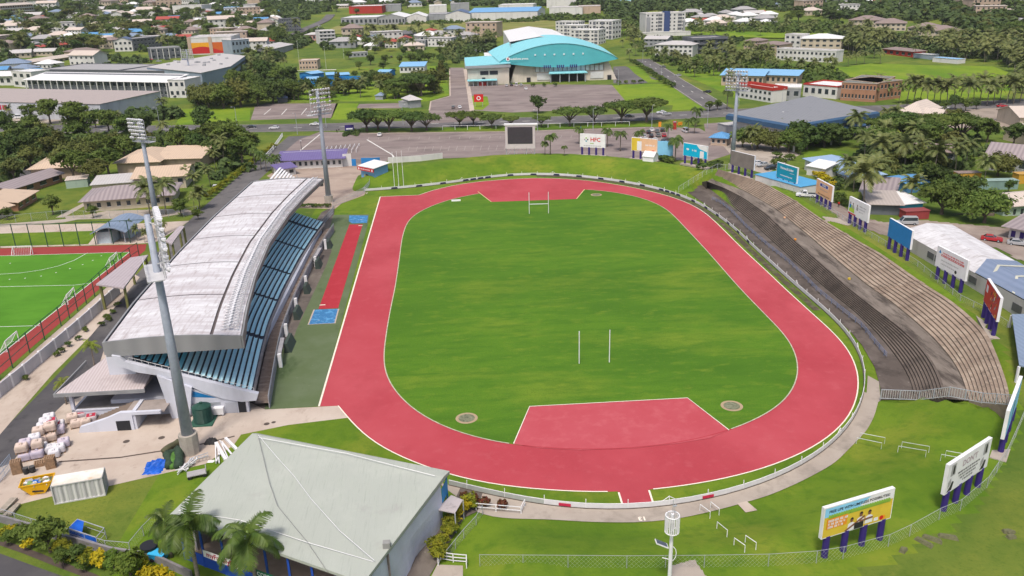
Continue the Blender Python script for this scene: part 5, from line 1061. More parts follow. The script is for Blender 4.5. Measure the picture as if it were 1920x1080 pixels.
sacks = [(137, 790, 0, 'cream'), (153, 784, 0, 'redtop'), (173, 790, 0, 'redtop'), (144, 800, 0, 'cream'), (162, 797, 0, 'cream'), (186, 775, 0, 'lilac'),
 (97, 800, 0, 'white'), (92, 807, 0, 'redtop'), (106, 806, 0, 'redtop'), (87, 815, 0, 'white'), (101, 815, 0, 'redtop'), (81, 824, 0, 'white'), (97, 825, 0, 'cream'), (78, 834, 0, 'cream'), (112, 802, 0, 'white'), (112, 812, 0, 'lilac'),
 (97, 803, 1, 'white'), (90, 811, 1, 'white'), (101, 811, 1, 'redtop'), (84, 819, 1, 'white'), (98, 820, 1, 'cream'), (77, 828, 1, 'cream'), (70, 842, 1, 'white'), (70, 845, 0, 'white'), (53, 852, 0, 'lilac'), (53, 852, 1, 'lilac'), (48, 862, 0, 'lilac'), (46, 860, 1, 'cream'), (72, 857, 0, 'lilac'), (75, 852, 1, 'cream'), (80, 845, 0, 'white'), (97, 847, 0, 'white'), (103, 856, 0, 'white'), (112, 847, 0, 'white'), (121, 836, 0, 'lilac')]
gy = math.radians(20)
def place_sacks():
  seen = []
  nm = {'cream': 'cream', 'redtop': 'pale sack with a red top', 'lilac': 'lilac', 'white': 'white'}
  where = lambda x, y: 'beside the stand stairs' if x > 125 and y < 805 else ('in the stack by the road' if y < 832 else 'in the heap near the pallets')
  grp = {}
  for s in sacks: grp.setdefault((s[3], where(s[0], s[1]), s[2]), []).append(s)
  for (c, wh, lv), L_ in grp.items():
    L_.sort()
    for i, (x, y, l, _) in enumerate(L_):
      b = P(x, y); lab = '%s sack %s, %s%s' % ('red topped' if c == 'redtop' else c, wh, 'upper' if l else 'lower', ', '+ordl(i, len(L_)) if len(L_) > 1 else '')
      sk[c].put(lab, 'sack', (b.x, b.y, 1.25*l), gy+rnd.uniform(-.06, .06), rnd.uniform(.92, 1.05), 'bulk bags on pallets in the yard')
place_sacks()
def pallets():
  for (x, y, n, tl, lab) in ((34, 886, 10, 0, 'tallest neat stack of wooden pallets with a plywood top at the yard edge'), (97, 876, 9, .12, 'crooked stack of brown wooden pallets right of the sacks'), (75, 872, 3, .05, 'low pile of three wooden pallets between the two taller stacks')):
    b = P(x, y); r = thing('pallet_stack', lab, 'pallets', b, gy)
    for k in range(n):
      m = MB().mat(wood); z = k*.2
      for q in (-.6, -.3, 0, .3, .6): m.box(q-.09, -.6, z+.14, q+.09, .6, z+.17)
      for q in (-.55, 0, .55): m.box(-.6, q-.05, z, .6, q+.05, z+.14)
      o = m.obj('pallet', r); o.rotation_euler = (0, 0, rnd.uniform(-tl, tl))
  for x, y, lab in ((50, 888, 'black open drum left of the two, by the pallet stack'), (62, 885, 'black drum with a pale lid right of the two, by the pallet stack')):
    r = thing('drum', lab, 'drum', P(x, y)); m = MB().mat(rubber); m.tube([(0, 0, 0), (0, 0, .45), (0, 0, .9)], [.36, .4, .36], 12); m.obj('drum_body', r)
    m = MB().mat(M('drum_lid', (.3, .25, .22) if x > 55 else (.08, .08, .08))); m.tube([(0, 0, .9), (0, 0, .96)], .38, 12); m.obj('lid', r)
pallets()
def tank():
  r = thing('water_tank', 'dark green ribbed water tank against the grandstand end wall', 'tank', P(382, 790)); gm = M('tank_green', (.015, .06, .045), .5, .2, 1)
  m = MB().mat(gm); pts, rr = [], []
  for k in range(13): pts += [(0, 0, .2+k*.2), (0, 0, .3+k*.2)]; rr += [1.4, 1.48]
  m.tube(pts, rr, 18); m.tube([(0, 0, 2.75), (0, 0, 3.2)], [1.42, .4], 18)
  m.obj('tank_body', r); m = MB().mat(gm); m.tube([(0, 0, 3.15), (0, 0, 3.4)], .3, 10); m.obj('cap', r)
  for a in range(6): pass
  m = MB().mat(M('plinth_green', (.03, .10, .07))); m.box(-1.8, -1.8, 0, 1.8, 1.8, .18); m.obj('plinth', r)
  r = thing('air_unit', 'white boxed air unit beside the green tank', 'air unit', P(412, 778)); m = MB().mat(white); m.box(-.8, -.5, .3, .8, .5, 1.4); m.obj('casing', r); m = MB().mat(steel); m.box(-.7, -.4, 0, -.5, .4, .3); m.box(.5, -.4, 0, .7, .4, .3); m.obj('feet', r)
tank()
def lump(name, label, cat, px, py, w_, d, h, mt, seed=0, n=10, rz=0.0):
  """crumpled heap"""
  rr = random.Random(seed); b = P(px, py); m = MB().mat(mt); g = [[(0, 0, 0)]*(n+1) for _ in range(n+1)]
  for i in range(n+1):
    for j in range(n+1):
      u, v = i/n*2-1, j/n*2-1; e = max(0, 1-max(abs(u), abs(v))**3); g[i][j] = (u*w_/2*(1+rr.uniform(-.1, .1)), v*d/2*(1+rr.uniform(-.1, .1)), e*h*rr.uniform(.55, 1))
  for i in range(n):
    for j in range(n): m.face([g[i][j], g[i+1][j], g[i+1][j+1], g[i][j+1]])
  o = m.obj(name); o.location = b; o.rotation_euler = (0, 0, rz); tag(o, label, cat); return o
tb = M('tarp_blue', (.01, .10, .50), .5, .2, 1); lump('tarpaulin', 'crumpled bright blue tarpaulin draped over a box in the yard', 'tarpaulin', 297, 874, 3.6, 1.8, 1.2, tb, 3, rz=.2); lump('tarpaulin', 'loose end of blue tarpaulin lying flat below the blue heap', 'tarpaulin', 287, 884, 2.6, 1.6, .35, tb, 5)
tgm = M('turf_back', (.03, .055, .035), .8, .3, 1)
def rolls():
  for i, (a, b, R, mt, lab) in enumerate((((308, 852), (336, 832), .55, M('turf_brown', (.09, .09, .05), .8, .3), 'olive brown turf roll furthest from the white frames'), ((311, 862), (338, 846), .6, tgm, 'dark green turf roll in the middle of the pile'), ((318, 880), (316, 856), .6, tgm, 'dark green turf roll lying left of the mast base'), ((335, 880), (338, 850), .7, tgm, 'thick dark turf roll nearest the mast base'), ((326, 880), (328, 856), .55, M('turf_bright', (.07, .17, .03), .8, .3), 'bright green turf strip between the dark rolls'))):
    m = MB().mat(mt); A, B = P(*a), P(*b); pts = []
    for k in range(7): t = k/6; p = A.lerp(B, t); p.z = R*.8+.12*math.sin(t*6+i); pts.append(p)
    tag(m.tube(pts, [R*(.9+.15*rnd.random()) for _ in pts], 9) or m.obj('turf_roll', None, True), lab, 'turf roll', 'rolled turf by the mast')
rolls()
def pile():
  r = thing('lattice_frame', 'white welded lattice goal frames heaped in front of the mast base', 'frame')
  m = MB().mat(white); A, B = P(332, 893), P(372, 866); d = B-A
  for k in range(26): p = A.lerp(B, rnd.random()); q = A.lerp(B, rnd.random()); o = Vector((rnd.uniform(-.6, .6), rnd.uniform(-.6, .6), rnd.uniform(.1, .9))); o2 = Vector((rnd.uniform(-.6, .6), rnd.uniform(-.6, .6), rnd.uniform(.1, .8))); m.bar(p+o, q+o2, .09)
  m.obj('bars', r)
  r = thing('frame_pile', 'bundle of long white beams and poles lying against the pavilion corner', 'frame'); m = MB().mat(white)
  for a, b, w_ in (((405, 831), (424, 863), .45), ((404, 832), (405, 868), .15), ((408, 832), (411, 868), .15), ((412, 826), (434, 852), .15), ((423, 822), (446, 845), .4), ((416, 828), (438, 856), .18), ((405, 868), (412, 850), .15), ((414, 829), (428, 860), .15)): A, B = P(*a, .3), P(*b, .3); m.bar(A, B, w_)
  m.obj('beams', r)
  r = thing('trolley', 'small grey flat trolley on the grass under the pavilion eave', 'trolley', P(370, 893), .3)
  m = MB().mat(M('trolley_grey', (.35, .34, .35), .7)); m.box(-1.3, -.7, .5, 1.3, .7, .62); m.box(1.2, -.7, .6, 1.3, .7, 1.2); m.obj('deck', r)
  for x, y in ((-1, -.6), (1, -.6), (-1, .6), (1, .6)): m = MB().mat(rubber); m.tube([(x, y-.08, .28), (x, y+.08, .28)], .28, 10); m.obj('wheel', r)
  r = thing('metal_frame', 'grey steel ladder frame leaning at the foot of the mast', 'frame', P(372, 868), .3); m = MB().mat(steel)
  for y in (0, .8): m.bar((-1.2, y, .5), (1.5, y, .9), .1)
  for x in np.linspace(-1, 1.4, 6): m.bar((x, 0, .6), (x, .8, .6), .08)
  m.obj('bars', r)
  for i, (x, y, z, c) in enumerate(((1592, 524, 2.8, YEL), (1491, 450, 2.8, ORG), (1471, 409, 3.0, PCH), (1669, 496, 5.0, PCH))):
    m = MB().mat(c); m.box(-.22, -.2, 0, .22, .2, .3); m.box(-.25, -.23, .3, .25, .23, .36); o = m.obj('crate'); o.location = P(x, y, z+.1); tag(o, ('yellow crate left on the terrace walkway', 'orange crate left on the terrace walkway', 'small tan crate low on the upper terrace', 'small tan crate near the top of the terrace')[i], 'crate')
  o = lump('rag_bag', 'black plastic bag heap behind the mast base', 'bag', 396, 830, 1.8, 1.4, .9, rubber, 8)
  o = lump('sheet_scrap', 'white square scrap sheet lying on the yard', 'sheet', 395, 865, 1.0, .7, .06, white, 9)
  for i, (a, b) in enumerate((((2, 960), (27, 934)), ((18, 965), (35, 945)), ((8, 967), (30, 948)))):
    m = MB().mat(M('old_timber', (.33, .29, .24), .9, .3, 1.5)); m.bar(P(*a, .3), P(*b, .35), .9 if i == 0 else .5, .3); tag(m.obj('timber_slab'), 'weathered concrete slab in the heap at the left edge, %s' % ('the widest', 'nearest the grass', 'the middle narrow one')[i], 'slab', 'slabs heaped at the left edge')
pile()
def blue_tent():
  a, b, c_, d = P(133, 1010), P(150, 993), P(200, 1010), P(185, 1028); r = thing('stall_frame', 'low wire frame stall partly covered by a blue tarpaulin behind the hedge', 'stall')
  m = MB().mat(steel); up = Vector((0, 0, 1.6))
  q = [a, b, c_, d]
  for v in q: m.bar(v, v+up, .08)
  for i in range(4): m.bar(q[i]+up, q[(i+1) % 4]+up, .08); m.bar(q[i]+up*.5, q[(i+1) % 4]+up*.5, .05)
  m.obj('frame', r); m = MB().mat(tb); m.face([a, d, d+up, a.lerp(d, .4)+up]); m.face([a+up, a.lerp(d, .5)+up, b.lerp(c_, .25)+up, b+up]); m.face([b, a, a+up, b+up]); m.face([a, a.lerp(d, .5), a.lerp(d, .45)+up, a+up]); m.obj('cover', r)
blue_tent()
def bins():
  r = thing('wheeled_tub', 'dark green lidded tub by the pavilion steps', 'tub', P(283, 1042)); m = MB().mat(tgm); m.tube([(0, 0, 0), (0, 0, 1.5)], [.9, 1.0], 12); m.obj('tub', r); m = MB().mat(K); m.tube([(0, 0, 1.5), (0, 0, 1.6)], 1.05, 12); m.obj('lid', r)
  r = thing('cooler_cart', 'bright sky blue cooler box cart beside the green tub', 'cart', P(299, 1050), -.3); m = MB().mat(paint('cooler_blue', (.02, .35, .7))); m.hexa([(-.9, -.5, .3), (.9, -.5, .3), (.9, .5, .3), (-.9, .5, .3)], [(-1, -.6, 1.1), (1, -.6, 1.1), (1, .6, 1.1), (-1, .6, 1.1)]); m.obj('box', r)
  m = MB().mat(paint('cooler_lid', (.05, .45, .8))); m.box(-1.05, -.65, 1.1, 1.05, .65, 1.2); m.obj('lid', r)
  for x in (-.6, .6): m = MB().mat(rubber); m.tube([(x, -.6, .25), (x, -.45, .25)], .25, 10); m.obj('wheel', r)
bins()
wire_fence('yard_fence', 'pale blue grey steel fence at the left edge of the yard beside the service road', PL([(-30, 925), (0, 905), (10, 893), (24, 876)]), 2.2, 1.6, mesh=False, bars=.3, rails=(1, .5, .06), mcol=(.3, .36, .46), pcol=M('fence_blue', (.3, .36, .46)))
wire_fence('court_fence', 'tall dark green post fence along the side of the bright green hockey pitch', PL([(-10, 760), (0, 752), (60, 700), (107, 660), (155, 620), (205, 578), (246, 542), (272, 500)])[::1], 0.01, 50, mesh=False) if False else None
wire_fence('court_fence', 'tall dark green wire fence along the east side of the hockey pitch', PL([(-40, 745), (0, 712), (24, 690), (56, 661), (84, 637), (115, 611), (146, 583), (178, 556), (205, 530), (232, 505), (262, 484)]), 4.2, 5.0, cell=1.6, th=.1, pcol=M('post_green', (.02, .07, .05)), mcol=(.04, .09, .06), rails=(1.0, .5))
wire_fence('court_fence', 'dark green wire fence behind the far end of the hockey pitch', PL([(-40, 468), (0, 465), (60, 463), (120, 462), (180, 459), (245, 456), (290, 454)]), 6.5, 5.2, cell=2.2, th=.12, pcol=M('post_green', (.02, .07, .05)), mcol=(.04, .09, .06), rails=(1.0,))
def wall(name, label, pts, h, m, w_=.25, px=True, posts=None, pcol=None, cat='wall'):
  r = thing(name, label, cat); pts = PL(pts) if px else pts; mb = MB().mat(m)
  for a, b in zip(pts[:-1], pts[1:]):
    d = (b-a).normalized(); n_ = Vector((-d.y, d.x, 0))*w_/2; mb.hexa([a-n_, b-n_, b+n_, a+n_], [v+Vector((0, 0, h)) for v in (a-n_, b-n_, b+n_, a+n_)])
  mb.obj('panels', r)
  if posts:
    mb = MB().mat(pcol or white)
    for a, b in zip(pts[:-1], pts[1:]):
      n = max(1, round((b-a).length/posts))
      for i in range(n): p = a.lerp(b, i/n); mb.box(p.x-w_*.8, p.y-w_*.8, p.z, p.x+w_*.8, p.y+w_*.8, p.z+h+.15)
    mb.obj('piers', r)
  return r
wall('concrete_wall', 'long white panelled wall between the hockey surround and the footpath', [(-40, 778), (0, 745), (48, 706), (105, 657), (150, 618), (192, 580), (225, 550)], 2.3, layers('white_wall', (.52, .51, .54), [((.38, .36, .36), .3, .5, .75, (1, 1, .3), 8)]), posts=5)
def goalie(a, b, lab, h=2.2, dd=1.4):
  A, B = P(*a), P(*b); d = (B-A); nv = Vector((-d.y, d.x, 0)).normalized()*dd; r = thing('small_goal', lab, 'goal', A); o = -A; m = MB().mat(white); up = Vector((0, 0, h))
  for v in (A, B): m.bar(v+o, v+o+up, .14); m.bar(v+o+up, v+o+nv+Vector((0, 0, .1)), .1); m.bar(v+o, v+o+nv, .1)
  m.bar(A+o+up, B+o+up, .14); m.bar(A+o+nv, B+o+nv, .1); m.obj('frame', r)
  m = MB().mat(M('net', (.6, .6, .62), .8))
  for k in range(9):
    t = k/8; m.bar(A.lerp(B, t)+o+up, A.lerp(B, t)+o+nv, .02); m.bar(A.lerp(A+nv, t)+o+up*(1-t), B.lerp(B+nv, t)+o+up*(1-t), .02)
  m.obj('net', r)
goalie((62, 476), (27, 477), 'hockey goal with a dark backboard at the far end of the green pitch')
goalie((128, 571), (142, 556), 'portable white goal outside the fence, the farther of two'); goalie((14, 660), (36, 640), 'portable white goal outside the fence, the nearer of two'); goalie((208, 500), (222, 488), 'portable white goal by the top corner of the pitch')
wall('drain_wall', 'dark low wall along the bottom left roadside behind the shrubs', [(-30, 968), (0, 978), (60, 995), (110, 1012), (210, 1040), (290, 1052), (360, 1085)], 1.1, M('block_wall', (.22, .21, .22), .9, .25, .5), .3)
wire_fence('yard_fence', 'thin wire fence around the lawn in front of the pavilion', PL([(0, 970), (62, 990), (125, 1008), (200, 1032), (245, 1036), (270, 1005), (300, 975)]), 1.5, 3, cell=.5)
wire_fence('hedge_fence', 'grey wire fence on the lawn side of the yellow hedge', PL([(838, 1050), (870, 1010), (893, 985), (905, 965)]), 1.4, 2, cell=.4)
wall('handrail', 'pair of white tube handrails beside the perimeter path near the red shrubs', [(893, 955), (930, 959), (975, 963)], .01, white) if False else None
wire_fence('handrail', 'white tube handrail beside the red shrubs and perimeter path', PL([(893, 957), (930, 960), (977, 964), (984, 950)]), 1.1, 2.5, mesh=False, rails=(1, .5), th=.08, pcol=white)
wire_fence('handrail', 'white tube handrail around the steps at the bottom of the pavilion lane', PL([(822, 1062), (826, 1050), (850, 1054), (875, 1056), (875, 1066)]), 1.2, 2, mesh=False, rails=(1, .6, .2), th=.08, pcol=white)
# ==== vegetation
def leaf_mat(name, c1, c2, scale=0.6, rand=0.18, rough=0.7, trans=0.25):
  m = M(name, c1, rough, 0.1, scale, col2=c2, objrand=rand, spec=0.25, contrast=(.35, .68)); t = m.node_tree
  b = t.nodes['Principled BSDF']; out = [n for n in t.nodes if n.type == 'OUTPUT_MATERIAL'][0]
  tr = t.nodes.new('ShaderNodeBsdfTranslucent'); mx = t.nodes.new('ShaderNodeMixShader'); mx.inputs[0].default_value = trans
  src = b.inputs['Base Color'].links[0].from_socket; t.links.new(src, tr.inputs[0]); t.links.new(b.outputs[0], mx.inputs[1]); t.links.new(tr.outputs[0], mx.inputs[2]); t.links.new(mx.outputs[0], out.inputs[0])
  return m
L_mid = leaf_mat('leaf_mid', (0.075, 0.125, 0.022), (0.14, 0.19, 0.035)); L_dark = leaf_mat('leaf_dark', (0.050, 0.092, 0.020), (0.095, 0.145, 0.03)); L_olive = leaf_mat('leaf_olive', (0.095, 0.115, 0.026), (0.16, 0.17, 0.04)); L_light = leaf_mat('leaf_light', (0.085, 0.15, 0.018), (0.16, 0.22, 0.03))
L_yel = leaf_mat('leaf_yellow', (0.30, 0.27, 0.01), (0.62, 0.46, 0.012), 1.2, .1); L_ylg = leaf_mat('leaf_yellow_green', (0.13, 0.17, 0.014), (0.32, 0.30, 0.02), 1.0, .12); L_red = leaf_mat('leaf_red', (0.16, 0.02, 0.02), (0.10, 0.10, 0.03), 2.5, .1)
L_palm = leaf_mat('palm_leaf', (0.105, 0.14, 0.04), (0.21, 0.225, 0.075), 0.5, .18, .5); L_palm2 = leaf_mat('palm_leaf_deep', (0.05, 0.10, 0.018), (0.12, 0.17, 0.03), 0.5, .12, .45)
bark = M('bark', (0.12, 0.095, 0.075), 0.95, 0.35, 1.5); palm_bark = M('palm_bark', (0.23, 0.195, 0.165), 0.95, 0.3, 2, stretch=(1, 1, 4))
def crown_mesh(name, blobs, nleaf, ls, mat, seed, hollow=0.55, flat=0.0):
  """leaf-sized quads spread through clumps: blobs = (x,y,z,rx,ry,rz)"""
  g = np.random.default_rng(seed); vol = np.array([b[3]*b[4]*b[5] for b in blobs])**.67; cnt = np.maximum(8, (nleaf*vol/vol.sum()).astype(int)); out = []
  for b, n in zip(blobs, cnt):
    k = max(3, n//26); d = g.normal(size=(k, 3)); d /= np.linalg.norm(d, axis=1)[:, None]; d[:, 2] = np.where(d[:, 2] < -.35, -d[:, 2]*.6, d[:, 2]); r = g.uniform(hollow, 1, (k, 1))
    cc = d*r*np.array(b[3:6])+np.array(b[:3]); ci = g.integers(0, k, n); cs = g.uniform(.16, .3, (k, 1))*np.mean(b[3:5])
    e = g.normal(size=(n, 3)); p = cc[ci]+e*cs[ci]*np.array([1, 1, .6])*.75
    nr = (p-np.array(b[:3]))/np.array(b[3:6]); nr /= np.linalg.norm(nr, axis=1)[:, None]+1e-6; nr = nr+g.normal(size=(n, 3))*.55+np.array([0, 0, .35+flat]); nr /= np.linalg.norm(nr, axis=1)[:, None]
    a = np.cross(nr, g.normal(size=(n, 3))); a /= np.linalg.norm(a, axis=1)[:, None]; c = np.cross(nr, a); s = ls*g.uniform(.55, 1.3, (n, 1))
    out.append(np.stack([p-a*s-c*s*.55, p+a*s-c*s*.35, p+a*s*1.05+c*s*.5, p-a*s*.8+c*s*.6], 1))
  return quads_mesh(name, np.concatenate(out), mat)
def limbs(name, h, r, tips, seed, mat=bark, lean=0.0):
  m = MB().mat(mat); g = random.Random(seed); fork = h
  m.tube([(0, 0, -.3), (lean*.3, 0, fork*.5), (lean, 0, fork)], [r*1.3, r, r*.75], 7)
  for t in tips:
    mid = Vector((lean+(t[0]-lean)*.45+g.uniform(-.2, .2), t[1]*.45+g.uniform(-.2, .2), fork+(t[2]-fork)*.6)); m.tube([(lean, 0, fork*.92), mid, t], [r*.55, r*.35, r*.12], 5, False)
  return m.mesh(name)
def blobs_round(seed, R, H, z0, n=9):
  g = random.Random(seed); b = []
  for i in range(n):
    a = g.uniform(0, 2*math.pi); q = g.uniform(.15, .62)*R if i else 0; z = z0+H*g.uniform(.3, .78); s = g.uniform(.38, .6)
    b.append((q*math.cos(a), q*math.sin(a), z, R*s, R*s*g.uniform(.85, 1.1), H*s*.62))
  return b
TREES = {}
def mk_tree(key, name, blobs, nl, ls, mat, h, r, seed, hollow=.5, flat=0., bm=bark):
  p = Proto(name); tips = [(b[0], b[1], b[2]-b[5]*.2) for b in blobs]
  p.add('crown', crown_mesh('crown', blobs, nl, ls, mat, seed, hollow, flat)).add('trunk', limbs('trunk', h, r, tips, seed, bm)); TREES.setdefault(key, []).append(p)
for s in range(3):  # about 8 m tall
  mk_tree('round', 'broadleaf_tree', blobs_round(s+1, 3.9, 6.4, 1.6, 9+s), 3300, .27, (L_mid, L_dark, L_mid)[s], 2.3, .28, s)
  mk_tree('olive', 'broadleaf_tree', blobs_round(s+21, 4.3, 5.8, 2.2, 10), 3000, .28, L_olive if s else L_mid, 2.6, .3, s)
def blobs_flat(seed, R, z, n=13):
  g = random.Random(seed); b = [(0, 0, z+.7, R*.42, R*.42, 1.1)]
  for i in range(n): a = 2*math.pi*i/n+g.uniform(-.25, .25); q = R*g.uniform(.42, .74); b.append((q*math.cos(a), q*math.sin(a), z+g.uniform(-.5, .55), R*g.uniform(.24, .36), R*g.uniform(.24, .36), g.uniform(.75, 1.15)))
  return b
for s in range(3): mk_tree('grove', 'broadleaf_tree', blobs_round(s+41, 6.2, 7.4, .6, 14), 5400, .33, (L_mid, L_dark, L_olive)[s], 1.8, .4, s)
for s in range(3): mk_tree('rain', 'rain_tree', blobs_flat(s+5, 7.6, 6.0, 13), 5200, .27, (L_mid, L_mid, L_dark)[s], 2.2, .42, s, .3, .5)
for s in range(2): mk_tree('cone', 'conical_tree', [(rnd.uniform(-.3, .3)*(1-k/9), rnd.uniform(-.3, .3), 1.2+k*1.0, 2.9*(1-k/10.5)**.8, 2.9*(1-k/10.5)**.8, 1.1) for k in range(9)], 3400, .25, (L_dark, L_olive)[s], 1.5, .28, s+3)
for s in range(2):
  mk_tree('shrub', 'shrub', [(rnd.uniform(-.4, .4), rnd.uniform(-.4, .4), .75+rnd.uniform(-.1, .35), .75, .75, .65) for _ in range(4)], 900, .12, (L_mid, L_dark)[s], .5, .06, s+8)
  mk_tree('ylg', 'golden_shrub', [(rnd.uniform(-.5, .5), rnd.uniform(-.5, .5), .9+rnd.uniform(-.1, .5), .8, .8, .75) for _ in range(5)], 1300, .13, L_ylg, .5, .06, s+10)
  mk_tree('yel', 'golden_shrub', [(rnd.uniform(-.35, .35), rnd.uniform(-.35, .35), .8+rnd.uniform(-.1, .3), .7, .7, .65) for _ in range(4)], 1000, .12, L_yel, .5, .06, s+12)
  mk_tree('red', 'red_shrub', [(rnd.uniform(-.2, .2), rnd.uniform(-.2, .2), .7, .55, .55, .55) for _ in range(3)], 600, .11, L_red, .4, .05, s+14)
mk_tree('light', 'broadleaf_tree', blobs_round(31, 3.2, 4.2, 1.0, 9), 2400, .24, L_light, 1.5, .2, 6)
def palm_proto(key, h, nf, fl, leaf, mat, seed, lean=.5, pairs=16, name='coconut_palm', shaft=False, droop=1.0, lw=.13, r=.17, up=.9):
  g = random.Random(seed); m = MB().mat(palm_bark); lx = lean*g.uniform(.6, 1.2)
  pts = [(lx*(t**2), 0, h*t-.2) for t in (0, .25, .5, .75, 1)]; m.tube(pts, [r*1.5, r*1.05, r, r*.9, r*.8], 8); top = Vector(pts[-1]); tr = m.mesh('trunk', True)
  V = []
  def quad(a, b, c, d): V.append([tuple(a), tuple(b), tuple(c), tuple(d)])
  for k in range(nf):
    az = 2*math.pi*(k*.382+g.uniform(-.03, .03)); el = math.radians(g.uniform(-8, 82)**1.0*up); L = fl*g.uniform(.85, 1.08); seg = 9; p = Vector(top)+Vector((0, 0, .1)); d = Vector((math.cos(az)*math.cos(el), math.sin(az)*math.cos(el), math.sin(el))); side = Vector((-math.sin(az), math.cos(az), 0)); P_ = [p.copy()]; Ds = [d.copy()]
    for i in range(seg):
      p = p+d*(L/seg); P_.append(p.copy()); d = (d+Vector((0, 0, -.17*droop*(1+i*.12)))).normalized(); Ds.append(d.copy())
    for i in range(seg): w_ = .05*(1-i/seg*.7); quad(P_[i]-side*w_, P_[i]+side*w_, P_[i+1]+side*w_*.8, P_[i+1]-side*w_*.8)
    for j in range(pairs):
      t = .10+.88*j/(pairs-1); f = t*seg; i = min(seg-1, int(f)); q = P_[i].lerp(P_[i+1], f-i); dd = Ds[i]; upv = side.cross(dd); ll = leaf*(math.sin(math.pi*(t*.86+.12))**.6)
      for s in (-1, 1):
        tip = q+(side*s*.86+dd*.5-Vector((0, 0, g.uniform(.25, .6)*droop))+upv*.05).normalized()*ll*g.uniform(.85, 1.1); e = dd*lw*.5; quad(q-e, q+e, tip+e*.25, tip-e*.25)
  p_ = Proto(name); p_.add('fronds', quads_mesh('fronds', np.array(V), mat)); p_.add('trunk', tr)
  if shaft: m = MB().mat(M('crownshaft', (.13, .2, .04), .5)); m.tube([top-Vector((0, 0, .2)), top+Vector((0, 0, .9))], [r*.95, r*.6], 8); p_.add('crownshaft', m.mesh('crownshaft', True))
  TREES.setdefault(key, []).append(p_)
for s in range(4): palm_proto('palm', (8.2, 9.2, 7.4, 10.0)[s], 24, 5.2, 1.35, L_palm, s, (.3, 1.4, .6, 2.0)[s], 15, lw=.4, droop=.85)
for s in range(2): palm_proto('royal', 8.4+s*.8, 17, 4.8, 1.45, L_palm2, s+40, .1, 40, 'royal_palm', True, 1.1, .16, .24)
for s in range(2): palm_proto('fan', 7.6+s*.8, 24, 3.9, 1.1, L_palm2, s+50, .1, 12, 'feather_palm', False, 1.35, .34, .2, .8)
palm_proto('young', 4.6, 11, 2.1, .8, leaf_mat('palm_leaf_bright', (.13, .19, .02), (.22, .26, .035)), 61, .2, 12, 'young_palm', False, 1.1, .15, .14)
def tall(p_):
  return max(v.co.z for n, me, l, k in p_.parts for v in me.vertices)
for k in TREES:
  for p_ in TREES[k]: p_.h = tall(p_)
def plant(key, px, py, h, label, group=None, cat='tree', pt=None, v=None, wid=1.0):
  L_ = TREES[key]; p_ = L_[v if v is not None else rnd.randrange(len(L_))]; b = pt or T(px, py); s = h/p_.h
  return p_.put(label, cat, b, rnd.uniform(0, 6.28), (s*wid, s*wid, s), group)
def row(key, pts, h, what, where, group, cat='tree', wid=1.0):
  """plants one can count; each label gives kind, place and its order from the left"""
  pts = sorted(pts, key=lambda p: p[0]); n = len(pts)
  for i, p in enumerate(pts):
    if len(p) < 3: p = (*p, h)
    if key == 'palm': p = (p[0], p[1], p[2]*1.2)
    if key in ('round', 'olive', 'cone') and p[0] < 600 and p[1] < 345: p = (p[0], p[1], p[2]*1.4)
    o = ordl(i, n) if n <= 12 else None; lab = '%s %s%s' % (what, where, (', '+o) if o else '')
    plant(key, p[0], p[1], (p[2] if len(p) > 2 else h)*rnd.uniform(.93, 1.07), lab, group, cat, wid=wid)
# --- near left
plant('royal', 374, 1097, 11.2, 'big royal palm left of the two, in front of the pavilion veranda', 'royal palms at the pavilion', v=0); plant('royal', 486, 1126, 10.8, 'big royal palm right of the two, overlapping the pavilion roof', 'royal palms at the pavilion', v=1)
plant('royal', 322, 1045, 7.0, 'smaller royal palm half hidden at the pavilion corner', 'royal palms at the pavilion', v=0)
row('young', [(125, 758, 5.2), (178, 690, 5.6)], 5, 'slender young palm on the service road verge', 'between road and yard', 'young palms by the service road', 'palm')
HB = [('ylg', 18, 1008, 1.9), ('yel', 22, 1006, 2.0), ('round', 44, 1015, 3.0), ('yel', 60, 1028, 2.0), ('round', 95, 1035, 5.2), ('ylg', 122, 1040, 2.6), ('ylg', 132, 1052, 2.2), ('round', 147, 1056, 3.0), ('ylg', 165, 1062, 2.4), ('yel', 187, 1062, 2.7), ('light', 215, 1068, 2.6), ('light', 245, 1078, 3.6), ('ylg', 262, 1070, 2.6), ('yel', 290, 1098, 2.8), ('yel', 318, 1104, 2.2), ('round', 20, 1022, 2.2), ('round', 160, 1072, 2.0), ('yel', 280, 1090, 2.2), ('round', 120, 1060, 2.2)]
for k in ('ylg', 'yel', 'round', 'light'): row(k, [(a, b, c) for kk, a, b, c in HB if kk == k], 2, {'ylg': 'yellow green leafy shrub', 'yel': 'bright yellow shrub', 'round': 'dark green bush', 'light': 'fresh green rounded bush'}[k], 'in the hedge along the bottom left roadside', 'hedge shrubs at the bottom left', 'shrub')
row('yel', [(868, 962, 1.9), (858, 972, 1.8)], 2, 'bright yellow shrub', 'in the hedge between pavilion and south lawn', 'hedge right of the pavilion', 'shrub'); row('ylg', [(880, 948, 2.1), (848, 990, 2.4), (843, 1006, 2.3), (826, 1035, 2.6), (822, 1050, 2.3), (872, 952, 1.8), (886, 955, 1.6)], 2, 'yellow green shrub', 'in the hedge between pavilion and south lawn', 'hedge right of the pavilion', 'shrub')
row('red', [(870, 940), (890, 945), (910, 950), (940, 955)], 1.5, 'round red leaved shrub', 'beside the perimeter path', 'red shrubs by the path', 'shrub')
row('shrub', [(205, 602), (190, 612), (212, 588), (222, 575), (160, 622), (148, 638), (130, 650), (108, 668), (115, 662), (200, 597), (50, 712)], 1.1, 'small clipped green shrub', 'along the foot of the white panelled wall', 'shrubs along the white wall', 'shrub')
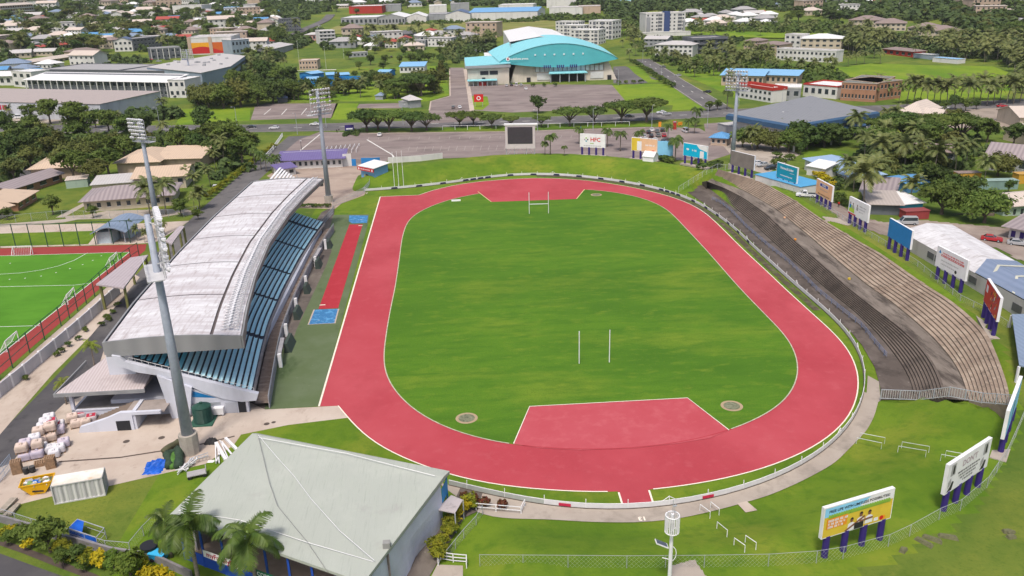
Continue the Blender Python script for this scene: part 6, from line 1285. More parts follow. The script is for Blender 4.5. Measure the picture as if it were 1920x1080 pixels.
row('shrub', [(562+6*i, 389) for i in range(10)], 1.3, 'low hedge bush', 'at the far end of the blue seats', 'hedge behind the seats', 'shrub')
row('ylg', [(389+i*7.3, 374-i*5.6) for i in range(18)], 2.6, 'rounded yellowish hedge bush', 'in the diagonal line behind the grandstand roof', 'diagonal hedge behind the grandstand', 'shrub')
row('palm', [(272, 455, 3.6), (245, 445, 4.6), (258, 452, 4), (283, 452, 4), (228, 448, 4.6), (310, 448, 4.5)], 4, 'thin ornamental palm', 'beside the curved roof hut', 'slim palms by the hut', 'palm', wid=.6)
# --- houses area left of the stand
row('palm', [(282, 405, 9.5), (312, 402, 10.5), (367, 365, 7.5), (375, 392, 7), (352, 345, 6), (405, 318, 8), (420, 305, 8), (365, 396, 5), (395, 350, 7)], 9, 'coconut palm', 'among the tan roofed houses behind the grandstand', 'palms among the tan roofed houses', 'palm')
row('grove', [(20, 300, 11), (58, 296, 12), (100, 290, 11), (140, 318, 12), (185, 300, 12), (225, 290, 10), (150, 262, 10), (40, 265, 10), (410, 300, 9), (450, 280, 9)], 11, 'broad dense tree', 'between the tan houses and the road', 'broad trees above the tan houses')
row('fan', [(490, 318, 7), (500, 322, 6.5), (512, 325, 6), (478, 310, 7), (520, 322, 6.5)], 7, 'feathery palm', 'in the clump left of the purple roofed ticket block', 'palms by the ticket block', 'palm')
row('round', [(100, 402, 7), (175, 408, 4.5), (340, 405, 5.5), (14, 412, 4.5), (372, 412, 3.5)], 6, 'leafy green tree', 'in the gardens just above the hockey pitch', 'garden trees above the hockey pitch')
row('olive', [(140, 340, 9), (182, 345, 9), (60, 320, 8), (28, 340, 7), (5, 300, 8), (205, 330, 8), (35, 285, 8), (85, 275, 8), (235, 300, 7), (268, 275, 6)], 12, 'big spreading olive green tree', 'over the tan houses at the left', 'large trees over the tan houses', wid=1.1)
row('round', [(385, 250, 9), (155, 260, 12), (240, 262, 8), (205, 248, 8), (275, 252, 8), (298, 298, 7), (60, 262, 9), (15, 262, 10), (340, 292, 9), (400, 282, 8), (440, 290, 10), (455, 306, 8), (375, 300, 8), (470, 292, 7), (425, 268, 7)], 9, 'dense green tree', 'on the verge below the main road', 'verge trees left of the ticket block')
row('palm', [(308, 262, 8), (305, 218, 9), (20, 222, 7), (220, 240, 8), (418, 300, 9), (432, 285, 8)], 8, 'coconut palm', 'near the main road at the left', 'palms near the main road at the left', 'palm')
row('round', [(95, 232, 9), (145, 232, 8), (60, 228, 7), (128, 228, 6), (180, 240, 7)], 8, 'bushy green tree', 'in front of the long grey warehouse', 'trees in front of the warehouse')
row('grove', [(392, 203, 15), (420, 203, 16), (452, 200, 16), (484, 198, 15), (512, 193, 14), (372, 198, 12), (540, 186, 13)], 14, 'wide dark spreading tree', 'in the grove right of the warehouse', 'spreading trees right of the warehouse', wid=.95)
row('round', [(500, 160, 12), (525, 165, 11), (470, 175, 11), (545, 160, 9), (440, 165, 9), (560, 188, 6)], 10, 'dense green tree', 'behind the grove left of the blue fence', 'trees left of the blue fence')
row('cone', [(635, 175, 13, ), (828, 150, 14), (815, 175, 15)], 12, 'tall pointed evergreen tree', 'on the park lawn', 'pointed trees on the park lawn', wid=1.25)
row('rain', [(748, 182, 12), (790, 180, 14), (775, 170, 11)], 12, 'broad dark tree', 'left of the side street', 'broad trees left of the side street')
row('round', [(665, 148, 6), (690, 168, 8), (623, 190, 6), (700, 143, 5), (738, 140, 5), (740, 186, 6), (552, 188, 7), (648, 178, 4), (715, 175, 7)], 6, 'round garden tree', 'on the park lawn by the blue fence', 'park trees by the blue fence')
row('palm', [(578, 188, 9), (676, 183, 10), (713, 181, 9), (606, 178, 7), (645, 180, 6), (535, 132, 9), (515, 134, 8), (508, 110, 10)], 9, 'coconut palm', 'on the park lawn and by the pool', 'palms on the park lawn', 'palm')
row('rain', [(688, 246, 10.5), (709, 245, 10), (730, 246, 10.5), (772, 246, 9), (800, 245, 8.5)], 9.5, 'umbrella shaped tree', 'in the group above the car park', 'rain trees left of the side street')
row('rain', [(862, 238, 7.5), (888, 235, 6.5), (922, 240, 7.5)], 7.5, 'low umbrella shaped tree', 'left of the video screen', 'rain trees by the video screen')
row('rain', [(958, 238, 5), (1015, 238, 5.5), (1068, 236, 9), (1114, 233, 9), (1165, 231, 10.5), (1212, 229, 11)], 9, 'umbrella shaped rain tree', 'in front of the arena lawn', 'rain trees in front of the arena lawn')
row('round', [(1010, 212, 9), (1330, 208, 5), (1345, 206, 5)], 7, 'small round tree', 'on the verge of the arena car park', 'trees at the arena car park', wid=1.1)
row('fan', [(1032, 290, 8.5), (1086, 270, 7), (1139, 275, 8), (1163, 283, 8.5), (1198, 278, 8), (1252, 262, 7), (1266, 303, 10), (1302, 250, 7.5), (1022, 290, 5), (1058, 292, 4)], 8, 'feathery palm', 'in the car park row behind the billboards', 'palms in the car park', 'palm', wid=1.15)
row('shrub', [(1302, 312), (1310, 308), (1318, 318), (1335, 314), (1345, 312), (1252, 303), (1245, 302), (1240, 300), (1256, 306), (1328, 316)], 2.2, 'dense bush', 'behind the cyan billboard', 'bushes behind the cyan billboard', 'shrub', wid=1.5)
row('fan', [(1363, 205, 11), (1305, 238, 9), (1290, 250, 6)], 8, 'tall feathery palm', 'at the road junction by the hall', 'palms at the junction', 'palm')
# --- right, behind the terrace
row('palm', [(1618, 395, 12), (1620, 300, 9), (1652, 315, 10), (1695, 322, 11), (1750, 330, 11), (1790, 325, 11), (1810, 318, 10), (1705, 385, 8), (1660, 275, 9), (1712, 280, 9), (1585, 340, 7), (1600, 360, 8), (1640, 360, 10), (1845, 342, 8), (1680, 300, 9), (1730, 312, 10), (1560, 262, 7)], 10, 'tall coconut palm', 'in the garden grove behind the east billboards', 'coconut palms behind the east billboards', 'palm')
row('round', [(1890, 362, 4.5), (1745, 360, 9), (1790, 375, 8), (1560, 330, 4), (1500, 290, 5), (1735, 345, 8)], 7, 'bushy green tree', 'in the yards above the white roofed shed', 'yard trees above the white roofed shed')
row('yel', [(1545, 342, 2.5), (1537, 335, 2.4), (1560, 352, 2.5), (1530, 330, 2)], 2.5, 'orange yellow croton bush', 'behind the peach billboard', 'croton bushes behind the peach billboard', 'shrub', wid=1.3)
row('shrub', [(1480, 300), (1466, 308), (1455, 296), (1570, 375), (1577, 385), (1640, 395), (1455, 310)], 2.5, 'ragged green bush', 'between the billboards and the blue roofed house', 'bushes by the blue roofed house', 'shrub', wid=1.3)
row('rain', [(1720, 275, 12), (1755, 270, 12), (1800, 268, 11), (1690, 262, 11), (1660, 268, 10), (1640, 280, 9)], 11, 'wide dark tree', 'between the grey roofed hall and the right houses', 'wide trees right of the hall')
row('olive', [(1790, 250, 10), (1780, 290, 10), (1660, 260, 9)], 9, 'dense olive tree', 'around the hall and the cream roofed houses', 'olive trees around the hall', wid=1.1)
row('grove', [(1392, 276, 8), (1420, 280, 9), (1448, 282, 8), (1478, 284, 9.5), (1512, 280, 10.5), (1545, 276, 10), (1575, 272, 8)], 9, 'dense rounded tree', 'in front of the grey roofed hall', 'trees in front of the hall')
row('grove', [(1765, 402, 10), (1845, 418, 9), (1800, 380, 8), (1700, 310, 9), (1740, 320, 9), (1650, 330, 8), (1870, 330, 8)], 9, 'broad green tree', 'in the yards behind the shacks', 'broad trees behind the shacks')
row('palm', [(1410, 282, 9), (1455, 262, 8), (1604, 262, 11), (1660, 240, 8), (1680, 245, 9)], 8, 'coconut palm', 'around the grey roofed hall', 'palms around the hall', 'palm')
row('palm', [(1700+i*12.5, 197-(i % 3)*4+rnd.uniform(-3, 3), 11.5) for i in range(18)]+[(1640, 190, 8), (1660, 186, 9), (1685, 194, 9), (1625, 170, 8), (1645, 172, 9)], 9, 'leaning coconut palm', 'along the lower edge of the bright field', 'palms below the bright field', 'palm')
row('round', [(1720, 205, 6), (1745, 210, 6), (1770, 210, 6), (1790, 205, 7), (1810, 208, 6), (1830, 205, 5), (1700, 200, 4)], 6, 'small bright green tree', 'below the bright field by the car yard', 'trees below the bright field')
row('palm', [(1445, 130, 8), (1452, 135, 8), (1475, 137, 9), (1500, 138, 9), (1525, 137, 8), (1550, 136, 9), (1558, 134, 8), (1590, 125, 8), (1605, 122, 8), (1620, 120, 8), (1650, 120, 9), (1560, 140, 8)], 8, 'coconut palm', 'in front of the white terraced houses at the right', 'palms in front of the white terraced houses', 'palm')
row('palm', [(1222, 112, 8), (1232, 116, 8), (1245, 118, 9), (1260, 122, 10), (1248, 108, 8), (1280, 125, 9), (1270, 118, 8), (1180, 112, 8), (1192, 105, 9), (1205, 98, 8), (1168, 90, 7), (1285, 137, 8), (1302, 145, 9), (1325, 135, 9), (1290, 128, 8)], 9, 'coconut palm', 'lining the diagonal road right of the arena', 'palms lining the arena road', 'palm')
row('palm', [(1338, 142, 11), (1360, 145, 11), (1378, 150, 10), (1400, 120, 9), (1420, 118, 8), (1388, 150, 9), (1370, 160, 9), (1435, 120, 8), (1345, 128, 8), (1320, 120, 8)], 10, 'coconut palm', 'left of the blue roofed shops', 'palms left of the blue roofed shops', 'palm')
row('shrub', [(1188+i*5.4, 118+i*3.5) for i in range(14)], 3, 'dark hedge bush', 'in the hedge along the arena road', 'hedge along the arena road', 'shrub', wid=1.5)
row('shrub', [(1160+i*14, 158-i*.5) for i in range(4)]+[(1000+i*20, 163-i*.2) for i in range(3)], 2.6, 'small clipped shrub', 'at the arena fence', 'shrubs at the arena fence', 'shrub')
row('palm', [(850, 118, 7), (838, 122, 7), (846, 108, 8), (855, 98, 8), (862, 92, 9), (880, 90, 10), (890, 88, 10), (900, 90, 9), (910, 88, 10), (920, 86, 10), (870, 96, 8), (928, 80, 9), (835, 112, 7), (842, 98, 7)], 9, 'coconut palm', 'left of the white arena roof', 'palms left of the white arena roof', 'palm')
row('palm', [(690, 73, 11), (700, 70, 10), (738, 72, 12), (745, 70, 11), (718, 74, 9), (790, 72, 9), (820, 78, 8), (835, 76, 8), (665, 80, 8)], 10, 'coconut palm', 'along the near edge of the dry field', 'palms by the dry field', 'palm')
row('round', [(665, 88, 9), (690, 90, 10), (720, 84, 8), (640, 84, 7), (760, 86, 7), (805, 84, 8), (825, 90, 7), (850, 86, 8), (770, 120, 9), (695, 122, 9), (790, 115, 6), (750, 118, 5), (785, 120, 9)], 8, 'bushy tree', 'by the white villas above the school court', 'trees by the white villas')
# --- towns beyond: trees too alike to tell apart, each still a tree of its own
def scatter(key, n, box, h, label, group, seed, cat='tree', avoid=None, wid=1.0):
  g = random.Random(seed); k = 0; tries = 0
  while k < n and tries < n*20:
    tries += 1; x = g.uniform(box[0], box[2]); y = g.uniform(box[1], box[3])
    if len(box) > 4 and not inside(x, y, box[4]): continue
    p = T(x, y)
    if blocked(p): continue
    plant(key, 0, 0, h*g.uniform(.75, 1.2), label, group, cat, pt=p, wid=wid); k += 1
BLK = []
def block(cx, cy, r): BLK.append((cx, cy, r))
def blocked(p): return any((p.x-a)**2+(p.y-b)**2 < r*r for a, b, r in BLK)
# ==== buildings
def bmat(k, c): return layers('wall_'+k, c, [([v*.72 for v in c], .25, .5, .78, (1, 1, .35), 8)], rough=.85)
W_wh = bmat('white', (.62, .61, .60)); W_cr = bmat('cream', (.50, .43, .34)); W_gy = bmat('grey', (.30, .31, .33)); W_dk = bmat('slate', (.13, .14, .16)); W_br = bmat('brown', (.36, .19, .12)); W_bl = bmat('blue', (.03, .2, .5)); W_tan = bmat('tan', (.47, .36, .28)); W_pk = bmat('pink', (.5, .28, .26)); W_rd = bmat('red', (.4, .04, .03)); W_mint = bmat('mint', (.33, .42, .35)); W_bg = bmat('bluegrey', (.27, .33, .40)); W_navy = bmat('navy', (.05, .08, .2))
def rmat(k, c, c2=None, p=.9): return corr('roof_'+k, c, c2 or [v*.88 for v in c], p, 0, .6, .3, [v*.6 for v in c], .55, .85)
R_wh = rmat('white', (.72, .72, .72)); R_gy = rmat('grey', (.36, .35, .35)); R_lg = rmat('palegrey', (.50, .48, .47)); R_tan = rmat('tan', (.55, .42, .31)); R_cr = rmat('cream', (.56, .48, .42)); R_bl = rmat('blue', (.10, .28, .52)); R_db = rmat('darkblue', (.10, .14, .24)); R_rd = rmat('red', (.38, .07, .05)); R_br = rmat('brownroof', (.26, .20, .18)); R_dk = rmat('charcoal', (.13, .13, .14)); R_tq = rmat('turquoise', (.24, .60, .67)); R_pu = rmat('purple', (.15, .12, .28)); R_dirty = rmat('weathered', (.33, .28, .28), (.24, .20, .21), 1.3); R_bg = rmat('bluegreyroof', (.20, .26, .36)); R_gn = rmat('greenroof', (.10, .2, .16))
def bldg(name, label, p1, p2, dep, h, wall=W_wh, roof=R_lg, style='gable', rh=1.8, ov=.5, fl=1, win=0, wm=None, swin=None, door=False, cat='building', group=None, px=True, ridge='x', balc=False, cols=0, wt=.5, rz=None, para=.5, band=None, pan=0):
  """p1,p2: foot of the near wall, left and right; dep runs away from the viewer"""
  A, B = (T(*p1), T(*p2)) if px else (Vector(p1), Vector(p2)); z = min(A.z, B.z)-.3*(A.z != B.z); d = B-A; d.z = 0; L = d.length; a = math.atan2(d.y, d.x)
  r = thing(name, label, cat, (A.x, A.y, z), a, group); block(A.x+d.x/2-math.sin(a)*dep/2, A.y+d.y/2+math.cos(a)*dep/2, max(L, dep)*.5+2.5)
  m = MB().mat(wall)
  m.box(0, 0, -1.5, L, dep, h)
  if style == 'gable':
    if ridge == 'x':
      for x in (0, L): f = [(x, 0, h), (x, dep, h), (x, dep/2, h+rh)]; m.face(f if x == L else f[::-1])
    else:
      for y in (0, dep): f = [(0, y, h), (L, y, h), (L/2, y, h+rh)]; m.face(f if y == 0 else f[::-1])
  w_ = m.obj('wall', r)
  m = MB().mat(roof); o = ov; t = .18
  if style == 'gable' and ridge == 'x':
    for s in (0, 1):
      y0 = -o if s == 0 else dep+o; zz = h-o*rh/(dep/2)
      q = [(-o, y0, zz), (L+o, y0, zz), (L+o, dep/2, h+rh), (-o, dep/2, h+rh)]; q = q if s == 0 else q[::-1]; m.hexa([(x, y, z_+.02) for x, y, z_ in q], [(x, y, z_+t) for x, y, z_ in q])
  elif style == 'gable':
    for s in (0, 1):
      x0 = -o if s == 0 else L+o; zz = h-o*rh/(L/2); q = [(x0, -o, zz), (L/2, -o, h+rh), (L/2, dep+o, h+rh), (x0, dep+o, zz)]; q = q if s == 0 else q[::-1]; m.hexa([(x, y, z_+.02) for x, y, z_ in q], [(x, y, z_+t) for x, y, z_ in q])
  elif style == 'hip':
    k = min(L, dep)/2; e = [(-o, -o, h), (L+o, -o, h), (L+o, dep+o, h), (-o, dep+o, h)]; R0, R1 = ((k, dep/2, h+rh), (L-k, dep/2, h+rh)) if L > dep else ((L/2, k, h+rh), (L/2, dep-k, h+rh))
    if L > dep: fs = [[e[0], e[1], R1, R0], [e[1], e[2], R1], [e[2], e[3], R0, R1], [e[3], e[0], R0]]
    else: fs = [[e[0], e[1], R0], [e[1], e[2], R1, R0], [e[2], e[3], R1], [e[3], e[0], R0, R1]]
    for f in fs: m.face([(x, y, z_+t) for x, y, z_ in f])
    m.face([(x, y, h+.0) for x, y, _ in e][::-1])
    for i in range(4): j = (i+1) % 4; m.face([(e[i][0], e[i][1], h), (e[j][0], e[j][1], h), (e[j][0], e[j][1], h+t), (e[i][0], e[i][1], h+t)])
  elif style == 'shed': q = [(-o, -o, h), (L+o, -o, h), (L+o, dep+o, h+rh), (-o, dep+o, h+rh)]; m.hexa([(x, y, z_+.02) for x, y, z_ in q], [(x, y, z_+t) for x, y, z_ in q]);
  else: m.box(-.15, -.15, h, L+.15, dep+.15, h+.12)
  m.obj('roof', r)
  if style == 'shed': m = MB().mat(wall); m.hexa([(0, 0, h-.1), (L, 0, h-.1), (L, dep, h-.1), (0, dep, h-.1)], [(0, 0, h), (L, 0, h), (L, dep, h+rh-.02), (0, dep, h+rh-.02)]); m.obj('upper_wall', r)
  if style == 'flat' and para:
    m = MB().mat(band or wall)
    for q in ((-.2, -.2, L+.2, .1), (-.2, dep-.1, L+.2, dep+.2), (-.2, .1, .1, dep-.1), (L-.1, .1, L+.2, dep-.1)): m.box(q[0], q[1], h+.1, q[2], q[3], h+.1+para)
    m.obj('parapet', r)
  wm = wm or glass; fh = h/fl
  if win:
    me = None
    for f in range(fl):
      for i in range(win):
        if door and f == 0 and i == win//2: continue
        x = L*(i+.5)/win; ww = min(wt*L/win, 6.0);
        if me is None:
          m = MB().mat(wm); m.box(-ww/2, -.06, 0, ww/2, .05, fh*.42); m.mat(white if wall is not W_wh else W_gy); m.box(-ww/2-.08, -.1, -.1, ww/2+.08, .02, 0); me = m.mesh('window')
        link('window', me, r, (x, 0, f*fh+fh*.36))
  if swin:
    me2 = None; s_, n_ = swin
    for f in range(fl):
      for i in range(n_):
        y = dep*(i+.5)/n_; ww = min(wt*dep/n_, 5)
        if me2 is None: m = MB().mat(wm); m.box(-.06, -ww/2, 0, .06, ww/2, fh*.42); me2 = m.mesh('window')
        link('window', me2, r, (0 if s_ == 'L' else L, y, f*fh+fh*.36))
  if door: m = MB().mat(W_br); m.box(L/2-.5, -.07, 0, L/2+.5, .05, 2.1); m.obj('door', r)
  if balc:
    for f in range(1, fl+1):
      m = MB().mat(band or W_wh); m.box(.2, -1.5, f*fh-.2, L-.2, 0, f*fh);
      if f < fl: m.box(.2, -1.5, f*fh, L-.2, -1.42, f*fh+.9)
      m.obj('balcony', r)
  if cols:
    me3 = None
    for i in range(cols):
      if me3 is None: m = MB().mat(W_wh); m.box(-.25, -.25, -1, .25, .25, h); me3 = m.mesh('column')
      link('column', me3, r, (L*i/(cols-1), -1.6, 0))
  if pan:
    me4 = None
    for i in range(pan):
      if me4 is None: m = MB().mat(W_dk); m.box(-L*.05, -.2, 1, L*.05, -.05, h-.6); m.mat(W_wh); [m.box(-L*.05, -.5, k*fh-.2, L*.05, -.2, k*fh+.7) for k in range(1, fl)]; me4 = m.mesh('balcony_bay')
      link('balcony_bay', me4, r, (L*(i+.72)/pan, 0, 0))
  return r, L, a, (A.x, A.y, z)
def sub(r, f, name): o = f.obj(name, r); return o
# ---- arena
def arena():
  A, B = P(963, 155), P(1152, 149); d = B-A; L = d.length; a = math.atan2(d.y, d.x); r = thing('sports_arena', 'large arena with turquoise lens shaped facade and white hall roof behind it', 'arena', A, a); block(A.x+35, A.y+40, 75)
  tq, tq2 = M('arena_turquoise', (.085, .42, .475), .5, .06, .1), R_tq; crm = bmat('arena', (.56, .51, .44))
  m = MB().mat(crm); m.hexa([(-2, 0, 0), (L+1.5, 0, 0), (L+1.5, 40, 0), (-2, 40, 0)], [(2, 1.5, 12), (L-4, 1.5, 12), (L-4, 40, 12), (2, 40, 12)]); m.obj('wall', r)
  x0, x1 = -9, L+2; zt = lambda t: 13.5+10.5*math.sin(math.pi*t)**.85; zb = lambda t: 13.2-3.9*math.sin(math.pi*t)**.9; yf = lambda t: -2-1.5*math.sin(math.pi*t); n = 32
  m = MB().mat(tq)
  for i in range(n):
    t0, t1 = i/n, (i+1)/n; X0, X1 = x0+(x1-x0)*t0, x0+(x1-x0)*t1; m.face([(X0, yf(t0), zb(t0)), (X1, yf(t1), zb(t1)), (X1, yf(t1), zt(t1)), (X0, yf(t0), zt(t0))]); m.face([(X0, 24, zb(t0)), (X1, 24, zb(t1)), (X1, yf(t1), zb(t1)), (X0, yf(t0), zb(t0))])
  m.obj('lens_facade', r)
  m = MB().mat(tq2)
  for i in range(n):
    t0, t1 = i/n, (i+1)/n; X0, X1 = x0+(x1-x0)*t0, x0+(x1-x0)*t1
    e0, e1 = X0+(-6)*(1-t0), X1+(-6)*(1-t1); m.face([(X0, yf(t0)-.4, zt(t0)+.1), (X1, yf(t1)-.4, zt(t1)+.1), (e1, 60, zt(t1)+1.5), (e0, 60, zt(t0)+1.5)])
  m.obj('curved_roof', r, True)
  m = MB().mat(R_wh)
  yb = 172
  for s in (0, 1): q = [(0, 44, 22.5), (L*.32, 44, 25.5), (L*.32, yb, 25.5), (0, yb, 22.5)] if s == 0 else [(L*.32, 44, 25.5), (L*.68, 44, 22.5), (L*.62, yb, 22.5), (L*.32, yb, 25.5)]; m.face(q)
  m.obj('hall_roof', r)
  m = MB().mat(W_wh); m.face([(0, 30, 0), (0, yb, 0), (0, yb, 22.4), (0, 30, 22.4)][::-1]); m.face([(L*.68, 30, 0), (L*.62, yb, 0), (L*.62, yb, 22.4), (L*.68, 30, 22.4)]); m.obj('hall_wall', r)
  m = MB().mat(R_wh); m.box(-18, 38, 14, -1, 62, 14.4); wr = m.obj('side_canopy', r); m = MB().mat(W_wh); m.box(-17, 39, 0, -11.9, 43, 14); m.box(-12, 42, 0, -2, 60, 13.9); m.obj('canopy_wall', wr)
  m = MB().mat(M('arena_glass', (.55, .6, .65), .3, .2, .3));
  for i in range(15): x = L*.22+i*L*.045; m.box(x, .2, 6.3, x+L*.036, .8, 9.6)
  m.obj('upper_glazing', r)
  m = MB().mat(paint('arena_frame', (.12, .13, .15)))
  for i in range(16): x = L*.218+i*L*.045; m.box(x-.15, .2, 6.2, x+.15, .5, 11)
  m.obj('mullions', r)
  m = MB().mat(paint('panel_pale', (.6, .6, .62))); m.box(L*.23, -.3, 1.2, L*.36, .1, 5.4); m.obj('lower_panels', r); m = MB().mat(paint('panel_pale', (.6, .6, .62))); m.box(L*.76, -.3, 1.2, L*.89, .1, 5.4); m.obj('lower_panels', r)
  m = MB().mat(R_tq); m.hexa([(L*.34, -7, 5.4), (L*.72, -7, 5.4), (L*.70, 1, 6.1), (L*.36, 1, 6.1)], [(L*.34, -7, 5.9), (L*.72, -7, 5.9), (L*.70, 1, 6.6), (L*.36, 1, 6.6)]); cn = m.obj('entrance_canopy', r)
  m = MB().mat(steel)
  for t in (.36, .45, .54, .62, .70): m.box(L*t-.25, -6.2, 0, L*t+.25, -5.7, 5.5)
  m.obj('canopy_column', cn)
  m = MB().mat(dark); m.box(L*.36, -.5, 0, L*.70, .3, 5.2); m.obj('entrance', r)
  for t in (.13, .93): m = MB().mat(dark); m.box(L*t, -.6, 0, L*t+2.5, .3, 3); m.obj('side_door', r)
  m = MB().mat(paint('sign_white', (.8, .8, .8))); c = (x0+(x1-x0)*.072, 15.2); m.tube([(c[0], -2.7, c[1]), (c[0], -3.0, c[1])], 1.25, 20); lg = m.obj('logo_disc', r); m = MB().mat(pc('sign_crimson', (.4, .005, .03))); m.tube([(c[0], -3.02, c[1]-.1), (c[0], -3.1, c[1]-.1)], .6, 14); m.hexa([(c[0]-.5, -3.1, c[1]+.2), (c[0]+.1, -3.1, c[1]+.2), (c[0]+.1, -3.02, c[1]+.2), (c[0]-.5, -3.02, c[1]+.2)], [(c[0]+.2, -3.1, c[1]+1.1), (c[0]+.6, -3.1, c[1]+1.1), (c[0]+.6, -3.02, c[1]+1.1), (c[0]+.2, -3.02, c[1]+1.1)]); m.obj('logo_drop', lg)
  link('lettering', text_mesh('vodafone arena', 1.9, paint('sign_white', (.8, .8, .8)), .03), r, (x0+(x1-x0)*.165, -3.75, 15.3), (math.pi/2, 0, 0))
  m = MB().mat(paint('vent_white', (.6, .7, .72)))
  for t in (.30, .38, .46, .54, .62, .70): X = x0+(x1-x0)*t; m.box(X-.5, yf(t)-.35, 16.8, X+.5, yf(t)-.02, 17.8)
  m.obj('roof_vents', r); m = MB().mat(navy)
  for t in (.37, .48, .59):
    for k in range(4): X = x0+(x1-x0)*t+k*1.3; m.box(X, yf(t)-.25, 8.9, X+.7, yf(t)-.02, 10.7)
  m.obj('slot_windows', r)
  A2, B2 = P(878, 160), P(955, 157.4); d2 = B2-A2; L2 = d2.length; a2 = math.atan2(d2.y, d2.x)
  w2 = thing('arena_wing', 'cream arena annex with a sloping turquoise roof left of the main facade', 'building', A2, a2); m = MB().mat(crm); m.hexa([(0, 0, 0), (L2, 0, 0), (L2, 46, 0), (0, 46, 0)], [(0, 0, 11.5), (L2, 0, 12.5), (L2, 46, 12.5), (0, 46, 11.5)]); m.obj('wall', w2)
  m = MB().mat(R_tq); m.hexa([(-1.5, -1.5, 11.6), (L2+1, -1.5, 12.8), (L2+1, 47, 14), (-1.5, 47, 12.8)], [(-1.5, -1.5, 12.1), (L2+1, -1.5, 13.3), (L2+1, 47, 14.5), (-1.5, 47, 13.3)]); m.obj('roof', w2)
  m = MB().mat(W_gy)
  m.box(-1.6, -1.8, 10.6, L2+1, -1.5, 12.2); m.box(-1.7, -1.6, 10.4, -1.4, 47, 12.6); m.obj('fascia', w2)
  for t in (.30, .53): m = MB().mat(dark); m.box(L2*t, -.15, 6.2, L2*(t+.2), .1, 8.6); m.obj('louvre_window', w2)
  m = MB().mat(dark); m.box(L2*.34, -.15, 3.0, L2*.42, .1, 4.6); m.obj('window', w2)
  m = MB().mat(R_tq); m.box(-.5, -7, 3.2, L2*.7, -.1, 3.6); cn = m.obj('porch_roof', w2); m = MB().mat(steel)
  for t in np.linspace(0, .68, 7): m.box(L2*t, -6.6, 0, L2*t+.3, -6.3, 3.2)
  m.obj('porch_column', cn); m = MB().mat(W_rd); m.box(L2*.26, -5, 0, L2*.43, -4.7, 2.4); m.obj('red_kiosk', w2)
arena()
# ---- named buildings: (name, label, left foot, right foot, depth, height, ...)
bldg('ticket_block', 'long low block with a purple roof and dark doorways on the stadium forecourt', (527, 318), (643, 313), 8, 3.3, W_wh, R_pu, 'shed', 1.6, 1.4, 1, 11, wt=.45, cat='building')
bldg('ticket_booth', 'small purple roofed booth in front of the long purple block', (524, 332), (555, 327), 5, 2.6, W_wh, R_pu, 'shed', .9, .8, 1, 2)
wall('white_wall', 'white wall panel joining the purple block to the blue gates', [(644, 312), (660, 311)], 4.6, W_wh)
wall('gate_wall', 'pair of blue painted gate panels at the car park edge', [(657, 311), (668, 311)], 2.6, W_bl); wall('gate_wall', 'long blue and grey entrance gate left of the north bank', [(678, 310), (700, 310), (713, 309)], 2.8, W_bl)
wall('retaining_wall', 'white retaining wall at the top left corner of the north bank', [(728, 306), (790, 302), (830, 297)], 2.2, W_wh)
def kiosk():
  r, L, a, b = bldg('drinks_kiosk', 'small kiosk with a red sign band and a colourful painted front by the north bank', (678, 334), (703, 333), 6, 4.6, pc('kiosk_blue', (.15, .35, .6)), R_wh, 'shed', .8, .7)
  m = MB().mat(RED); m.box(-.6, -.95, 3.4, L+.6, -.75, 4.5); sg = m.obj('sign_band', r); f = MB(); greek(f, WH, 1.0, L-1.0, 3.95, .5, -.98); poly_on(f, WH, [(-.1, 3.6), (.5, 3.6), (.5, 4.3), (-.1, 4.3)], -.98); poly_on(f, WH, [(L-.4, 3.6), (L+.2, 3.6), (L+.2, 4.3), (L-.4, 4.3)], -.98); f.obj('lettering', sg)
  f = MB(); poly_on(f, K, [(L*.3, .6), (L*.5, .5), (L*.55, 2.0), (L*.35, 2.2)], -.03); poly_on(f, K, [(L*.6, .6), (L*.78, .7), (L*.72, 1.9), (L*.58, 1.6)], -.03); poly_on(f, RED, [(.1, .1), (L*.5, .1), (L*.45, 1.0), (.1, .6)], -.04); poly_on(f, RED, [(L*.5, .1), (L-.1, .1), (L-.1, 1.2), (L*.7, .9)], -.04); poly_on(f, WH, [(L*.36, .7), (L*.46, .7), (L*.46, 1.6), (L*.38, 1.6)], -.05); poly_on(f, YEL, [(L*.2, 1.3), (L*.3, 1.2), (L*.3, 2.2)], -.04); f.obj('mural', r)
kiosk()
bldg('house', 'tan roofed bungalow at the left edge above the hockey pitch', (-60, 430), (24, 403), 14, 3, W_cr, R_tan, 'gable', 1.6, 1, 1, 5)
bldg('house', 'narrow tan roofed wing beside the left edge bungalow', (35, 396), (70, 375), 9, 2.8, W_br, R_tan, 'shed', 1.2, 1, 1, 3)
bldg('house', 'weathered brown roofed long house left of the mint shed', (20, 372), (118, 340), 10, 3, W_br, R_dirty, 'gable', 1.4, 1, 1, 4)
bldg('shed', 'small mint green shed with a tan lid roof among the houses', (125, 354), (166, 350), 7, 2.8, W_mint, R_cr, 'flat', 1, .6, para=0, cat='shed')
bldg('house', 'low hipped house with a stained purplish grey roof and dark doors behind the hockey hut', (160, 398), (325, 385), 16, 3.4, W_cr, R_dirty, 'hip', 2.4, 1.2, 1, 9, wt=.4)
bldg('house', 'white roofed lean to behind the stained grey roof', (175, 365), (262, 358), 12, 3.2, W_cr, R_lg, 'shed', .6, .5)
bldg('house', 'broad tan roofed hall left of the tall palms', (62, 338), (155, 332), 22, 4, W_tan, R_tan, 'hip', 2.6, 1.2)
bldg('house', 'tan roofed hall with a little raised roof vent, left of the two', (222, 326), (300, 323), 24, 4, W_tan, R_tan, 'hip', 2.6, 1.2)
bldg('house', 'tan roofed hall with small roof boxes, right of the two', (300, 318), (378, 316), 26, 4.2, W_tan, R_tan, 'gable', 2.2, 1.2)
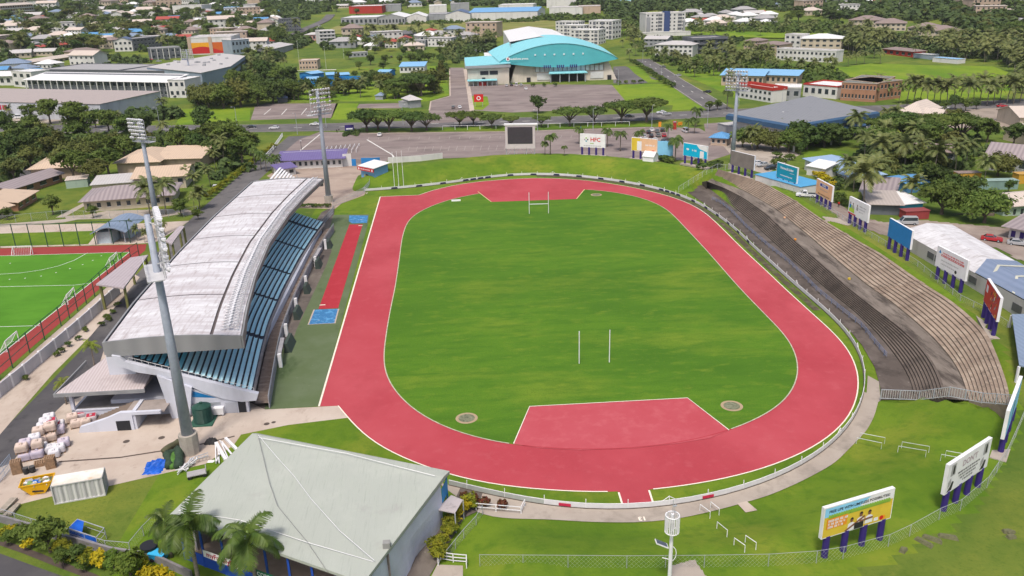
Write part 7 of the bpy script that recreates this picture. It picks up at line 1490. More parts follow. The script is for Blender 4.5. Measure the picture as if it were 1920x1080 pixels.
bldg('house', 'square tan roofed house just behind the mast at the grandstand', (255, 358), (350, 352), 18, 4.4, W_cr, R_tan, 'gable', 1.8, 1, 1, 5)
def hut():
  A, B = P(183, 458), P(235, 456); r = thing('curved_hut', 'small hut with a curved blue grey roof behind the hockey pitch', 'hut', A); L = (B-A).length; m = MB().mat(R_bg)
  for i in range(10):
    f = lambda t: (-1.0+(L+2)*t, 3.3+1.6*math.sin(math.pi*t)); (xa, za), (xb, zb_) = f(i/10), f((i+1)/10); m.face([(xa, -1, za), (xb, -1, zb_), (xb+1.5, 11, zb_+.6), (xa+1.5, 11, za+.6)]); m.face([(xa, -1, za-.3), (xb, -1, zb_-.3), (xb, -1, zb_), (xa, -1, za)])
  m.obj('roof', r, True); m = MB().mat(bmat('paleblue', (.42, .5, .56))); m.box(0, .5, 0, 4, 9, 3.2); m.box(L-3, 5, 0, L, 10, 3.4); m.obj('wall', r); m = MB().mat(steel)
  for x in (0, L/2, L): m.box(x-.1, 0, 0, x+.1, .2, 3.4+(1.3 if x == L/2 else 0))
  m.obj('post', r)
hut()
wire_fence('chain_fence', 'pale green mesh fence along the footpath below the tan roofed houses', PL([(-40, 424), (0, 420), (60, 414), (118, 409), (180, 410), (260, 408), (345, 407), (372, 400)]), 2.4, 4, cell=.7, mcol=(.38, .46, .40))
r_, L_, a_, b_ = bldg('warehouse', 'huge low warehouse with a pinkish grey roof at the left', (-320, 309, 0), (-206, 264, 0), 46, 8.6, bmat('pale', (.47, .49, .54)), rmat('pinkgrey', (.40, .34, .32)), 'shed', .6, .4, px=False)
m = MB().mat(pc('brand_red', (.5, .02, .08)));
for k in range(7): m.box(L_*.27+k*4.0, -.3, 4.6, L_*.27+k*4.0+3.0, -.05, 7.0)
m.obj('sign_letters', r_)
bldg('warehouse', 'glassy blue office front at the corner of the big warehouse', (207, 217), (288, 203), 9, 7.5, W_navy, R_gy, 'flat', 0, .3, 1, 8, wt=.7, para=.8, band=W_wh)
bldg('shopping_row', 'long two storey shop row with white columns and a bright white roof', (-306, 401, 0), (-200, 355, 0), 16, 9, W_dk, R_wh, 'shed', 3, 2.0, 2, 26, wt=.6, cols=22, px=False)
bldg('shop_block', 'white gabled end block closing the long shop row on the right', (-199, 352, 0), (-188, 349, 0), 18, 10.5, W_wh, R_wh, 'flat', para=.4, fl=2, win=3, px=False)
bldg('shop_block', 'white corner block at the left end of the long shop row', (27, 162), (64, 165), 14, 11, W_wh, R_wh, 'flat', para=.4, fl=2, win=3)
bldg('shop_block', 'white low roofed shops running off the left edge', (-60, 160), (36, 160), 14, 7, W_wh, R_wh, 'shed', 2, 1.5, 1, 8)
bldg('warehouse', 'long flat grey roofed store behind the shop row, left part', (-330, 472, 0), (-262, 444, 0), 42, 9, W_dk, R_gy, 'flat', para=.5, px=False)
bldg('warehouse', 'long flat grey roofed store behind the shop row, right part', (-261, 440, 0), (-224, 427, 0), 36, 9, W_dk, R_gy, 'flat', para=.5, px=False)
def polyblock():
  r = thing('warehouse', 'wide pale roofed warehouse with blue grey walls left of the spreading trees', 'warehouse'); q = [Vector(p) for p in ((-243, 446, 0), (-189, 390, 0), (-180, 430, 0), (-190, 518, 0), (-216, 549, 0), (-238, 473, 0))]; block(-212, 450, 40); m = MB().mat(W_bg); m.prism(q, -1, 10.6); m.obj('wall', r); c = sum(q, Vector())/6; m = MB().mat(R_lg); m.prism([v.lerp(c, -.012) for v in q], 10.6, 10.9); m.obj('roof', r); m = MB().mat(glass)
  m.box(-.4, -1.3, 0, .5, 1.3, 1.6); m = m.mesh('window')
  for i in range(14):
    for z in (2.5, 6.8): link('window', m, r, q[2].lerp(q[3], (i+.5)/14)+Vector((0, 0, z)))
  m = MB().mat(W_gy)
  for i in range(14): v = q[i % 6].lerp(c, rnd.uniform(.2, .9)); m.box(v.x, v.y, 10.8, v.x+2, v.y+1.5, 11.9)
  m.obj('roof_unit', r)
polyblock()
r_, L_, a_, b_ = bldg('cinema', 'white roofed block with an orange and red wave mural', (355, 103), (437, 101), 40, 15, W_wh, R_lg, 'flat', para=.6, win=0)
def mural(r, L):
  f = MB(); f.mat(pc('mural_orange', (.75, .35, .02))); y = -.12; n = 24; rd2_ = pc('mural_red', (.5, .02, .02))
  for i in range(n):
    x0, x1 = L*.06+i*L*.88/n, L*.06+(i+1)*L*.88/n; g = lambda x: 5+2.5*math.sin(x*.13); f.mat(pc('mural_orange', (.75, .35, .02)) if i < 12 else pc('mural_deep', (.55, .12, .02))); f.face([(x0, y, g(x0)), (x1, y, g(x1)), (x1, y, 11), (x0, y, 11)]); f.mat(rd2_); f.face([(x0, y, 1.5), (x1, y, 1.5), (x1, y, g(x1)), (x0, y, g(x0))])
  f.obj('wave_mural', r)
  for t in (.0, .48): m = MB().mat(W_tan); m.box(L*t, -.5, 0, L*t+3, .3, 15.8); m.obj('pier', r)
mural(r_, L_)
bldg('cinema_annex', 'slate blue annex at the right end of the mural block', (437, 104), (470, 100), 36, 13, W_bg, R_lg, 'flat', para=.4, win=5, fl=2)
bldg('shop_block', 'open fronted arcade with white columns before the mural block', (285, 112), (340, 108), 16, 9, W_dk, R_lg, 'flat', para=.8, band=W_gy, cols=6, fl=2, win=6)
bldg('hotel', 'slate grey three storey block left of the arcade', (252, 96), (305, 88), 18, 11, W_dk, R_gy, 'flat', para=.5, fl=3, win=8)
bldg('hotel', 'white gabled lodge joined to the slate block', (216, 97), (250, 96), 16, 10, W_wh, R_db, 'gable', 3, .6, 2, 4, ridge='y')
bldg('apartment_block', 'grey balconied block in front of the wooded slope', (105, 90), (154, 88), 14, 9, W_gy, R_bg, 'gable', 2, .8, 3, 8, balc=True)
bldg('school_block', 'red trimmed long low house left of the slate block', (78, 98), (130, 90), 12, 5, W_wh, R_rd, 'gable', 1.5, .8, 1, 8)
bldg('school_block', 'pale roofed long low house below the red trimmed one', (50, 128), (148, 108), 12, 4.5, W_tan, R_cr, 'gable', 1.8, .8, 1, 10)
bldg('house', 'grey hipped roof house behind the pale long house', (140, 108), (190, 102), 16, 5, W_tan, R_br, 'hip', 2.5, .8, 1, 4)
bldg('apartment_block', 'large weathered four storey housing block at the top left', (5, 36), (65, 26), 18, 17, W_tan, R_cr, 'gable', 2.5, .8, 4, 14, balc=True)
bldg('warehouse', 'plain white billboard walled building near the top left', (325, 26), (380, 26), 30, 12, W_wh, R_lg, 'flat', para=.2)
r_, L_, a_, b_ = bldg('pool_stand', 'slanting pale roof of the swimming pool stand', (508, 108), (550, 92), 12, 7, W_gy, R_lg, 'shed', 2.2, 1)
bldg('pool_house', 'cream two storey pool house with small square windows', (562, 131), (596, 130), 14, 7, W_tan, R_cr, 'flat', para=.4, fl=2, win=6)
for i, (x0, y0, x1, y1, dd) in enumerate(((575, 159, 598, 158, 14), (585, 148, 608, 145, 14), (613, 150, 632, 149, 16), (640, 150, 656, 149, 12), (708, 144, 730, 144, 12))): bldg('market_stall', 'light blue roofed market shed inside the blue fence, %s' % ordl(i, 5), (x0, y0), (x1, y1), dd, 3.4, W_bl, rmat('skyblue', (.22, .44, .68)), 'gable', 1, .5, cat='shed', group='blue roofed market sheds')
wall('blue_hoarding', 'bright blue painted hoarding around the market', [(560, 163), (600, 161), (625, 162), (640, 152), (680, 152), (730, 150), (732, 144)], 3.4, M('hoarding_blue', (.01, .17, .5), .6)); wall('blue_hoarding', 'short blue hoarding at the left corner of the market', [(560, 163), (568, 151), (578, 150)], 3.2, M('hoarding_blue', (.01, .17, .5), .6))
bldg('hall', 'white hall with a pale blue ribbed roof left of the side street', (750, 137), (796, 136), 14, 4.5, W_wh, rmat('skyblue', (.22, .44, .68)), 'shed', 2, .6, 1, 6)
bldg('bandstand', 'grey hipped roof pavilion near the top of the side street', (769, 203), (790, 201), 11, 4, W_gy, R_lg, 'hip', 2, .8); bldg('shelter', 'low grey shelter beside the hipped pavilion', (748, 201), (768, 202), 7, 3, W_gy, R_lg, 'flat', para=.2, cat='shelter')
bldg('shelter', 'small slate roofed shelter by the hard courts', (704, 187), (718, 187), 6, 2.2, W_gy, R_bg, 'hip', 1.5, .4, cat='shelter'); bldg('shelter', 'black roofed shelter beside the goal at the hard court', (521, 193), (539, 192), 6, 2.4, W_dk, R_db, 'hip', 1.5, .4, cat='shelter')
bldg('villa', 'white villa with a blue gabled roof above the school court', (682, 87), (712, 87), 16, 7, W_wh, R_bg, 'gable', 3.5, .8, 2, 4, ridge='y', cat='house')
bldg('villa', 'pink villa with a red hipped roof right of the white villa', (722, 90), (745, 90), 12, 6, W_wh, R_rd, 'hip', 2.5, .8, 2, 3, cat='house'); bldg('villa', 'grey balconied long villa right of the pink villa', (760, 88), (798, 88), 12, 6, W_gy, R_lg, 'flat', para=.4, fl=2, win=6, cat='house')
bldg('apartment_block', 'white and black four storey block by the town road', (600, 84), (630, 82), 16, 13, W_wh, R_lg, 'flat', para=.4, fl=4, win=4, balc=True); bldg('house', 'pink walled house beside the white and black block', (572, 76), (600, 76), 12, 6, W_pk, R_lg, 'hip', 2, .6, 1, 4)
bldg('apartment_block', 'dark unfinished concrete frame block near the town road', (530, 60), (565, 58), 18, 14, W_dk, R_dk, 'flat', para=.3, fl=4, win=8); bldg('pool_annex', 'grey poolside annex with pale awning', (655, 108), (690, 106), 8, 4, W_gy, R_lg, 'flat', para=.3, win=5)
bldg('house', 'white villa with a small red roof beyond the dry field palms', (795, 68), (815, 68), 12, 6, W_wh, R_rd, 'hip', 2, .6, 1, 3); bldg('house', 'low white house among palms left of the arena', (828, 80), (858, 78), 12, 5, W_wh, R_cr, 'hip', 2, .6, 1, 4); bldg('house', 'dark gabled house above the school court palms', (755, 72), (775, 72), 12, 5, W_gy, R_dk, 'gable', 3, .6, 1, 3)
for i, (x0, x1, y, dd, h, wm_, rm_, st, lab) in enumerate(((640, 708, 48, 60, 9, W_gy, R_wh, 'flat', 'grey walled industrial shed with a white roof at the left of the row'), (655, 717, 26, 50, 10, W_rd, R_wh, 'flat', 'red fronted white roofed store behind the row'), (710, 760, 48, 70, 9, W_gy, R_wh, 'gable', 'white gabled industrial shed second in the row'), (762, 800, 45, 60, 8, W_wh, R_wh, 'gable', 'white gabled industrial shed third in the row'), (717, 752, 22, 40, 9, W_gy, R_gy, 'flat', 'grey store behind the gabled sheds'), (803, 842, 38, 50, 7, W_gy, R_gy, 'flat', 'low dark grey store in the middle of the industrial row'), (805, 838, 24, 50, 9, W_wh, R_wh, 'flat', 'white flat store behind the dark grey one'), (836, 882, 41, 55, 9, W_wh, R_db, 'gable', 'white shed with a dark blue roof'), (880, 1008, 38, 60, 10, W_wh, rmat('skyblue2', (.16, .36, .62)), 'gable', 'long white shed with a bright blue roof'), (845, 880, 20, 40, 9, W_gy, R_gy, 'flat', 'grey roofed store behind the dark blue roof'), (935, 1000, 22, 40, 9, W_wh, R_wh, 'flat', 'white store behind the blue roofed shed'), (1030, 1092, 28, 40, 9, W_wh, R_lg, 'flat', 'cream industrial works in front of the forest, left half'), (1085, 1126, 26, 40, 9, W_tan, R_lg, 'flat', 'cream industrial works in front of the forest, right half'), (1025, 1080, 15, 35, 11, W_wh, R_lg, 'flat', 'tall white store behind the cream works'), (1160, 1196, 12, 30, 7, W_gn if False else W_wh, R_tq, 'flat', 'low pale turquoise roofed store near the forest edge'))): bldg('industrial_shed', lab, (x0, y), (x1, y-1.0), dd, h, wm_, rm_, st, 4 if st == 'gable' else 0, .4, 1, 8 if i in (0, 2) else 0, para=.3, ridge='y' if st == 'gable' and i != 8 else 'x')
for i, (x0, y0, x1, y1, dd, h) in enumerate(((1070, 82, 1122, 84, 16, 13), (1050, 72, 1095, 74, 14, 13), (1042, 64, 1085, 66, 12, 13), (1104, 72, 1148, 74, 18, 17))): bldg('apartment_block', 'white apartment block with grey balconies behind the arena, %s' % ('nearest and right of the white roof', 'middle of the stepped row', 'farthest and most hidden', 'tallest at the right end')[i], (x0, y0), (x1, y1), dd, h, W_wh, R_wh, 'flat', para=.5, fl=4, win=7, group='white apartments behind the arena', swin=('R', 3), pan=3)
def tower():
  r, L, a, b = bldg('apartment_tower', 'six storey white tower with a navy centre stripe', (1210, 66), (1284, 62), 20, 20, W_wh, R_lg, 'flat', para=.8, fl=6, win=9, wt=.35, pan=2); m = MB().mat(W_navy); m.box(L*.46, -1, 0, L*.6, 6, 22); m.obj('stair_core', r); m = MB().mat(W_gy); m.box(L*.02, -1.6, 0, L*.1, 0, 17); m.obj('balcony_stack', r); m = MB().mat(W_gy); m.box(L*.94, -1.6, 0, L*.99, 0, 13); m.obj('balcony_stack', r)
  bldg('podium', 'low white walled podium at the foot of the navy striped tower', (1200, 70), (1295, 66), 6, 4, W_wh, R_lg, 'flat', para=.5)
tower()
bldg('apartment_block', 'white three storey block with a brown walled left wing', (1228, 105), (1298, 107), 22, 9.5, W_wh, R_lg, 'hip', 2.5, .8, 3, 8); bldg('apartment_block', 'grey roofed wing behind the white three storey block', (1208, 92), (1250, 93), 18, 9, W_gy, R_lg, 'gable', 2, .8, 3, 5); bldg('apartment_block', 'charcoal topped three storey block with white balconies', (1298, 102), (1363, 98), 24, 12, W_dk, R_gy, 'flat', para=1.2, band=W_dk, fl=3, win=6, balc=True)
bldg('apartment_block', 'brownish balconied block with small hipped roofs, left part', (1394, 96), (1420, 98), 16, 9, W_tan, R_br, 'hip', 2, .6, 3, 4); bldg('apartment_block', 'brownish balconied block with small hipped roofs, middle part', (1418, 103), (1462, 106), 18, 9, W_tan, R_br, 'hip', 2, .6, 3, 5); bldg('apartment_block', 'long white block with rows of small windows behind palms', (1455, 112), (1566, 118), 12, 8, W_wh, R_gy, 'flat', para=.8, fl=2, win=14); bldg('apartment_block', 'cream block with a bright white hipped roof', (1500, 98), (1576, 99), 24, 11, W_cr, R_wh, 'hip', 3, .8, 3, 6); bldg('apartment_block', 'small white topped block left of the bright white roof', (1470, 92), (1500, 94), 14, 12, W_wh, R_lg, 'flat', para=.6, fl=3, win=3)
for i, (x0, y0, x1, y1) in enumerate(((1590, 50, 1645, 52), (1640, 58, 1698, 58), (1700, 66, 1758, 68), (1730, 72, 1790, 74))): bldg('villa', 'large brown hipped roof villa above the palm belt, %s' % ordl(i, 4), (x0, y0), (x1, y1), 22, 7, W_cr, R_br, 'hip', 4, .8, 2, 6, cat='house', group='brown roofed villas')
bldg('restaurant', 'red brown open sided restaurant at the top of the bright field', (1655, 100), (1710, 108), 12, 4.5, W_rd, R_br, 'hip', 1.5, 1, 1, 5); bldg('shed', 'low blue grey shed right of the restaurant', (1712, 108), (1745, 112), 8, 3.5, W_bg, R_lg, 'flat', para=.2, cat='shed'); bldg('shed', 'long pale blue roofed shed at the field edge', (1748, 116), (1795, 120), 8, 3, W_wh, rmat('skyblue', (.22, .44, .68)), 'flat', para=.1, cat='shed')
bldg('shop_block', 'tan shop block under a light blue roof with red trim', (1352, 160), (1430, 162), 18, 6, W_tan, rmat('skyblue', (.22, .44, .68)), 'shed', 2, 1, 1, 8); bldg('shop_block', 'blue roofed tan shop right of the first blue roof', (1434, 158), (1494, 160), 16, 5.5, W_tan, rmat('skyblue', (.22, .44, .68)), 'shed', 1.6, 1, 1, 6)
bldg('petrol_station', 'red and white banded station building with tall windows', (1380, 182), (1446, 193), 10, 6, W_wh, R_lg, 'flat', para=1.6, band=W_rd, fl=2, win=8); bldg('petrol_station', 'white station canopy with a red edge', (1450, 187), (1500, 188), 14, 6, W_gy, R_wh, 'flat', para=.7, band=W_wh, win=3); bldg('shop_block', 'white and red low shop beside the brown hotel', (1505, 180), (1568, 186), 20, 6, W_wh, R_wh, 'flat', para=.7, band=W_rd, win=5)
bldg('hotel', 'brown two storey hotel with a dark flat roof and pale stair core', (1575, 188), (1640, 192), 36, 9, W_br, rmat('mossy', (.17, .18, .16)), 'flat', para=.2, fl=2, win=10, band=W_tan); bldg('hotel', 'brown hotel wing with a pale band at the right', (1640, 190), (1688, 184), 20, 9, W_br, rmat('mossy', (.17, .18, .16)), 'flat', para=.3, fl=2, win=7, band=W_tan)
def hall():
  z = 8.0; q = PL([(1361, 216), (1487, 238), (1650, 212), (1520, 181)], z); r = thing('exhibition_hall', 'big hall with a flat charcoal roof and dark blue fascia beyond the terrace', 'hall'); c = sum(q, Vector())/4; block(c.x, c.y, 38)
  q = q if (q[1]-q[0]).cross(q[2]-q[1]).z > 0 else q[::-1]; top = [v.lerp(c, .04)+Vector((0, 0, .7)) for v in q]; up = [v+Vector((0, 0, 1.2)) for v in (q[0].lerp(q[3], .5), q[1].lerp(q[2], .5))]
  m = MB().mat(rmat('hall_roof', (.20, .205, .22), (.235, .24, .255), 1.6)); m.face(top); m.obj('roof', r); m = MB().mat(W_navy)
  m = MB().mat(M('fascia_blue', (.04, .09, .17), .6));
  for i in range(4): j = (i+1) % 4; m.face([q[i]-Vector((0, 0, 1.8)), q[j]-Vector((0, 0, 1.8)), q[j], q[i]]); m.face([q[i], q[j], top[j], top[i]])
  m.obj('fascia', r); b = [v.lerp(c, .1) for v in q]; m = MB().mat(W_wh); m.hexa([Vector((v.x, v.y, 0)) for v in b], [Vector((v.x, v.y, z-.5)) for v in b]); m.obj('wall', r)
  m = MB().mat(M('fascia_blue', (.04, .09, .17), .6)); e = PL([(1490, 262), (1560, 250), (1625, 236), (1640, 232), (1600, 222), (1490, 245)], 4.5)
  m.prism([v for v in (e if (e[1]-e[0]).cross(e[2]-e[1]).z > 0 else e[::-1])], 4.3, 4.7); cn = m.obj('porch_roof', r); m = MB().mat(W_wh)
  for v in e: m.box(v.x-.3, v.y-.3, 0, v.x+.3, v.y+.3, 4.3)
  m.obj('porch_column', cn)
hall()
bldg('shelter', 'blue hipped roof gate shelter beside the parked cars', (1332, 272), (1362, 274), 7, 3, W_tan, R_bl, 'hip', 1.8, .8, 1, 3); bldg('shelter', 'white roofed covered walkway in front of the hall', (1345, 245), (1415, 262), 8, 3, W_gy, R_lg, 'flat', para=.2); bldg('tent', 'small white marquee behind the yellow billboard', (1205, 302), (1225, 304), 4, 2, WH, R_wh, 'gable', 1.4, .2, cat='tent')
bldg('kiosk_block', 'low block with a bright blue roof behind the teal billboard', (1415, 345), (1500, 362), 9, 3.2, W_wh, rmat('kioskblue', (.08, .33, .58)), 'flat', para=0, ov=1); bldg('house', 'white house with a patched blue and white tin roof', (1508, 318), (1590, 338), 12, 4, W_wh, rmat('patchblue', (.30, .42, .58), (.22, .32, .46)), 'hip', 2.2, .8, 1, 3); bldg('lean_to', 'white painted lean to roof against the patched blue roof', (1512, 328), (1545, 334), 6, 3.2, W_wh, R_wh, 'shed', 1.2, .4)
bldg('house', 'rambling grey tin roofed house behind the palms, left part', (1615, 378), (1672, 384), 14, 3.4, W_dk, R_dirty, 'shed', 1.2, 1); bldg('house', 'rambling grey tin roofed house behind the palms, front part', (1630, 402), (1685, 404), 10, 3.2, W_dk, rmat('tin', (.42, .37, .34)), 'shed', 1, 1); bldg('house', 'turquoise walled shack with a white tin roof', (1685, 402), (1728, 400), 9, 3.2, bmat('turq', (.05, .3, .4)), R_wh, 'shed', .8, .6); bldg('house', 'blue tin shed behind the shack palms', (1700, 362), (1745, 360), 10, 3.5, bmat('tinblue', (.08, .2, .36)), R_bl, 'gable', 1, .5)
bldg('storage_container', 'red brown old container by the shack', (1697, 412), (1741, 411), 3, 2.6, bmat('oxide', (.28, .05, .05)), rmat('oxide', (.26, .06, .06)), 'flat', para=0, cat='container'); bldg('storage_container', 'pale green long container in the far yard', (1828, 355), (1908, 355), 3.2, 3, bmat('greyteal', (.2, .3, .28)), rmat('greyteal', (.26, .36, .33)), 'flat', para=0, cat='container'); bldg('storage_container', 'yellow container at the right edge of the far yard', (1908, 345), (1960, 343), 3.2, 3, bmat('ochre', (.5, .28, .04)), rmat('ochre', (.5, .3, .08)), 'flat', para=0, cat='container'); bldg('storage_container', 'orange container half hidden by the yard trees', (1795, 340), (1838, 340), 3.2, 3, bmat('ochre', (.5, .28, .04)), R_br, 'flat', para=0, cat='container')
bldg('house', 'long white house with small windows at the right edge', (1880, 405), (1990, 402), 12, 3.8, W_mint, R_cr, 'hip', 1.8, .8, 1, 8, wt=.35); bldg('shop_block', 'grey roofed shop with a navy front at the right edge', (1890, 446), (1990, 470), 16, 3.6, W_wh, R_dirty, 'shed', 1.2, 1.5, 1, 6, wm=navy)
bldg('house', 'cream house with a large hipped roof between tree and lot', (1685, 228), (1725, 232), 20, 4.5, W_cr, R_cr, 'hip', 4, .8, 1, 3); bldg('house', 'cream roofed side wing right of the hipped house', (1725, 232), (1758, 235), 12, 4, W_cr, R_cr, 'gable', 2, .8); bldg('house', 'pale roofed cottage at the right edge, upper of the two', (1868, 225), (1910, 240), 16, 4.5, W_cr, R_cr, 'gable', 3, .8, ridge='y'); bldg('house', 'pale roofed cottage at the right edge, lower of the two', (1880, 262), (1935, 275), 14, 4.5, W_cr, R_cr, 'gable', 3, .8, ridge='y'); bldg('house', 'grey tin roofed house between the right palms', (1845, 318), (1960, 330), 18, 5, W_gy, R_dirty, 'gable', 3, .8, 1, 4); bldg('house', 'brown roofed low house behind the palms right of the hall', (1700, 300), (1790, 305), 12, 3.6, W_gy, R_br, 'gable', 1.6, .8, 1, 4); bldg('house', 'red walled house at the right edge under the trees', (1880, 48), (1920, 52), 12, 6, W_rd, R_gy, 'hip', 2, .6, 1, 3)
wall('block_wall', 'stained block wall along the lane above the white roofed shed', [(1560, 385), (1600, 398)], 2, M('block_brown', (.17, .13, .11), .9, .3, .5)); wall('block_wall', 'long brown block wall behind the white roofed shed', [(1700, 402), (1780, 416), (1862, 414)], 2.2, M('block_brown', (.17, .13, .11), .9, .3, .5))
def east_shed():
  r = thing('long_shed', 'long white walled shed with a patchy white roof turning to blue grey with cream strips', 'shed'); ze = 8.3
  e = PL([(1688, 433), (1828, 512), (2010, 612)], ze); e2 = PL([(1738, 418), (1850, 486), (1990, 570)], 9.9); e3 = PL([(1785, 421), (1905, 490), (2030, 560)], 8.5)
  m = MB().mat(layers('shed_white', (.52, .51, .53), [((.62, .62, .64), .5, .4, .6, (1, .3, 1), 8), ((.36, .34, .34), .7, .5, .7, (.5, 2, 1), 9), ((.5, .3, .25), .9, .7, .8, O1, 8)])); m.face([e[0], e[1], e2[1], e2[0]]); m.face([e2[0], e2[1], e3[1], e3[0]]); m.obj('white_roof', r)
  m = MB().mat(corr('shed_blue', (.20, .25, .36), (.17, .22, .32), 1.2, 0, .6, .3, (.14, .17, .24))); k = Vector((0, 0, .12)); m.face([e[1]+k, e[2]+k, e2[2]+k, e2[1]+k]); m.face([e2[1]+k, e2[2]+k, e3[2]+k, e3[1]+k]); m.obj('blue_roof', r)
  m = MB().mat(paint('cream_strip', (.5, .5, .42)));
  for t in (.16, .42, .7):
    A, B = e[1].lerp(e[2], t), e2[1].lerp(e2[2], t); C = e3[1].lerp(e3[2], t); d = (e[2]-e[1]).normalized()*.8; u = Vector((0, 0, .2)); m.face([A+u, A+d+u, B+d+u, B+u]); m.face([B+u, B+d+u, C+d+u, C+u])
  m.obj('skylight_strip', r); m = MB().mat(layers('shed_wall', (.46, .44, .44), [((.33, .31, .30), .4, .5, .75, (1, 1, .3), 8)]))
  c = (e[0]+e3[0])/2; g = lambda v, z: Vector((v.x, v.y, z))
  for A, B in ((e[0], e[1]), (e[1], e[2]), (e3[2], e3[0])): m.face([g(A, 1), g(B, 1), B-Vector((0, 0, .05)), A-Vector((0, 0, .05))])
  m.face([g(e[0], 1), e[0], e2[0], e3[0], g(e3[0], 1)]); m.face([g(e[2], 0), e[2], e2[2], e3[2], g(e3[2], 0)]); m.obj('wall', r)
  d = (e[1]-e[0]).normalized(); nv = Vector((d.y, -d.x, 0)); nv = nv if nv.dot(Vector((CAM[0], CAM[1], 0))-e[0]) > 0 else -nv
  for t in (.10, .42, .52, .95):
    A = e[0].lerp(e[1], t)+nv*.06; m = MB().mat(M('louvre', (.10, .10, .11), .6)); m.bar(g(A, 6.8), g(A+d*2.4, 6.8), .1, 1.3); m.obj('window', r)
  d = (e[2]-e[1]).normalized()
  for t in (.15, .45): A = e[1].lerp(e[2], t)+nv*.06; m = MB().mat(M('louvre', (.10, .10, .11), .6)); m.bar(g(A, 6.2), g(A+d*2.6, 6.2), .1, 1.5); m.obj('window', r)
  r = thing('lean_to', 'grey sheet lean to roof with white posts at the right edge of the frame', 'shelter'); q = PL([(1897, 590), (1990, 588), (2000, 700), (1911, 686)], 8.0); m = MB().mat(R_bg); m.prism(q if (q[1]-q[0]).cross(q[2]-q[1]).z > 0 else q[::-1], 7.9, 8.1); m.obj('sheet', r); m = MB().mat(white)
  for v in q: m.box(v.x-.15, v.y-.15, 0, v.x+.15, v.y+.15, 7.9)
  m.bar(q[3]+Vector((.1, 0, -.3)), g(q[3], 4), .15); m.obj('post', r)
east_shed()
# ==== cars, lamps, signs, small things
def car_proto(kind='sedan'):
  p = Proto('parked_car'); L, W, H = {'sedan': (4.4, 1.75, 1.42), 'van': (4.8, 1.85, 2.0), 'pickup': (5.1, 1.8, 1.7)}[kind]
  lo = [(-L/2, .35), (-L/2, .8), (-L*.42, .92), (L*.20, .93), (L*.46, .80), (L/2, .62), (L/2, .35)]
  cab = {'sedan': [(-L*.40, .92), (-L*.27, H), (L*.02, H), (L*.20, .93)], 'van': [(-L*.49, .92), (-L*.46, H), (L*.18, H), (L*.36, .9)], 'pickup': [(-L*.06, .92), (-L*.02, H), (L*.16, H), (L*.27, .93)]}[kind]
  def ext(m, prof, w0, w1=None, zt=None):
    n = len(prof); A = []; B = []
    for x, z in prof: k = w0 if z < .95 else (w1 or w0); A.append((x, -k, z)); B.append((x, k, z))
    nb = len(m.v); m.v += A+B; m.f.append(tuple(nb+i for i in range(n))[::-1]); m.f.append(tuple(nb+n+i for i in range(n))); m.m += [m.cm]*2
    for i in range(n): j = (i+1) % n; m.f.append((nb+i, nb+j, nb+n+j, nb+n+i)); m.m.append(m.cm)
  m = MB().mat(CARM['white']); ext(m, lo, W/2); ext(m, [(x*.985+.02, z) if z < 1 else (x, z) for x, z in cab], W/2-.03, W/2-.2)
  if kind == 'pickup': m.mat(rubber); m.box(-L*.47, -W/2+.12, .8, -L*.09, W/2-.12, .95)
  me = m.mesh('body')
  m = MB().mat(glass); c = cab; s = lambda a, b, t: (a[0]+(b[0]-a[0])*t, a[1]+(b[1]-a[1])*t)
  wlo, whi = W/2-.03, W/2-.2
  def pane(a, b, t0, t1, e):
    (x0, z0), (x1, z1) = s(a, b, t0), s(a, b, t1); k0 = wlo+(whi-wlo)*t0-.08; k1 = wlo+(whi-wlo)*t1-.08; f = [(x0+e, -k0, z0+.01), (x0+e, k0, z0+.01), (x1+e, k1, z1+.01), (x1+e, -k1, z1+.01)]; m.face(f if e > 0 else f[::-1])
  pane(c[3], c[2], .1, .9, .015); pane(c[0], c[1], .1, .9, -.015)
  for sg in (-1, 1):
    b0, b1 = s(c[0], c[1], .18), s(c[0], c[1], .88); b2, b3 = s(c[3], c[2], .88), s(c[3], c[2], .18); k0, k1 = wlo+(whi-wlo)*.18+.012, wlo+(whi-wlo)*.88+.012
    f = [(b0[0]+.18, sg*k0, b0[1]), (b3[0]-.18, sg*k0, b3[1]), (b2[0]-.1, sg*k1, b2[1]), (b1[0]+.1, sg*k1, b1[1])]; m.face(f if sg < 0 else f[::-1])
  gl = m.mesh('windows'); m = MB().mat(rubber); m.tube([(0, -.1, 0), (0, .1, 0)], .33, 12); m.mat(steel); m.tube([(0, -.115, 0), (0, .115, 0)], .18, 8); wh = m.mesh('wheel')
  p.add('body', me, kids=()); p.add('windows', gl)
  for x in (-L*.31, L*.31):
    for y in (-W/2+.08, W/2-.08): p.add('wheel', wh, (x, y, .33))
  m = MB().mat(paint('tail_red', (.4, .01, .01)))
  for y in (-W/2+.1, W/2-.4): m.box(-L/2-.02, y, .62, -L/2+.02, y+.3, .78)
  p.add('tail_lights', m.mesh('tail_lights')); p.bodies = {}
  for c_, mt in CARM.items(): q = me.copy(); q.materials[0] = mt; p.bodies[c_] = q
  return p
CARM = {k: M('car_'+k, c, .3, .05, 1, spec=.5, coat=.5) for k, c in dict(white=(.7, .7, .72), silver=(.38, .39, .41), black=(.02, .02, .025), red=(.42, .02, .03), blue=(.03, .07, .22), grey=(.12, .125, .13), yellow=(.6, .4, .03), green=(.03, .1, .06)).items()}
CP = {k: car_proto(k) for k in ('sedan', 'van', 'pickup')}
def car(px, py, ang, col, kind, label, group=None):
  p = CP[kind]; return p.put(label, 'car' if kind != 'pickup' else 'pickup truck', T(px, py)+Vector((0, 0, .05)), math.radians(ang), 1.05, group, {'body': p.bodies[col]})
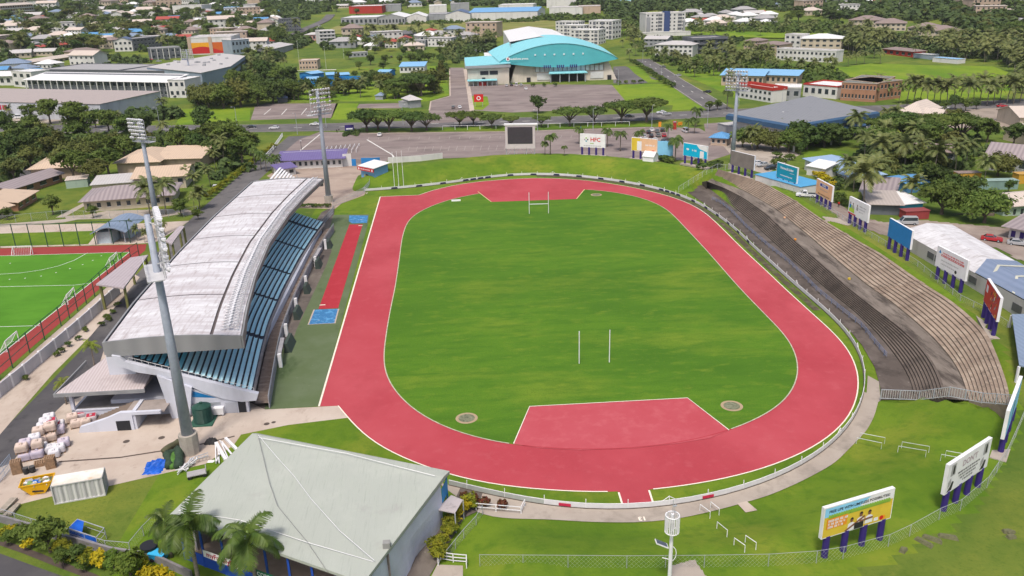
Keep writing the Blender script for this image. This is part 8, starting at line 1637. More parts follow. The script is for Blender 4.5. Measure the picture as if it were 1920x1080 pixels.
def cars(L_, where, group):
  by = {}
  for c in L_: by.setdefault((c[3], c[4]), []).append(c)
  for (col, kind), q in by.items():
    q.sort()
    for i, c in enumerate(q): car(c[0], c[1], c[2], col, kind, '%s %s %s%s' % (col, {'sedan': 'car', 'van': 'van', 'pickup': 'pickup'}[kind], where, ', '+ordl(i, len(q)) if len(q) > 1 else ''), group)
cars([(1216, 250, 80, 'black', 'sedan'), (1232, 248, 80, 'grey', 'sedan'), (1221, 257, 80, 'black', 'sedan'), (1234, 256, 80, 'grey', 'sedan'), (1245, 256, 80, 'red', 'sedan'), (1208, 258, 80, 'silver', 'sedan'), (1211, 265, 80, 'white', 'sedan'), (1228, 265, 80, 'white', 'sedan'), (1245, 267, 60, 'black', 'sedan'), (1200, 264, 80, 'white', 'sedan'), (1242, 246, 80, 'black', 'sedan'), (1222, 246, 80, 'white', 'sedan')], 'parked among the car park palms', 'cars parked in the stadium car park')
cars([(1285, 248, 95, 'white', 'van'), (712, 255, 90, 'white', 'sedan'), (850, 203, 90, 'grey', 'sedan'), (862, 203, 92, 'white', 'sedan')], 'driving on the approach to the car park', 'cars near the car park entrance')
cars([(590, 235, 175, 'white', 'sedan'), (514, 242, 175, 'white', 'sedan'), (472, 240, 0, 'black', 'sedan'), (238, 242, 3, 'red', 'sedan'), (38, 222, 0, 'white', 'van'), (14, 221, 0, 'white', 'van'), (1250, 216, 5, 'silver', 'sedan'), (1240, 213, 185, 'white', 'sedan'), (1180, 220, 5, 'black', 'sedan')], 'on the main road', 'cars on the main road')
cars([(1271, 143, 130, 'silver', 'sedan'), (1326, 174, 130, 'black', 'sedan'), (1243, 127, 135, 'grey', 'sedan')], 'on the diagonal arena road', 'cars on the arena road')
cars([(950, 162, 85, 'silver', 'sedan'), (959, 161, 85, 'black', 'sedan'), (968, 161, 88, 'white', 'van'), (977, 161, 88, 'silver', 'sedan'), (986, 168, 88, 'white', 'sedan')], 'by the fence in front of the arena', 'cars at the arena')
cars([(1859, 452, -35, 'red', 'sedan'), (1908, 460, -30, 'silver', 'sedan'), (1700, 421, 170, 'silver', 'van'), (1511, 369, 160, 'white', 'pickup'), (1763, 227, 0, 'blue', 'sedan'), (1776, 226, 0, 'silver', 'sedan'), (1857, 237, 10, 'red', 'sedan'), (1878, 201, 0, 'red', 'sedan'), (1775, 204, 0, 'white', 'sedan'), (1497, 350, 160, 'red', 'sedan')], 'on the lanes right of the terrace', 'cars right of the terrace')
cars([(1418, 309, 200, 'white', 'sedan'), (1430, 312, 200, 'silver', 'sedan'), (1400, 262, 20, 'black', 'sedan'), (1392, 255, 20, 'silver', 'sedan'), (1445, 318, 200, 'black', 'sedan')], 'behind the bare grey board', 'cars behind the grey board')
cars([(20, 332, 20, 'white', 'van'), (90, 312, 20, 'grey', 'sedan'), (333, 183, 0, 'black', 'sedan'), (405, 354, 100, 'white', 'sedan')], 'in the lots left of the grandstand', 'cars left of the grandstand')
cars([(892, 98, 90, 'white', 'van'), (900, 97, 90, 'white', 'sedan'), (885, 98, 90, 'yellow', 'sedan'), (908, 97, 90, 'yellow', 'sedan'), (915, 98, 90, 'silver', 'sedan')], 'behind the turquoise annex', 'cars behind the annex')
cars([(718, 108, 90, 'white', 'sedan'), (726, 108, 90, 'silver', 'sedan'), (734, 108, 90, 'black', 'sedan'), (768, 107, 90, 'white', 'van'), (752, 107, 90, 'grey', 'sedan'), (600, 50, 60, 'white', 'sedan'), (597, 54, 60, 'silver', 'sedan'), (590, 56, 60, 'black', 'sedan')], 'in the far lots near the dry field', 'cars near the dry field')
cars([(170+i*16, 116-(i % 2)*3, 10, ('white', 'red', 'silver', 'black', 'white', 'blue')[i % 6], 'sedan') for i in range(14)], 'in the lot between shop row and arcade', 'cars between the shops')
def lamp(px, py, h, label, group, arm=1.5, a=0.0):
  r = thing('street_lamp', label, 'street lamp', T(px, py), a, group); m = MB().mat(steel); m.tube([(0, 0, 0), (0, 0, h)], [.13, .08], 6); m.obj('pole', r); m = MB().mat(steel); m.bar((0, 0, h), (arm, 0, h+.3), .09); m.obj('arm', r); m = MB().mat(W_wh); m.box(arm-.3, -.15, h+.15, arm+.4, .15, h+.32); m.obj('lamp_head', r)
LP = [(1008, 247), (1222, 239), (756, 235), (612, 240), (1112, 245), (1326, 240), (1159, 160), (558, 252), (445, 238), (300, 238), (60, 240), (1385, 200), (1465, 205), (905, 186), (1240, 150), (1205, 118)]
for i, (x, y) in enumerate(sorted(LP)): lamp(x, y, 9.5, 'slim grey street lamp beside the main road or its side roads, %s' % ordl(i, len(LP)), 'street lamps', a=rnd.uniform(0, 6))
def pole(px, py, h, label, m_=steel, cap=True):
  r = thing('pole', label, 'pole', T(px, py)); m = MB().mat(m_); m.tube([(0, 0, 0), (0, 0, h)], [.11, .07], 6); m.obj('shaft', r)
  if cap: m = MB().mat(white); m.box(-.3, -.15, h-.05, .3, .15, h+.12); m.obj('cap', r)
pole(568, 303, 8, 'dark lamp post rising through the purple roof', dark); pole(740, 352, 12, 'thin white flagpole on the north west bank, leftmost of three', white, False); pole(748, 350, 12, 'thin white flagpole on the north west bank, middle of three', white, False); pole(757, 349, 12, 'thin white flagpole on the north west bank, rightmost of three', white, False)
pole(612, 132, 18, 'tall slim light pole at the corner of the swimming pool', W_wh); pole(562, 125, 20, 'tall slim light pole left of the swimming pool', W_wh); pole(645, 110, 14, 'slim light pole at the right of the pool', W_wh); pole(1465, 250, 9, 'white pole in front of the grey roofed hall', white)
def sign(name, label, px, py, w_, h, ph, m1, cat='sign', a=0.0, art=None):
  r = thing(name, label, cat, T(px, py), a); m = MB().mat(steel)
  for x in (-w_*.4, w_*.4): m.box(x-.1, -.1, 0, x+.1, .1, ph)
  m.obj('post', r); m = MB().mat(m1); m.box(-w_/2, -.15, ph, w_/2, .15, ph+h); o = m.obj('panel', r); f = MB()
  if art: art(f, w_, h, ph); f.obj('face', o)
  return r
sign('advert_sign', 'red square advertising sign on the verge left of the arena car park', 898, 200, 5, 4, 2.5, RED, 'sign', 0, lambda f, w_, h, ph: (poly_on(f, WH, [(1.1*math.cos(k*math.pi/8), ph+h/2+1.1*math.sin(k*math.pi/8)) for k in range(16)], -.17), poly_on(f, RED, [(0.7*math.cos(k*math.pi/8), ph+h/2+0.7*math.sin(k*math.pi/8)) for k in range(16)], -.19)))
sign('entrance_sign', 'black and white entrance sign among dark shrubs at the car park corner', 656, 250, 4, 3, .8, navy, 'sign', .1, lambda f, w_, h, ph: poly_on(f, WH, [(-1.5, ph+1), (1.5, ph+1), (1.5, ph+1.6), (-1.5, ph+1.6)], -.17))
sign('entrance_sign', 'small orange sign board at the gate of the car park', 1237, 239, 1.2, 2.2, .3, ORG); sign('entrance_sign', 'orange sign board beside the junction gate', 1275, 236, 2.4, 1.4, .3, ORG, 'sign', .5); sign('advert_sign', 'sky blue hoarding behind the yellow billboard', 1238, 300, 9, 6, 1.0, SKY, 'sign', -.15)
bldg('booth', 'tiny teal and red booth at the car park gate', (1262, 243), (1268, 243), 2.5, 3, W_rd, R_tq, 'flat', para=.2, cat='booth')
road_f = layers('faded_line', (.4, .37, .35), [((.25, .21, .2), .8, .45, .7, O1, 6)])
for i in range(16): strip('parking_line', [(765+i*15, 284-i*.2), (768+i*15, 275-i*.2)], .13, road_f, .03)
for i in range(26): strip('parking_line', [(690+i*19, 262-i*.15), (692+i*19, 257-i*.15)], .13, road_f, .03)
sheets = [strip('kerb_line', [(690, 251), (800, 249.5), (960, 247), (1210, 240)], .8, slab, .1), strip('kerb_line', [(688, 262), (735, 290), (740, 297)], .6, road_w, .06), strip('kerb_line', [(600, 252), (560, 285), (548, 297)], .5, road_w, .06)]
strip('lawn', [(672, 243), (800, 243), (960, 240.5), (1100, 237), (1225, 234)], 8, g_bank, .042, dens=40)
wire_fence('verge_fence', 'white post and rail fence along the verge between main road and car park', PL([(830, 244), (900, 243), (960, 241), (1050, 239), (1180, 236)]), 2.0, 6, mesh=False, th=.12, pcol=white)
wire_fence('slanted_fence', 'white slatted fence running up beside the drive behind the purple block', PL([(498, 298), (510, 285), (522, 268), (530, 256)]), 1.6, 2.0, mesh=False, th=.16, pcol=white)
def stand_rack():
  for (name, lab, pts, n) in (('bleacher', 'white tiered bleacher roof panels behind the grandstand roof', [(505, 336), (548, 334), (555, 318), (524, 314)], 8),):
    q = PL(pts, 5.0); r = thing(name, lab, 'bleacher'); m = MB().mat(white)
    for k in range(n):
      t = k/n; a, b = q[0].lerp(q[1], t), q[3].lerp(q[2], t); z = 1.5+3.5*(1-t); e = (q[1]-q[0])*.09; m.hexa([(a.x, a.y, z-.2), (a.x+e.x, a.y+e.y, z-.2), (b.x+e.x, b.y+e.y, z-.2), (b.x, b.y, z-.2)], [(a.x, a.y, z), (a.x+e.x, a.y+e.y, z), (b.x+e.x, b.y+e.y, z), (b.x, b.y, z)])
    m.obj('tiers', r); m = MB().mat(steel)
    for v in q: m.bar((v.x, v.y, 0), (v.x, v.y, 3), .2)
    m.obj('frame', r)
stand_rack()
def gates():
  for i in range(9):
    A, B = P(600+i*8.5, 293-i*.9), P(606+i*8.5, 281-i*.9); r = thing('queue_rail', 'white queue rail behind the purple roof, %s' % ordl(i, 9), 'rail', A, 0, 'queue rails behind the ticket block'); d = B-A; m = MB().mat(white); m.tube([(0, 0, 0), (0, 0, 1.2), (d.x, d.y, 1.2), (d.x, d.y, 0)], .1, 4); m.obj('tube', r)
gates()
r_ = thing('discarded_mat', 'small white mat lying on the infield near the far bend', 'mat', P(855, 377)); m = MB().mat(white); m.box(-1.4, -.5, .02, 1.4, .5, .35); m.obj('pad', r_)
for i, (x, y) in enumerate(((1732, 1018), (1748, 1012), (1778, 1008), (1888, 998), (1895, 1008), (1894, 1000), (1693, 1033))):
  m = MB().mat(M('rubble', (.13, .13, .07), .9, .3, 2)); L2 = 1.1 if i < 3 else .5; m.hexa([(-L2, -.3, 0), (L2, -.4, 0), (L2*.9, .4, 0), (-L2, .35, 0)], [(-L2*.8, -.2, .3), (L2*.8, -.3, .4), (L2*.7, .3, .3), (-L2*.8, .2, .35)]); o = m.obj('rubble_block'); o.location = T(x, y); o.rotation_euler = (0, 0, -1+i*.3); tag(o, 'broken concrete block in the grass below the near billboards, %s' % ordl(i, 7), 'rubble', 'rubble on the south grass')
def person_mesh(shirt, trousers, seed):
  """a small standing or sitting figure grown from a skeleton"""
  me = bpy.data.meshes.new('person'); v = [(0, 0, .95), (0, 0, 1.2), (0, 0, 1.42), (0, 0, 1.52), (0, 0, 1.66), (.1, 0, .88), (.12, .03, .48), (.12, 0, .06), (.12, .14, .03), (-.1, 0, .88), (-.13, .05, .48), (-.14, 0, .06), (-.14, .14, .03), (.2, 0, 1.38), (.26, .02, 1.1), (.26, .12, .88), (-.2, 0, 1.38), (-.27, .02, 1.1), (-.26, .12, .88)]
  e = [(0, 1), (1, 2), (2, 3), (3, 4), (0, 5), (5, 6), (6, 7), (7, 8), (0, 9), (9, 10), (10, 11), (11, 12), (2, 13), (13, 14), (14, 15), (2, 16), (16, 17), (17, 18)]; me.from_pydata(v, e, []); o = bpy.data.objects.new('p', me); COL.objects.link(o); md = o.modifiers.new('s', 'SKIN'); R = [.15, .14, .13, .06, .105, .1, .065, .045, .04, .1, .065, .045, .04, .065, .045, .035, .065, .045, .035]
  for i, sv in enumerate(me.skin_vertices[0].data): sv.radius = (R[i], R[i]); sv.use_root = i == 0
  o.modifiers.new('b', 'SUBSURF').levels = 1; bpy.context.view_layer.update(); q = bpy.data.meshes.new_from_object(o.evaluated_get(bpy.context.evaluated_depsgraph_get())); bpy.data.objects.remove(o); q.materials.clear()
  for mt in (shirt, trousers, SKN, K): q.materials.append(mt)
  for f in q.polygons: c = f.center; f.material_index = 3 if c.z > 1.66 else 2 if c.z > 1.5 or (abs(c.x) > .22 and c.z < 1.1) else 0 if c.z > .95 else 1; f.use_smooth = True
  return q
def people():
  tbl = [(508, 440, 7.3, WH, K, 'person in white standing at an aisle in the blue seats under the roof edge'), (505, 449, 6.8, RED, K, 'person in red standing at an aisle in the blue seats'), (502, 455, 6.6, K, K, 'person in dark clothes beside the one in red'), (1572, 389, None, RED, K, 'person in red walking on the lane below the peach billboard'), (1089, 241, None, K, BLU, 'person in dark clothes on the verge left of the rain trees'), (632, 249, None, K, K, 'person in black walking at the car park entrance, left of two'), (636, 248, None, K, GRY, 'person in black walking at the car park entrance, right of two')]
  for i, (x, y, z, a, b, lab) in enumerate(tbl):
    p = P(x, y, z) if z else T(x, y); r = thing('person', lab, 'person', p, rnd.uniform(0, 6)); link('body', person_mesh(a, b, i), r)
people()
# ==== far suburbs
HP = []
def house_proto(seed, L, D, h, style, rm, wm_, rh, fl=1):
  m = MB().mat(wm_); m.box(-L/2, -D/2, -2.5, L/2, D/2, h)
  if style == 'gable':
    for x in (-L/2, L/2): f = [(x, -D/2, h), (x, D/2, h), (x, 0, h+rh)]; m.face(f if x > 0 else f[::-1])
  wme = m.mesh('wall'); m = MB().mat(rm); o = .6; t = .2
  if style == 'gable':
    for s in (-1, 1): q = [(-L/2-o, s*(D/2+o), h-o*rh/(D/2)), (L/2+o, s*(D/2+o), h-o*rh/(D/2)), (L/2+o, 0, h+rh), (-L/2-o, 0, h+rh)]; q = q if s < 0 else q[::-1]; m.hexa(q, [(x, y, z+t) for x, y, z in q])
  elif style == 'hip':
    e = [(-L/2-o, -D/2-o, h), (L/2+o, -D/2-o, h), (L/2+o, D/2+o, h), (-L/2-o, D/2+o, h)]; R0, R1 = (-L/2+D/2, 0, h+rh), (L/2-D/2, 0, h+rh)
    for f in ([e[0], e[1], R1, R0], [e[1], e[2], R1], [e[2], e[3], R0, R1], [e[3], e[0], R0], e[::-1]): m.face([(x, y, z+.1) for x, y, z in f])
  else: m.box(-L/2-.4, -D/2-.4, h, L/2+.4, D/2+.4, h+.25)
  rme = m.mesh('roof'); m = MB().mat(glass); w_ = 1.3;
  m.box(-w_/2, -.06, 0, w_/2, .06, 1.15); win = m.mesh('window'); p = Proto('house'); p.add('wall', wme).add('roof', rme); n = max(3, int(L/3.2))
  for f in range(fl):
    for i in range(n): p.add('window', win, (-L/2+L*(i+.5)/n, -D/2-.01, 1.2+f*3))
  p.r = max(L, D)/2+1.5; HP.append((p, {'R_wh': 'white'}.get(rm.name, rm.name.replace('roof_', '')), style)); return p
for i, (L, D, h, st, rm, wm_, rh, fl) in enumerate(((16, 10, 3.2, 'gable', R_lg, W_cr, 1.8, 1), (14, 11, 3.2, 'hip', R_wh, W_wh, 2.4, 1), (18, 10, 6.2, 'gable', R_cr, W_wh, 2.0, 2), (13, 10, 6.2, 'hip', R_br, W_cr, 2.4, 2), (16, 9, 3.2, 'gable', R_rd, W_wh, 1.6, 1), (20, 11, 6.4, 'flat', R_lg, W_wh, 0, 2), (14, 10, 3.4, 'hip', R_bg, W_wh, 2.2, 1), (22, 12, 9.3, 'flat', R_cr, W_tan, 0, 3), (15, 10, 3.3, 'hip', R_gy, W_gy, 2.2, 1), (12, 9, 3.2, 'gable', R_bl, W_wh, 1.6, 1), (15, 10, 3.2, 'hip', R_cr, W_cr, 2.4, 1))): house_proto(i, L, D, h, st, rm, wm_, rh, fl)
def in_poly(x, y, q):
  c = False
  for (x0, y0), (x1, y1) in zip(q, q[1:]+q[:1]):
    if (y0 > y) != (y1 > y) and x < (x1-x0)*(y-y0)/(y1-y0)+x0: c = not c
  return c
inside = in_poly
NM = {'palegrey': 'pale grey', 'white': 'white', 'cream': 'cream', 'brownroof': 'brown', 'red': 'red', 'bluegreyroof': 'slate blue', 'grey': 'grey', 'blue': 'blue'}
def town(poly, n, where, group, seed, ang=0.0, sizes=(1.05, 1.7), pool=None):
  g = random.Random(seed); xs = [p[0] for p in poly]; ys = [p[1] for p in poly]; k = tries = 0; got = []
  while k < n and tries < n*60:
    tries += 1; x, y = g.uniform(min(xs), max(xs)), min(ys)+(max(ys)-min(ys))*g.random()**.8
    if not in_poly(x, y, poly): continue
    p = T(x, y); h = HP[g.choice(pool) if pool else g.randrange(len(HP))]; s = g.uniform(*sizes)
    if any((p.x-a)**2+(p.y-b)**2 < (h[0].r*s+r_*.8)**2 for a, b, r_ in BLK): continue
    block(p.x, p.y, h[0].r*s); got.append((x, y, p, h, s)); k += 1
  by = {}
  for q in got: by.setdefault((q[3][1], q[3][2]), []).append(q)
  for (c, st), L_ in by.items():
    L_.sort(key=lambda q: q[0])
    for i, (x, y, p, h, s) in enumerate(L_):
      lab = '%s house with a %s %s roof %s%s' % ('tall' if h[0].r > 11.4 else 'small' if h[0].r < 8.6 else 'mid sized', NM.get(c, c), {'gable': 'gabled', 'hip': 'hipped', 'flat': 'flat'}[st], where, (', '+ordl(i, len(L_))) if 1 < len(L_) <= 16 else '')
      if len(lab.replace(',', '').split()) > 16: lab = lab.split(',')[0]
      h[0].put(' '.join(lab.split()[:16]), 'house', (p.x, p.y, p.z), ang+g.choice((0, .3, -.4, .1, 1.6)), s, group)
town([(0, 8), (200, 10), (420, 14), (520, 20), (520, 62), (480, 84), (330, 84), (215, 92), (60, 92), (0, 92)], 112, 'on the upper left slope', 'houses on the upper left slope', 3)
town([(0, 92), (60, 92), (200, 120), (30, 150), (0, 150)], 9, 'left of the shop row', 'houses left of the shop row', 5)
town([(0, -8), (640, -8), (640, 14), (330, 12), (0, 8)], 34, 'at the top left edge', 'houses at the top left edge', 7)
town([(600, -4), (900, -6), (880, 12), (610, 16)], 16, 'behind the shed row', 'houses behind the industrial row', 9)
town([(370, 60), (520, 62), (500, 92), (470, 98), (440, 96), (380, 84)], 9, 'by the town road', 'houses by the mural block', 11)
town([(1290, 24), (1460, 26), (1480, 45), (1340, 54), (1290, 50)], 20, 'right of the navy striped tower', 'houses right of the tower', 13, pool=[0, 1, 4, 8, 10])
town([(1420, -4), (1720, -6), (1720, 20), (1640, 30), (1520, 30), (1430, 22)], 22, 'at the top right', 'houses at the top right', 15)
town([(1780, 0), (1920, -2), (1920, 40), (1860, 40), (1820, 22)], 9, 'in the top right corner', 'houses at the top right corner', 17, pool=[1, 7, 10])
town([(800, 62), (900, 60), (925, 78), (860, 84), (800, 82)], 6, 'left of the hall roof', 'houses left of the hall roof', 19)
town([(640, 70), (680, 70), (760, 76), (830, 78), (830, 95), (640, 92)], 9, 'near the white villas', 'houses near the white villas', 20)
LB = 'crown of a leafy tree'; LPm = 'coconut palm'
scatter('round', 80, (0, 20, 520, 100, [(0, 12), (520, 20), (520, 80), (480, 95), (215, 96), (200, 105), (0, 135)]), 13, 'leafy green tree between the houses on the upper left slope', 'trees on the upper left slope', 1, wid=1.25)
scatter('olive', 40, (0, 20, 520, 100, [(0, 14), (520, 22), (520, 80), (480, 95), (215, 96), (200, 105), (0, 135)]), 13, 'spreading tree between the houses on the upper left slope', 'trees on the upper left slope', 2, wid=1.25)
scatter('palm', 60, (0, 40, 640, 110, [(0, 40), (520, 40), (560, 60), (540, 92), (480, 100), (215, 96), (0, 140)]), 14, 'coconut palm between the houses on the upper left slope', 'palms on the upper left slope', 3, 'palm')
scatter('round', 14, (455, 95, 560, 165, [(468, 100), (500, 92), (520, 110), (500, 135), (560, 150), (540, 165), (480, 165), (460, 130)]), 9, 'bushy tree left of the swimming pool', 'trees left of the pool', 4, wid=1.1); scatter('palm', 16, (465, 95, 560, 165, [(468, 100), (500, 92), (520, 110), (500, 150), (480, 165), (460, 130)]), 11, 'coconut palm left of the swimming pool', 'palms left of the pool', 5, 'palm')
scatter('palm', 105, (1560, 55, 1920, 130, [(1560, 70), (1620, 62), (1700, 80), (1800, 84), (1920, 90), (1920, 150), (1870, 118), (1700, 112), (1640, 112), (1590, 104)]), 14, 'coconut palm in the thick palm belt above the bright field', 'palms in the belt above the bright field', 6, 'palm')
scatter('round', 55, (1440, 5, 1920, 90, [(1440, 12), (1920, 4), (1920, 90), (1800, 78), (1760, 60), (1640, 48), (1560, 40), (1480, 48)]), 11, 'dark leafy tree on the wooded rise at the upper right', 'trees on the upper right rise', 7, wid=1.3)
scatter('olive', 22, (1440, 5, 1920, 90, [(1700, 12), (1920, 4), (1920, 90), (1800, 78), (1760, 60)]), 11, 'olive green tree on the wooded rise at the upper right', 'trees on the upper right rise', 8, wid=1.3)
scatter('palm', 34, (1280, 30, 1600, 100, [(1290, 48), (1480, 40), (1560, 60), (1590, 90), (1480, 80), (1400, 70), (1370, 92), (1300, 60)]), 10, 'coconut palm in the field behind the charcoal topped block', 'palms behind the charcoal topped block', 9, 'palm')
scatter('palm', 16, (1890, 110, 1925, 210, [(1890, 115), (1930, 100), (1930, 205), (1895, 200)]), 11, 'coconut palm at the right edge beside the bright field', 'palms at the right edge', 10, 'palm')
scatter('round', 12, (1590, 225, 1930, 330, [(1640, 262), (1700, 250), (1930, 262), (1930, 330), (1700, 335), (1640, 300)]), 8, 'leafy tree between the houses right of the hall', 'trees between the right houses', 11, wid=1.1)
scatter('round', 26, (600, 5, 1010, 30, [(560, 30), (600, 5), (900, 2), (1010, 8), (1010, 14), (620, 32)]), 10, 'leafy tree behind the industrial row', 'trees behind the industrial row', 12, wid=1.3)
scatter('grove', 18, (560, 128, 842, 195, [(560, 166), (640, 164), (742, 156), (840, 140), (842, 160), (800, 188), (640, 186), (560, 186)]), 9, 'leafy tree on the park lawn below the blue hoarding', 'park lawn trees', 31)
scatter('round', 24, (600, 98, 842, 135, [(652, 100), (842, 98), (842, 134), (740, 134), (652, 134)]), 7, 'small leafy tree around the sports field', 'sports field trees', 32)
scatter('palm', 30, (1280, 95, 1450, 145, [(1290, 106), (1450, 96), (1450, 130), (1350, 140), (1300, 136)]), 12, 'coconut palm between the arena road and the white blocks', 'palms right of the arena road', 33, 'palm')
scatter('palm', 22, (1130, 44, 1240, 110, [(1140, 60), (1200, 62), (1215, 80), (1180, 84)]), 11, 'coconut palm beside the bend of the arena road', 'palms at the road bend', 34, 'palm')
scatter('grove', 12, (440, 60, 640, 110, [(500, 66), (530, 64), (520, 92), (490, 92)]), 12, 'dense tree by the far town road', 'trees by the town road', 35)
scatter('palm', 34, (640, 60, 930, 100, [(640, 66), (930, 62), (925, 92), (860, 100), (830, 98), (640, 96)]), 12, 'coconut palm among the villas above the school court', 'palms among the villas', 14, 'palm')
# ==== woods that read as one mass
def woods(name, label, poly, n, R, seed, mat, per=34, ls=1.35, kind='stuff'):
  g = np.random.default_rng(seed); xs = [p[0] for p in poly]; ys = [p[1] for p in poly]; P_ = []; t = 0
  Q = np.array([[T(*p).x, T(*p).y] for p in poly]); lo, hi = Q.min(0), Q.max(0); X = g.uniform(lo[0], hi[0], n*6); Y = g.uniform(lo[1], hi[1], n*6); ins = poly_sd(X, Y, Q) < 0; X, Y = X[ins][:n], Y[ins][:n]
  ok = np.ones(len(X), bool)
  for a, b, r in BLK: ok &= (X-a)**2+(Y-b)**2 > (r+3)**2
  X, Y = X[ok], Y[ok]; Z = height(X, Y); out = []
  for x, y, z in zip(X, Y, Z):
    r = R*g.uniform(.6, 1.25); h = r*g.uniform(.9, 1.5); d = g.normal(size=(per, 3)); d /= np.linalg.norm(d, axis=1)[:, None]; d[:, 2] = np.abs(d[:, 2]); p = d*np.array([r, r, h])*g.uniform(.72, 1.05, (per, 1))+np.array([x, y, z+.2*h]); nr = d+g.normal(size=(per, 3))*.45+np.array([0, 0, .3]); nr /= np.linalg.norm(nr, axis=1)[:, None]; a = np.cross(nr, g.normal(size=(per, 3))); a /= np.linalg.norm(a, axis=1)[:, None]; c = np.cross(nr, a); s = ls*r/4*g.uniform(.6, 1.3, (per, 1)); out.append(np.stack([p-a*s-c*s*.7, p+a*s-c*s*.6, p+a*s+c*s*.7, p-a*s*.8+c*s*.8], 1))
  if out: o = link(name, quads_mesh(name, np.concatenate(out), mat)); tag(o, label, 'woodland', None, kind)
WM = leaf_mat('wood_leaf', (.045, .080, .022), (.10, .145, .038), .08, 0); WM2 = leaf_mat('wood_leaf_light', (.055, .10, .02), (.12, .17, .03), .08, 0)
woods('forest', 'dense green forest rising behind the works and towers at the top', [(880, 12), (1010, 12), (1130, 20), (1150, 40), (1205, 40), (1210, 20), (1290, 22), (1290, 40), (1420, 22), (1440, -8), (1400, -14), (860, -12)], 2600, 6, 1, WM, 40)
woods('forest', 'dark woodland on the top right slope', [(1430, -12), (1930, -12), (1930, 60), (1800, 70), (1760, 40), (1560, 36), (1440, 18)], 1500, 6, 2, WM, 40)
woods('forest', 'woodland filling the gaps between houses on the upper left slope', [(-40, 100), (-40, -14), (880, -12), (880, 8), (640, 16), (590, 30), (520, 66), (460, 96), (215, 98), (200, 112), (60, 126)], 2600, 5, 3, WM, 34)
woods('thicket', 'light green thicket behind the dry field', [(1000, 38), (1040, 34), (1130, 38), (1200, 48), (1200, 58), (1150, 44), (1080, 42)], 260, 4, 4, WM2, 30)
woods('thicket', 'low green scrub along the shed row', [(640, 50), (1010, 42), (1010, 38), (640, 47)], 260, 2.6, 5, WM2, 26)
woods('thicket', 'green scrub around the bright field', [(1440, 125), (1480, 132), (1570, 140), (1600, 156), (1560, 166), (1500, 160), (1440, 150)], 160, 3, 6, WM2, 30)
woods('thicket', 'tangled undergrowth between the palm belt and villas', [(1560, 60), (1640, 62), (1700, 76), (1800, 80), (1930, 86), (1930, 130), (1870, 112), (1700, 106), (1600, 100), (1560, 84)], 900, 3.4, 7, WM, 30)
woods('thicket', 'undergrowth between the yards right of the hall', [(1640, 262), (1700, 250), (1840, 262), (1850, 330), (1800, 345), (1640, 330), (1600, 300)], 200, 2.2, 8, WM, 30)
woods('thicket', 'bushes along the lane behind the shacks', [(1560, 340), (1640, 360), (1640, 372), (1570, 372)], 40, 1.6, 9, WM, 30)
woods('thicket', 'green gardens around the villas above the school court', [(604, 70), (660, 72), (930, 68), (925, 96), (850, 122), (836, 112), (830, 90), (640, 92), (604, 96)], 420, 3.4, 21, WM, 34)
woods('thicket', 'trees and scrub left of the swimming pool', [(455, 100), (480, 92), (600, 60), (610, 66), (560, 92), (500, 130), (560, 150), (555, 168), (480, 175), (452, 140)], 330, 4, 22, WM, 34)
woods('thicket', 'palms and scrub right of the arena road', [(1170, 72), (1210, 90), (1300, 108), (1440, 104), (1450, 128), (1340, 142), (1290, 140), (1200, 100)], 160, 2.6, 23, WM2, 30)
woods('thicket', 'scrub in front of the navy striped tower', [(1200, 72), (1290, 70), (1390, 74), (1390, 90), (1300, 88), (1210, 84)], 130, 2.8, 24, WM, 30)
woods('thicket', 'garden shrubs around the tan roofed houses', [(-40, 300), (60, 262), (250, 250), (480, 262), (470, 320), (400, 345), (380, 330), (290, 300), (120, 320), (-40, 400)], 200, 2.6, 25, WM, 34)
woods('thicket', 'verge bushes between warehouse and road', [(40, 222), (200, 226), (340, 212), (340, 222), (200, 234), (60, 230)], 60, 3.2, 26, WM, 34)
woods('thicket', 'undergrowth in the grove right of the warehouse', [(350, 180), (420, 172), (560, 165), (560, 186), (380, 200)], 150, 3.4, 27, WM, 34)
woods('thicket', 'scrub between mural building and shop roofs', [(0, 112), (200, 108), (290, 116), (250, 124), (60, 150), (0, 150)], 160, 3, 28, WM, 34)
woods('thicket', 'dark shrubs around the car park entrance sign', [(640, 256), (650, 250), (672, 246), (672, 256)], 26, 1.1, 10, WM, 26)
woods('thicket', 'green fringe of the far field right of the tower', [(1290, 52), (1560, 44), (1600, 60), (1590, 66), (1300, 60)], 420, 3.2, 11, WM2, 28)
def haze():
  m = bpy.data.materials.new('haze_air'); m.use_nodes = True; t = m.node_tree; b = [n for n in t.nodes if n.type == 'BSDF_PRINCIPLED'][0]; t.nodes.remove(b); o = [n for n in t.nodes if n.type == 'OUTPUT_MATERIAL'][0]
  v = t.nodes.new('ShaderNodeVolumePrincipled'); v.inputs['Color'].default_value = (.86, .9, .95, 1); v.inputs['Density'].default_value = .00005; t.links.new(v.outputs[0], o.inputs['Volume'])
  q = MB().mat(m); q.box(GX[0]-5, GY[0]-5, -8, GX[-1]+5, GY[-1]+5, 130); tag(q.obj('haze'), 'thin pale haze over the far suburbs and hills', 'haze', None, 'stuff')
haze()
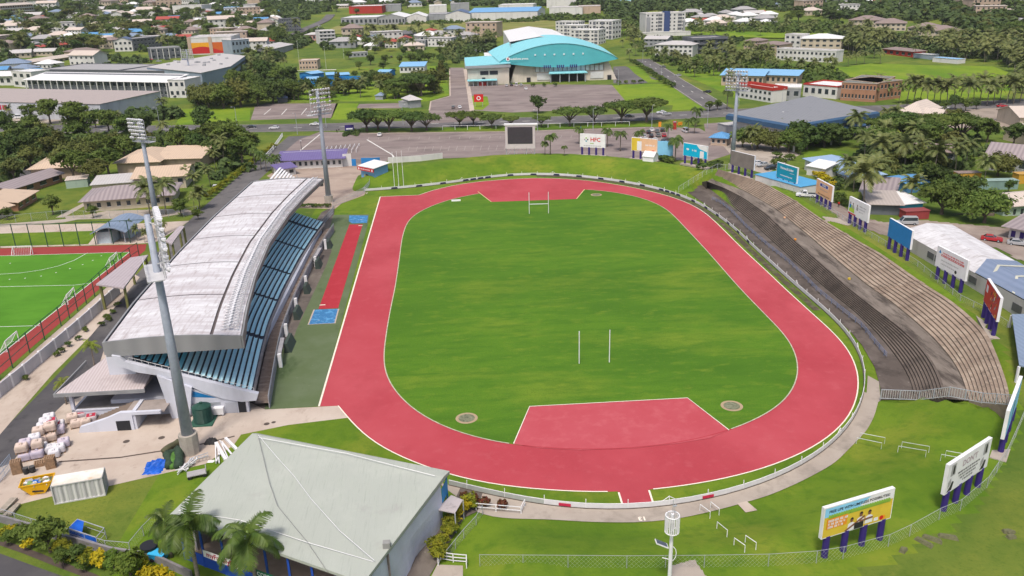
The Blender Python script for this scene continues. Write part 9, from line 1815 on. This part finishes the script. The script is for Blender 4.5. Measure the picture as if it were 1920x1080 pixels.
def rest_as_stuff(kind, keep, name, label, cat):
  """past 300 of a kind: the smallest in view become one mesh"""
  L_ = [o for o in COL.objects if o.parent is None and o.type == 'EMPTY' and o.name.split('.')[0] == kind]
  L_.sort(key=lambda o: -o.scale.z*{'coconut_palm': 1}.get(kind, 1)/max(1, (o.location-Vector(CAM)).length)); rest = L_[keep:]
  if not rest: return
  V = []; LI = []; LT = []; MI = []; mats = []; nv = 0; byp = {}
  for c in COL.objects:
    if c.parent: byp.setdefault(c.parent.name, []).append(c)
  for o in rest:
    a = o.rotation_euler.z; c_, s_ = math.cos(a), math.sin(a); R_ = np.array([[c_, -s_, 0], [s_, c_, 0], [0, 0, 1]])*np.array(o.scale)
    for ch in byp.get(o.name, []):
      me = ch.data; n = len(me.vertices); v = np.empty(n*3, np.float32); me.vertices.foreach_get('co', v); V.append(v.reshape(-1, 3)@R_.T+np.array(o.location))
      li = np.empty(len(me.loops), np.int32); me.loops.foreach_get('vertex_index', li); lt = np.empty(len(me.polygons), np.int32); me.polygons.foreach_get('loop_total', lt); m = me.materials[0]
      if m not in mats: mats.append(m)
      LI.append(li+nv); LT.append(lt); MI.append(np.full(len(lt), mats.index(m), np.int32)); nv += n
      bpy.data.objects.remove(ch)
    bpy.data.objects.remove(o)
  V = np.concatenate(V); LI = np.concatenate(LI); LT = np.concatenate(LT); MI = np.concatenate(MI); me = bpy.data.meshes.new(name); me.vertices.add(len(V)); me.vertices.foreach_set('co', V.astype(np.float32).ravel()); me.loops.add(len(LI)); me.loops.foreach_set('vertex_index', LI.astype(np.int32)); me.polygons.add(len(LT)); me.polygons.foreach_set('loop_start', np.r_[0, np.cumsum(LT)[:-1]].astype(np.int32)); me.polygons.foreach_set('loop_total', LT)
  for m in mats: me.materials.append(m)
  me.polygons.foreach_set('material_index', MI); me.update(calc_edges=True); tag(link(name, me), label, cat, None, 'stuff')
rest_as_stuff('coconut_palm', 298, 'distant_palms', 'the smallest and farthest coconut palms scattered through the suburbs', 'palms'); rest_as_stuff('broadleaf_tree', 298, 'distant_trees', 'the smallest and farthest leafy trees scattered through the suburbs', 'trees')
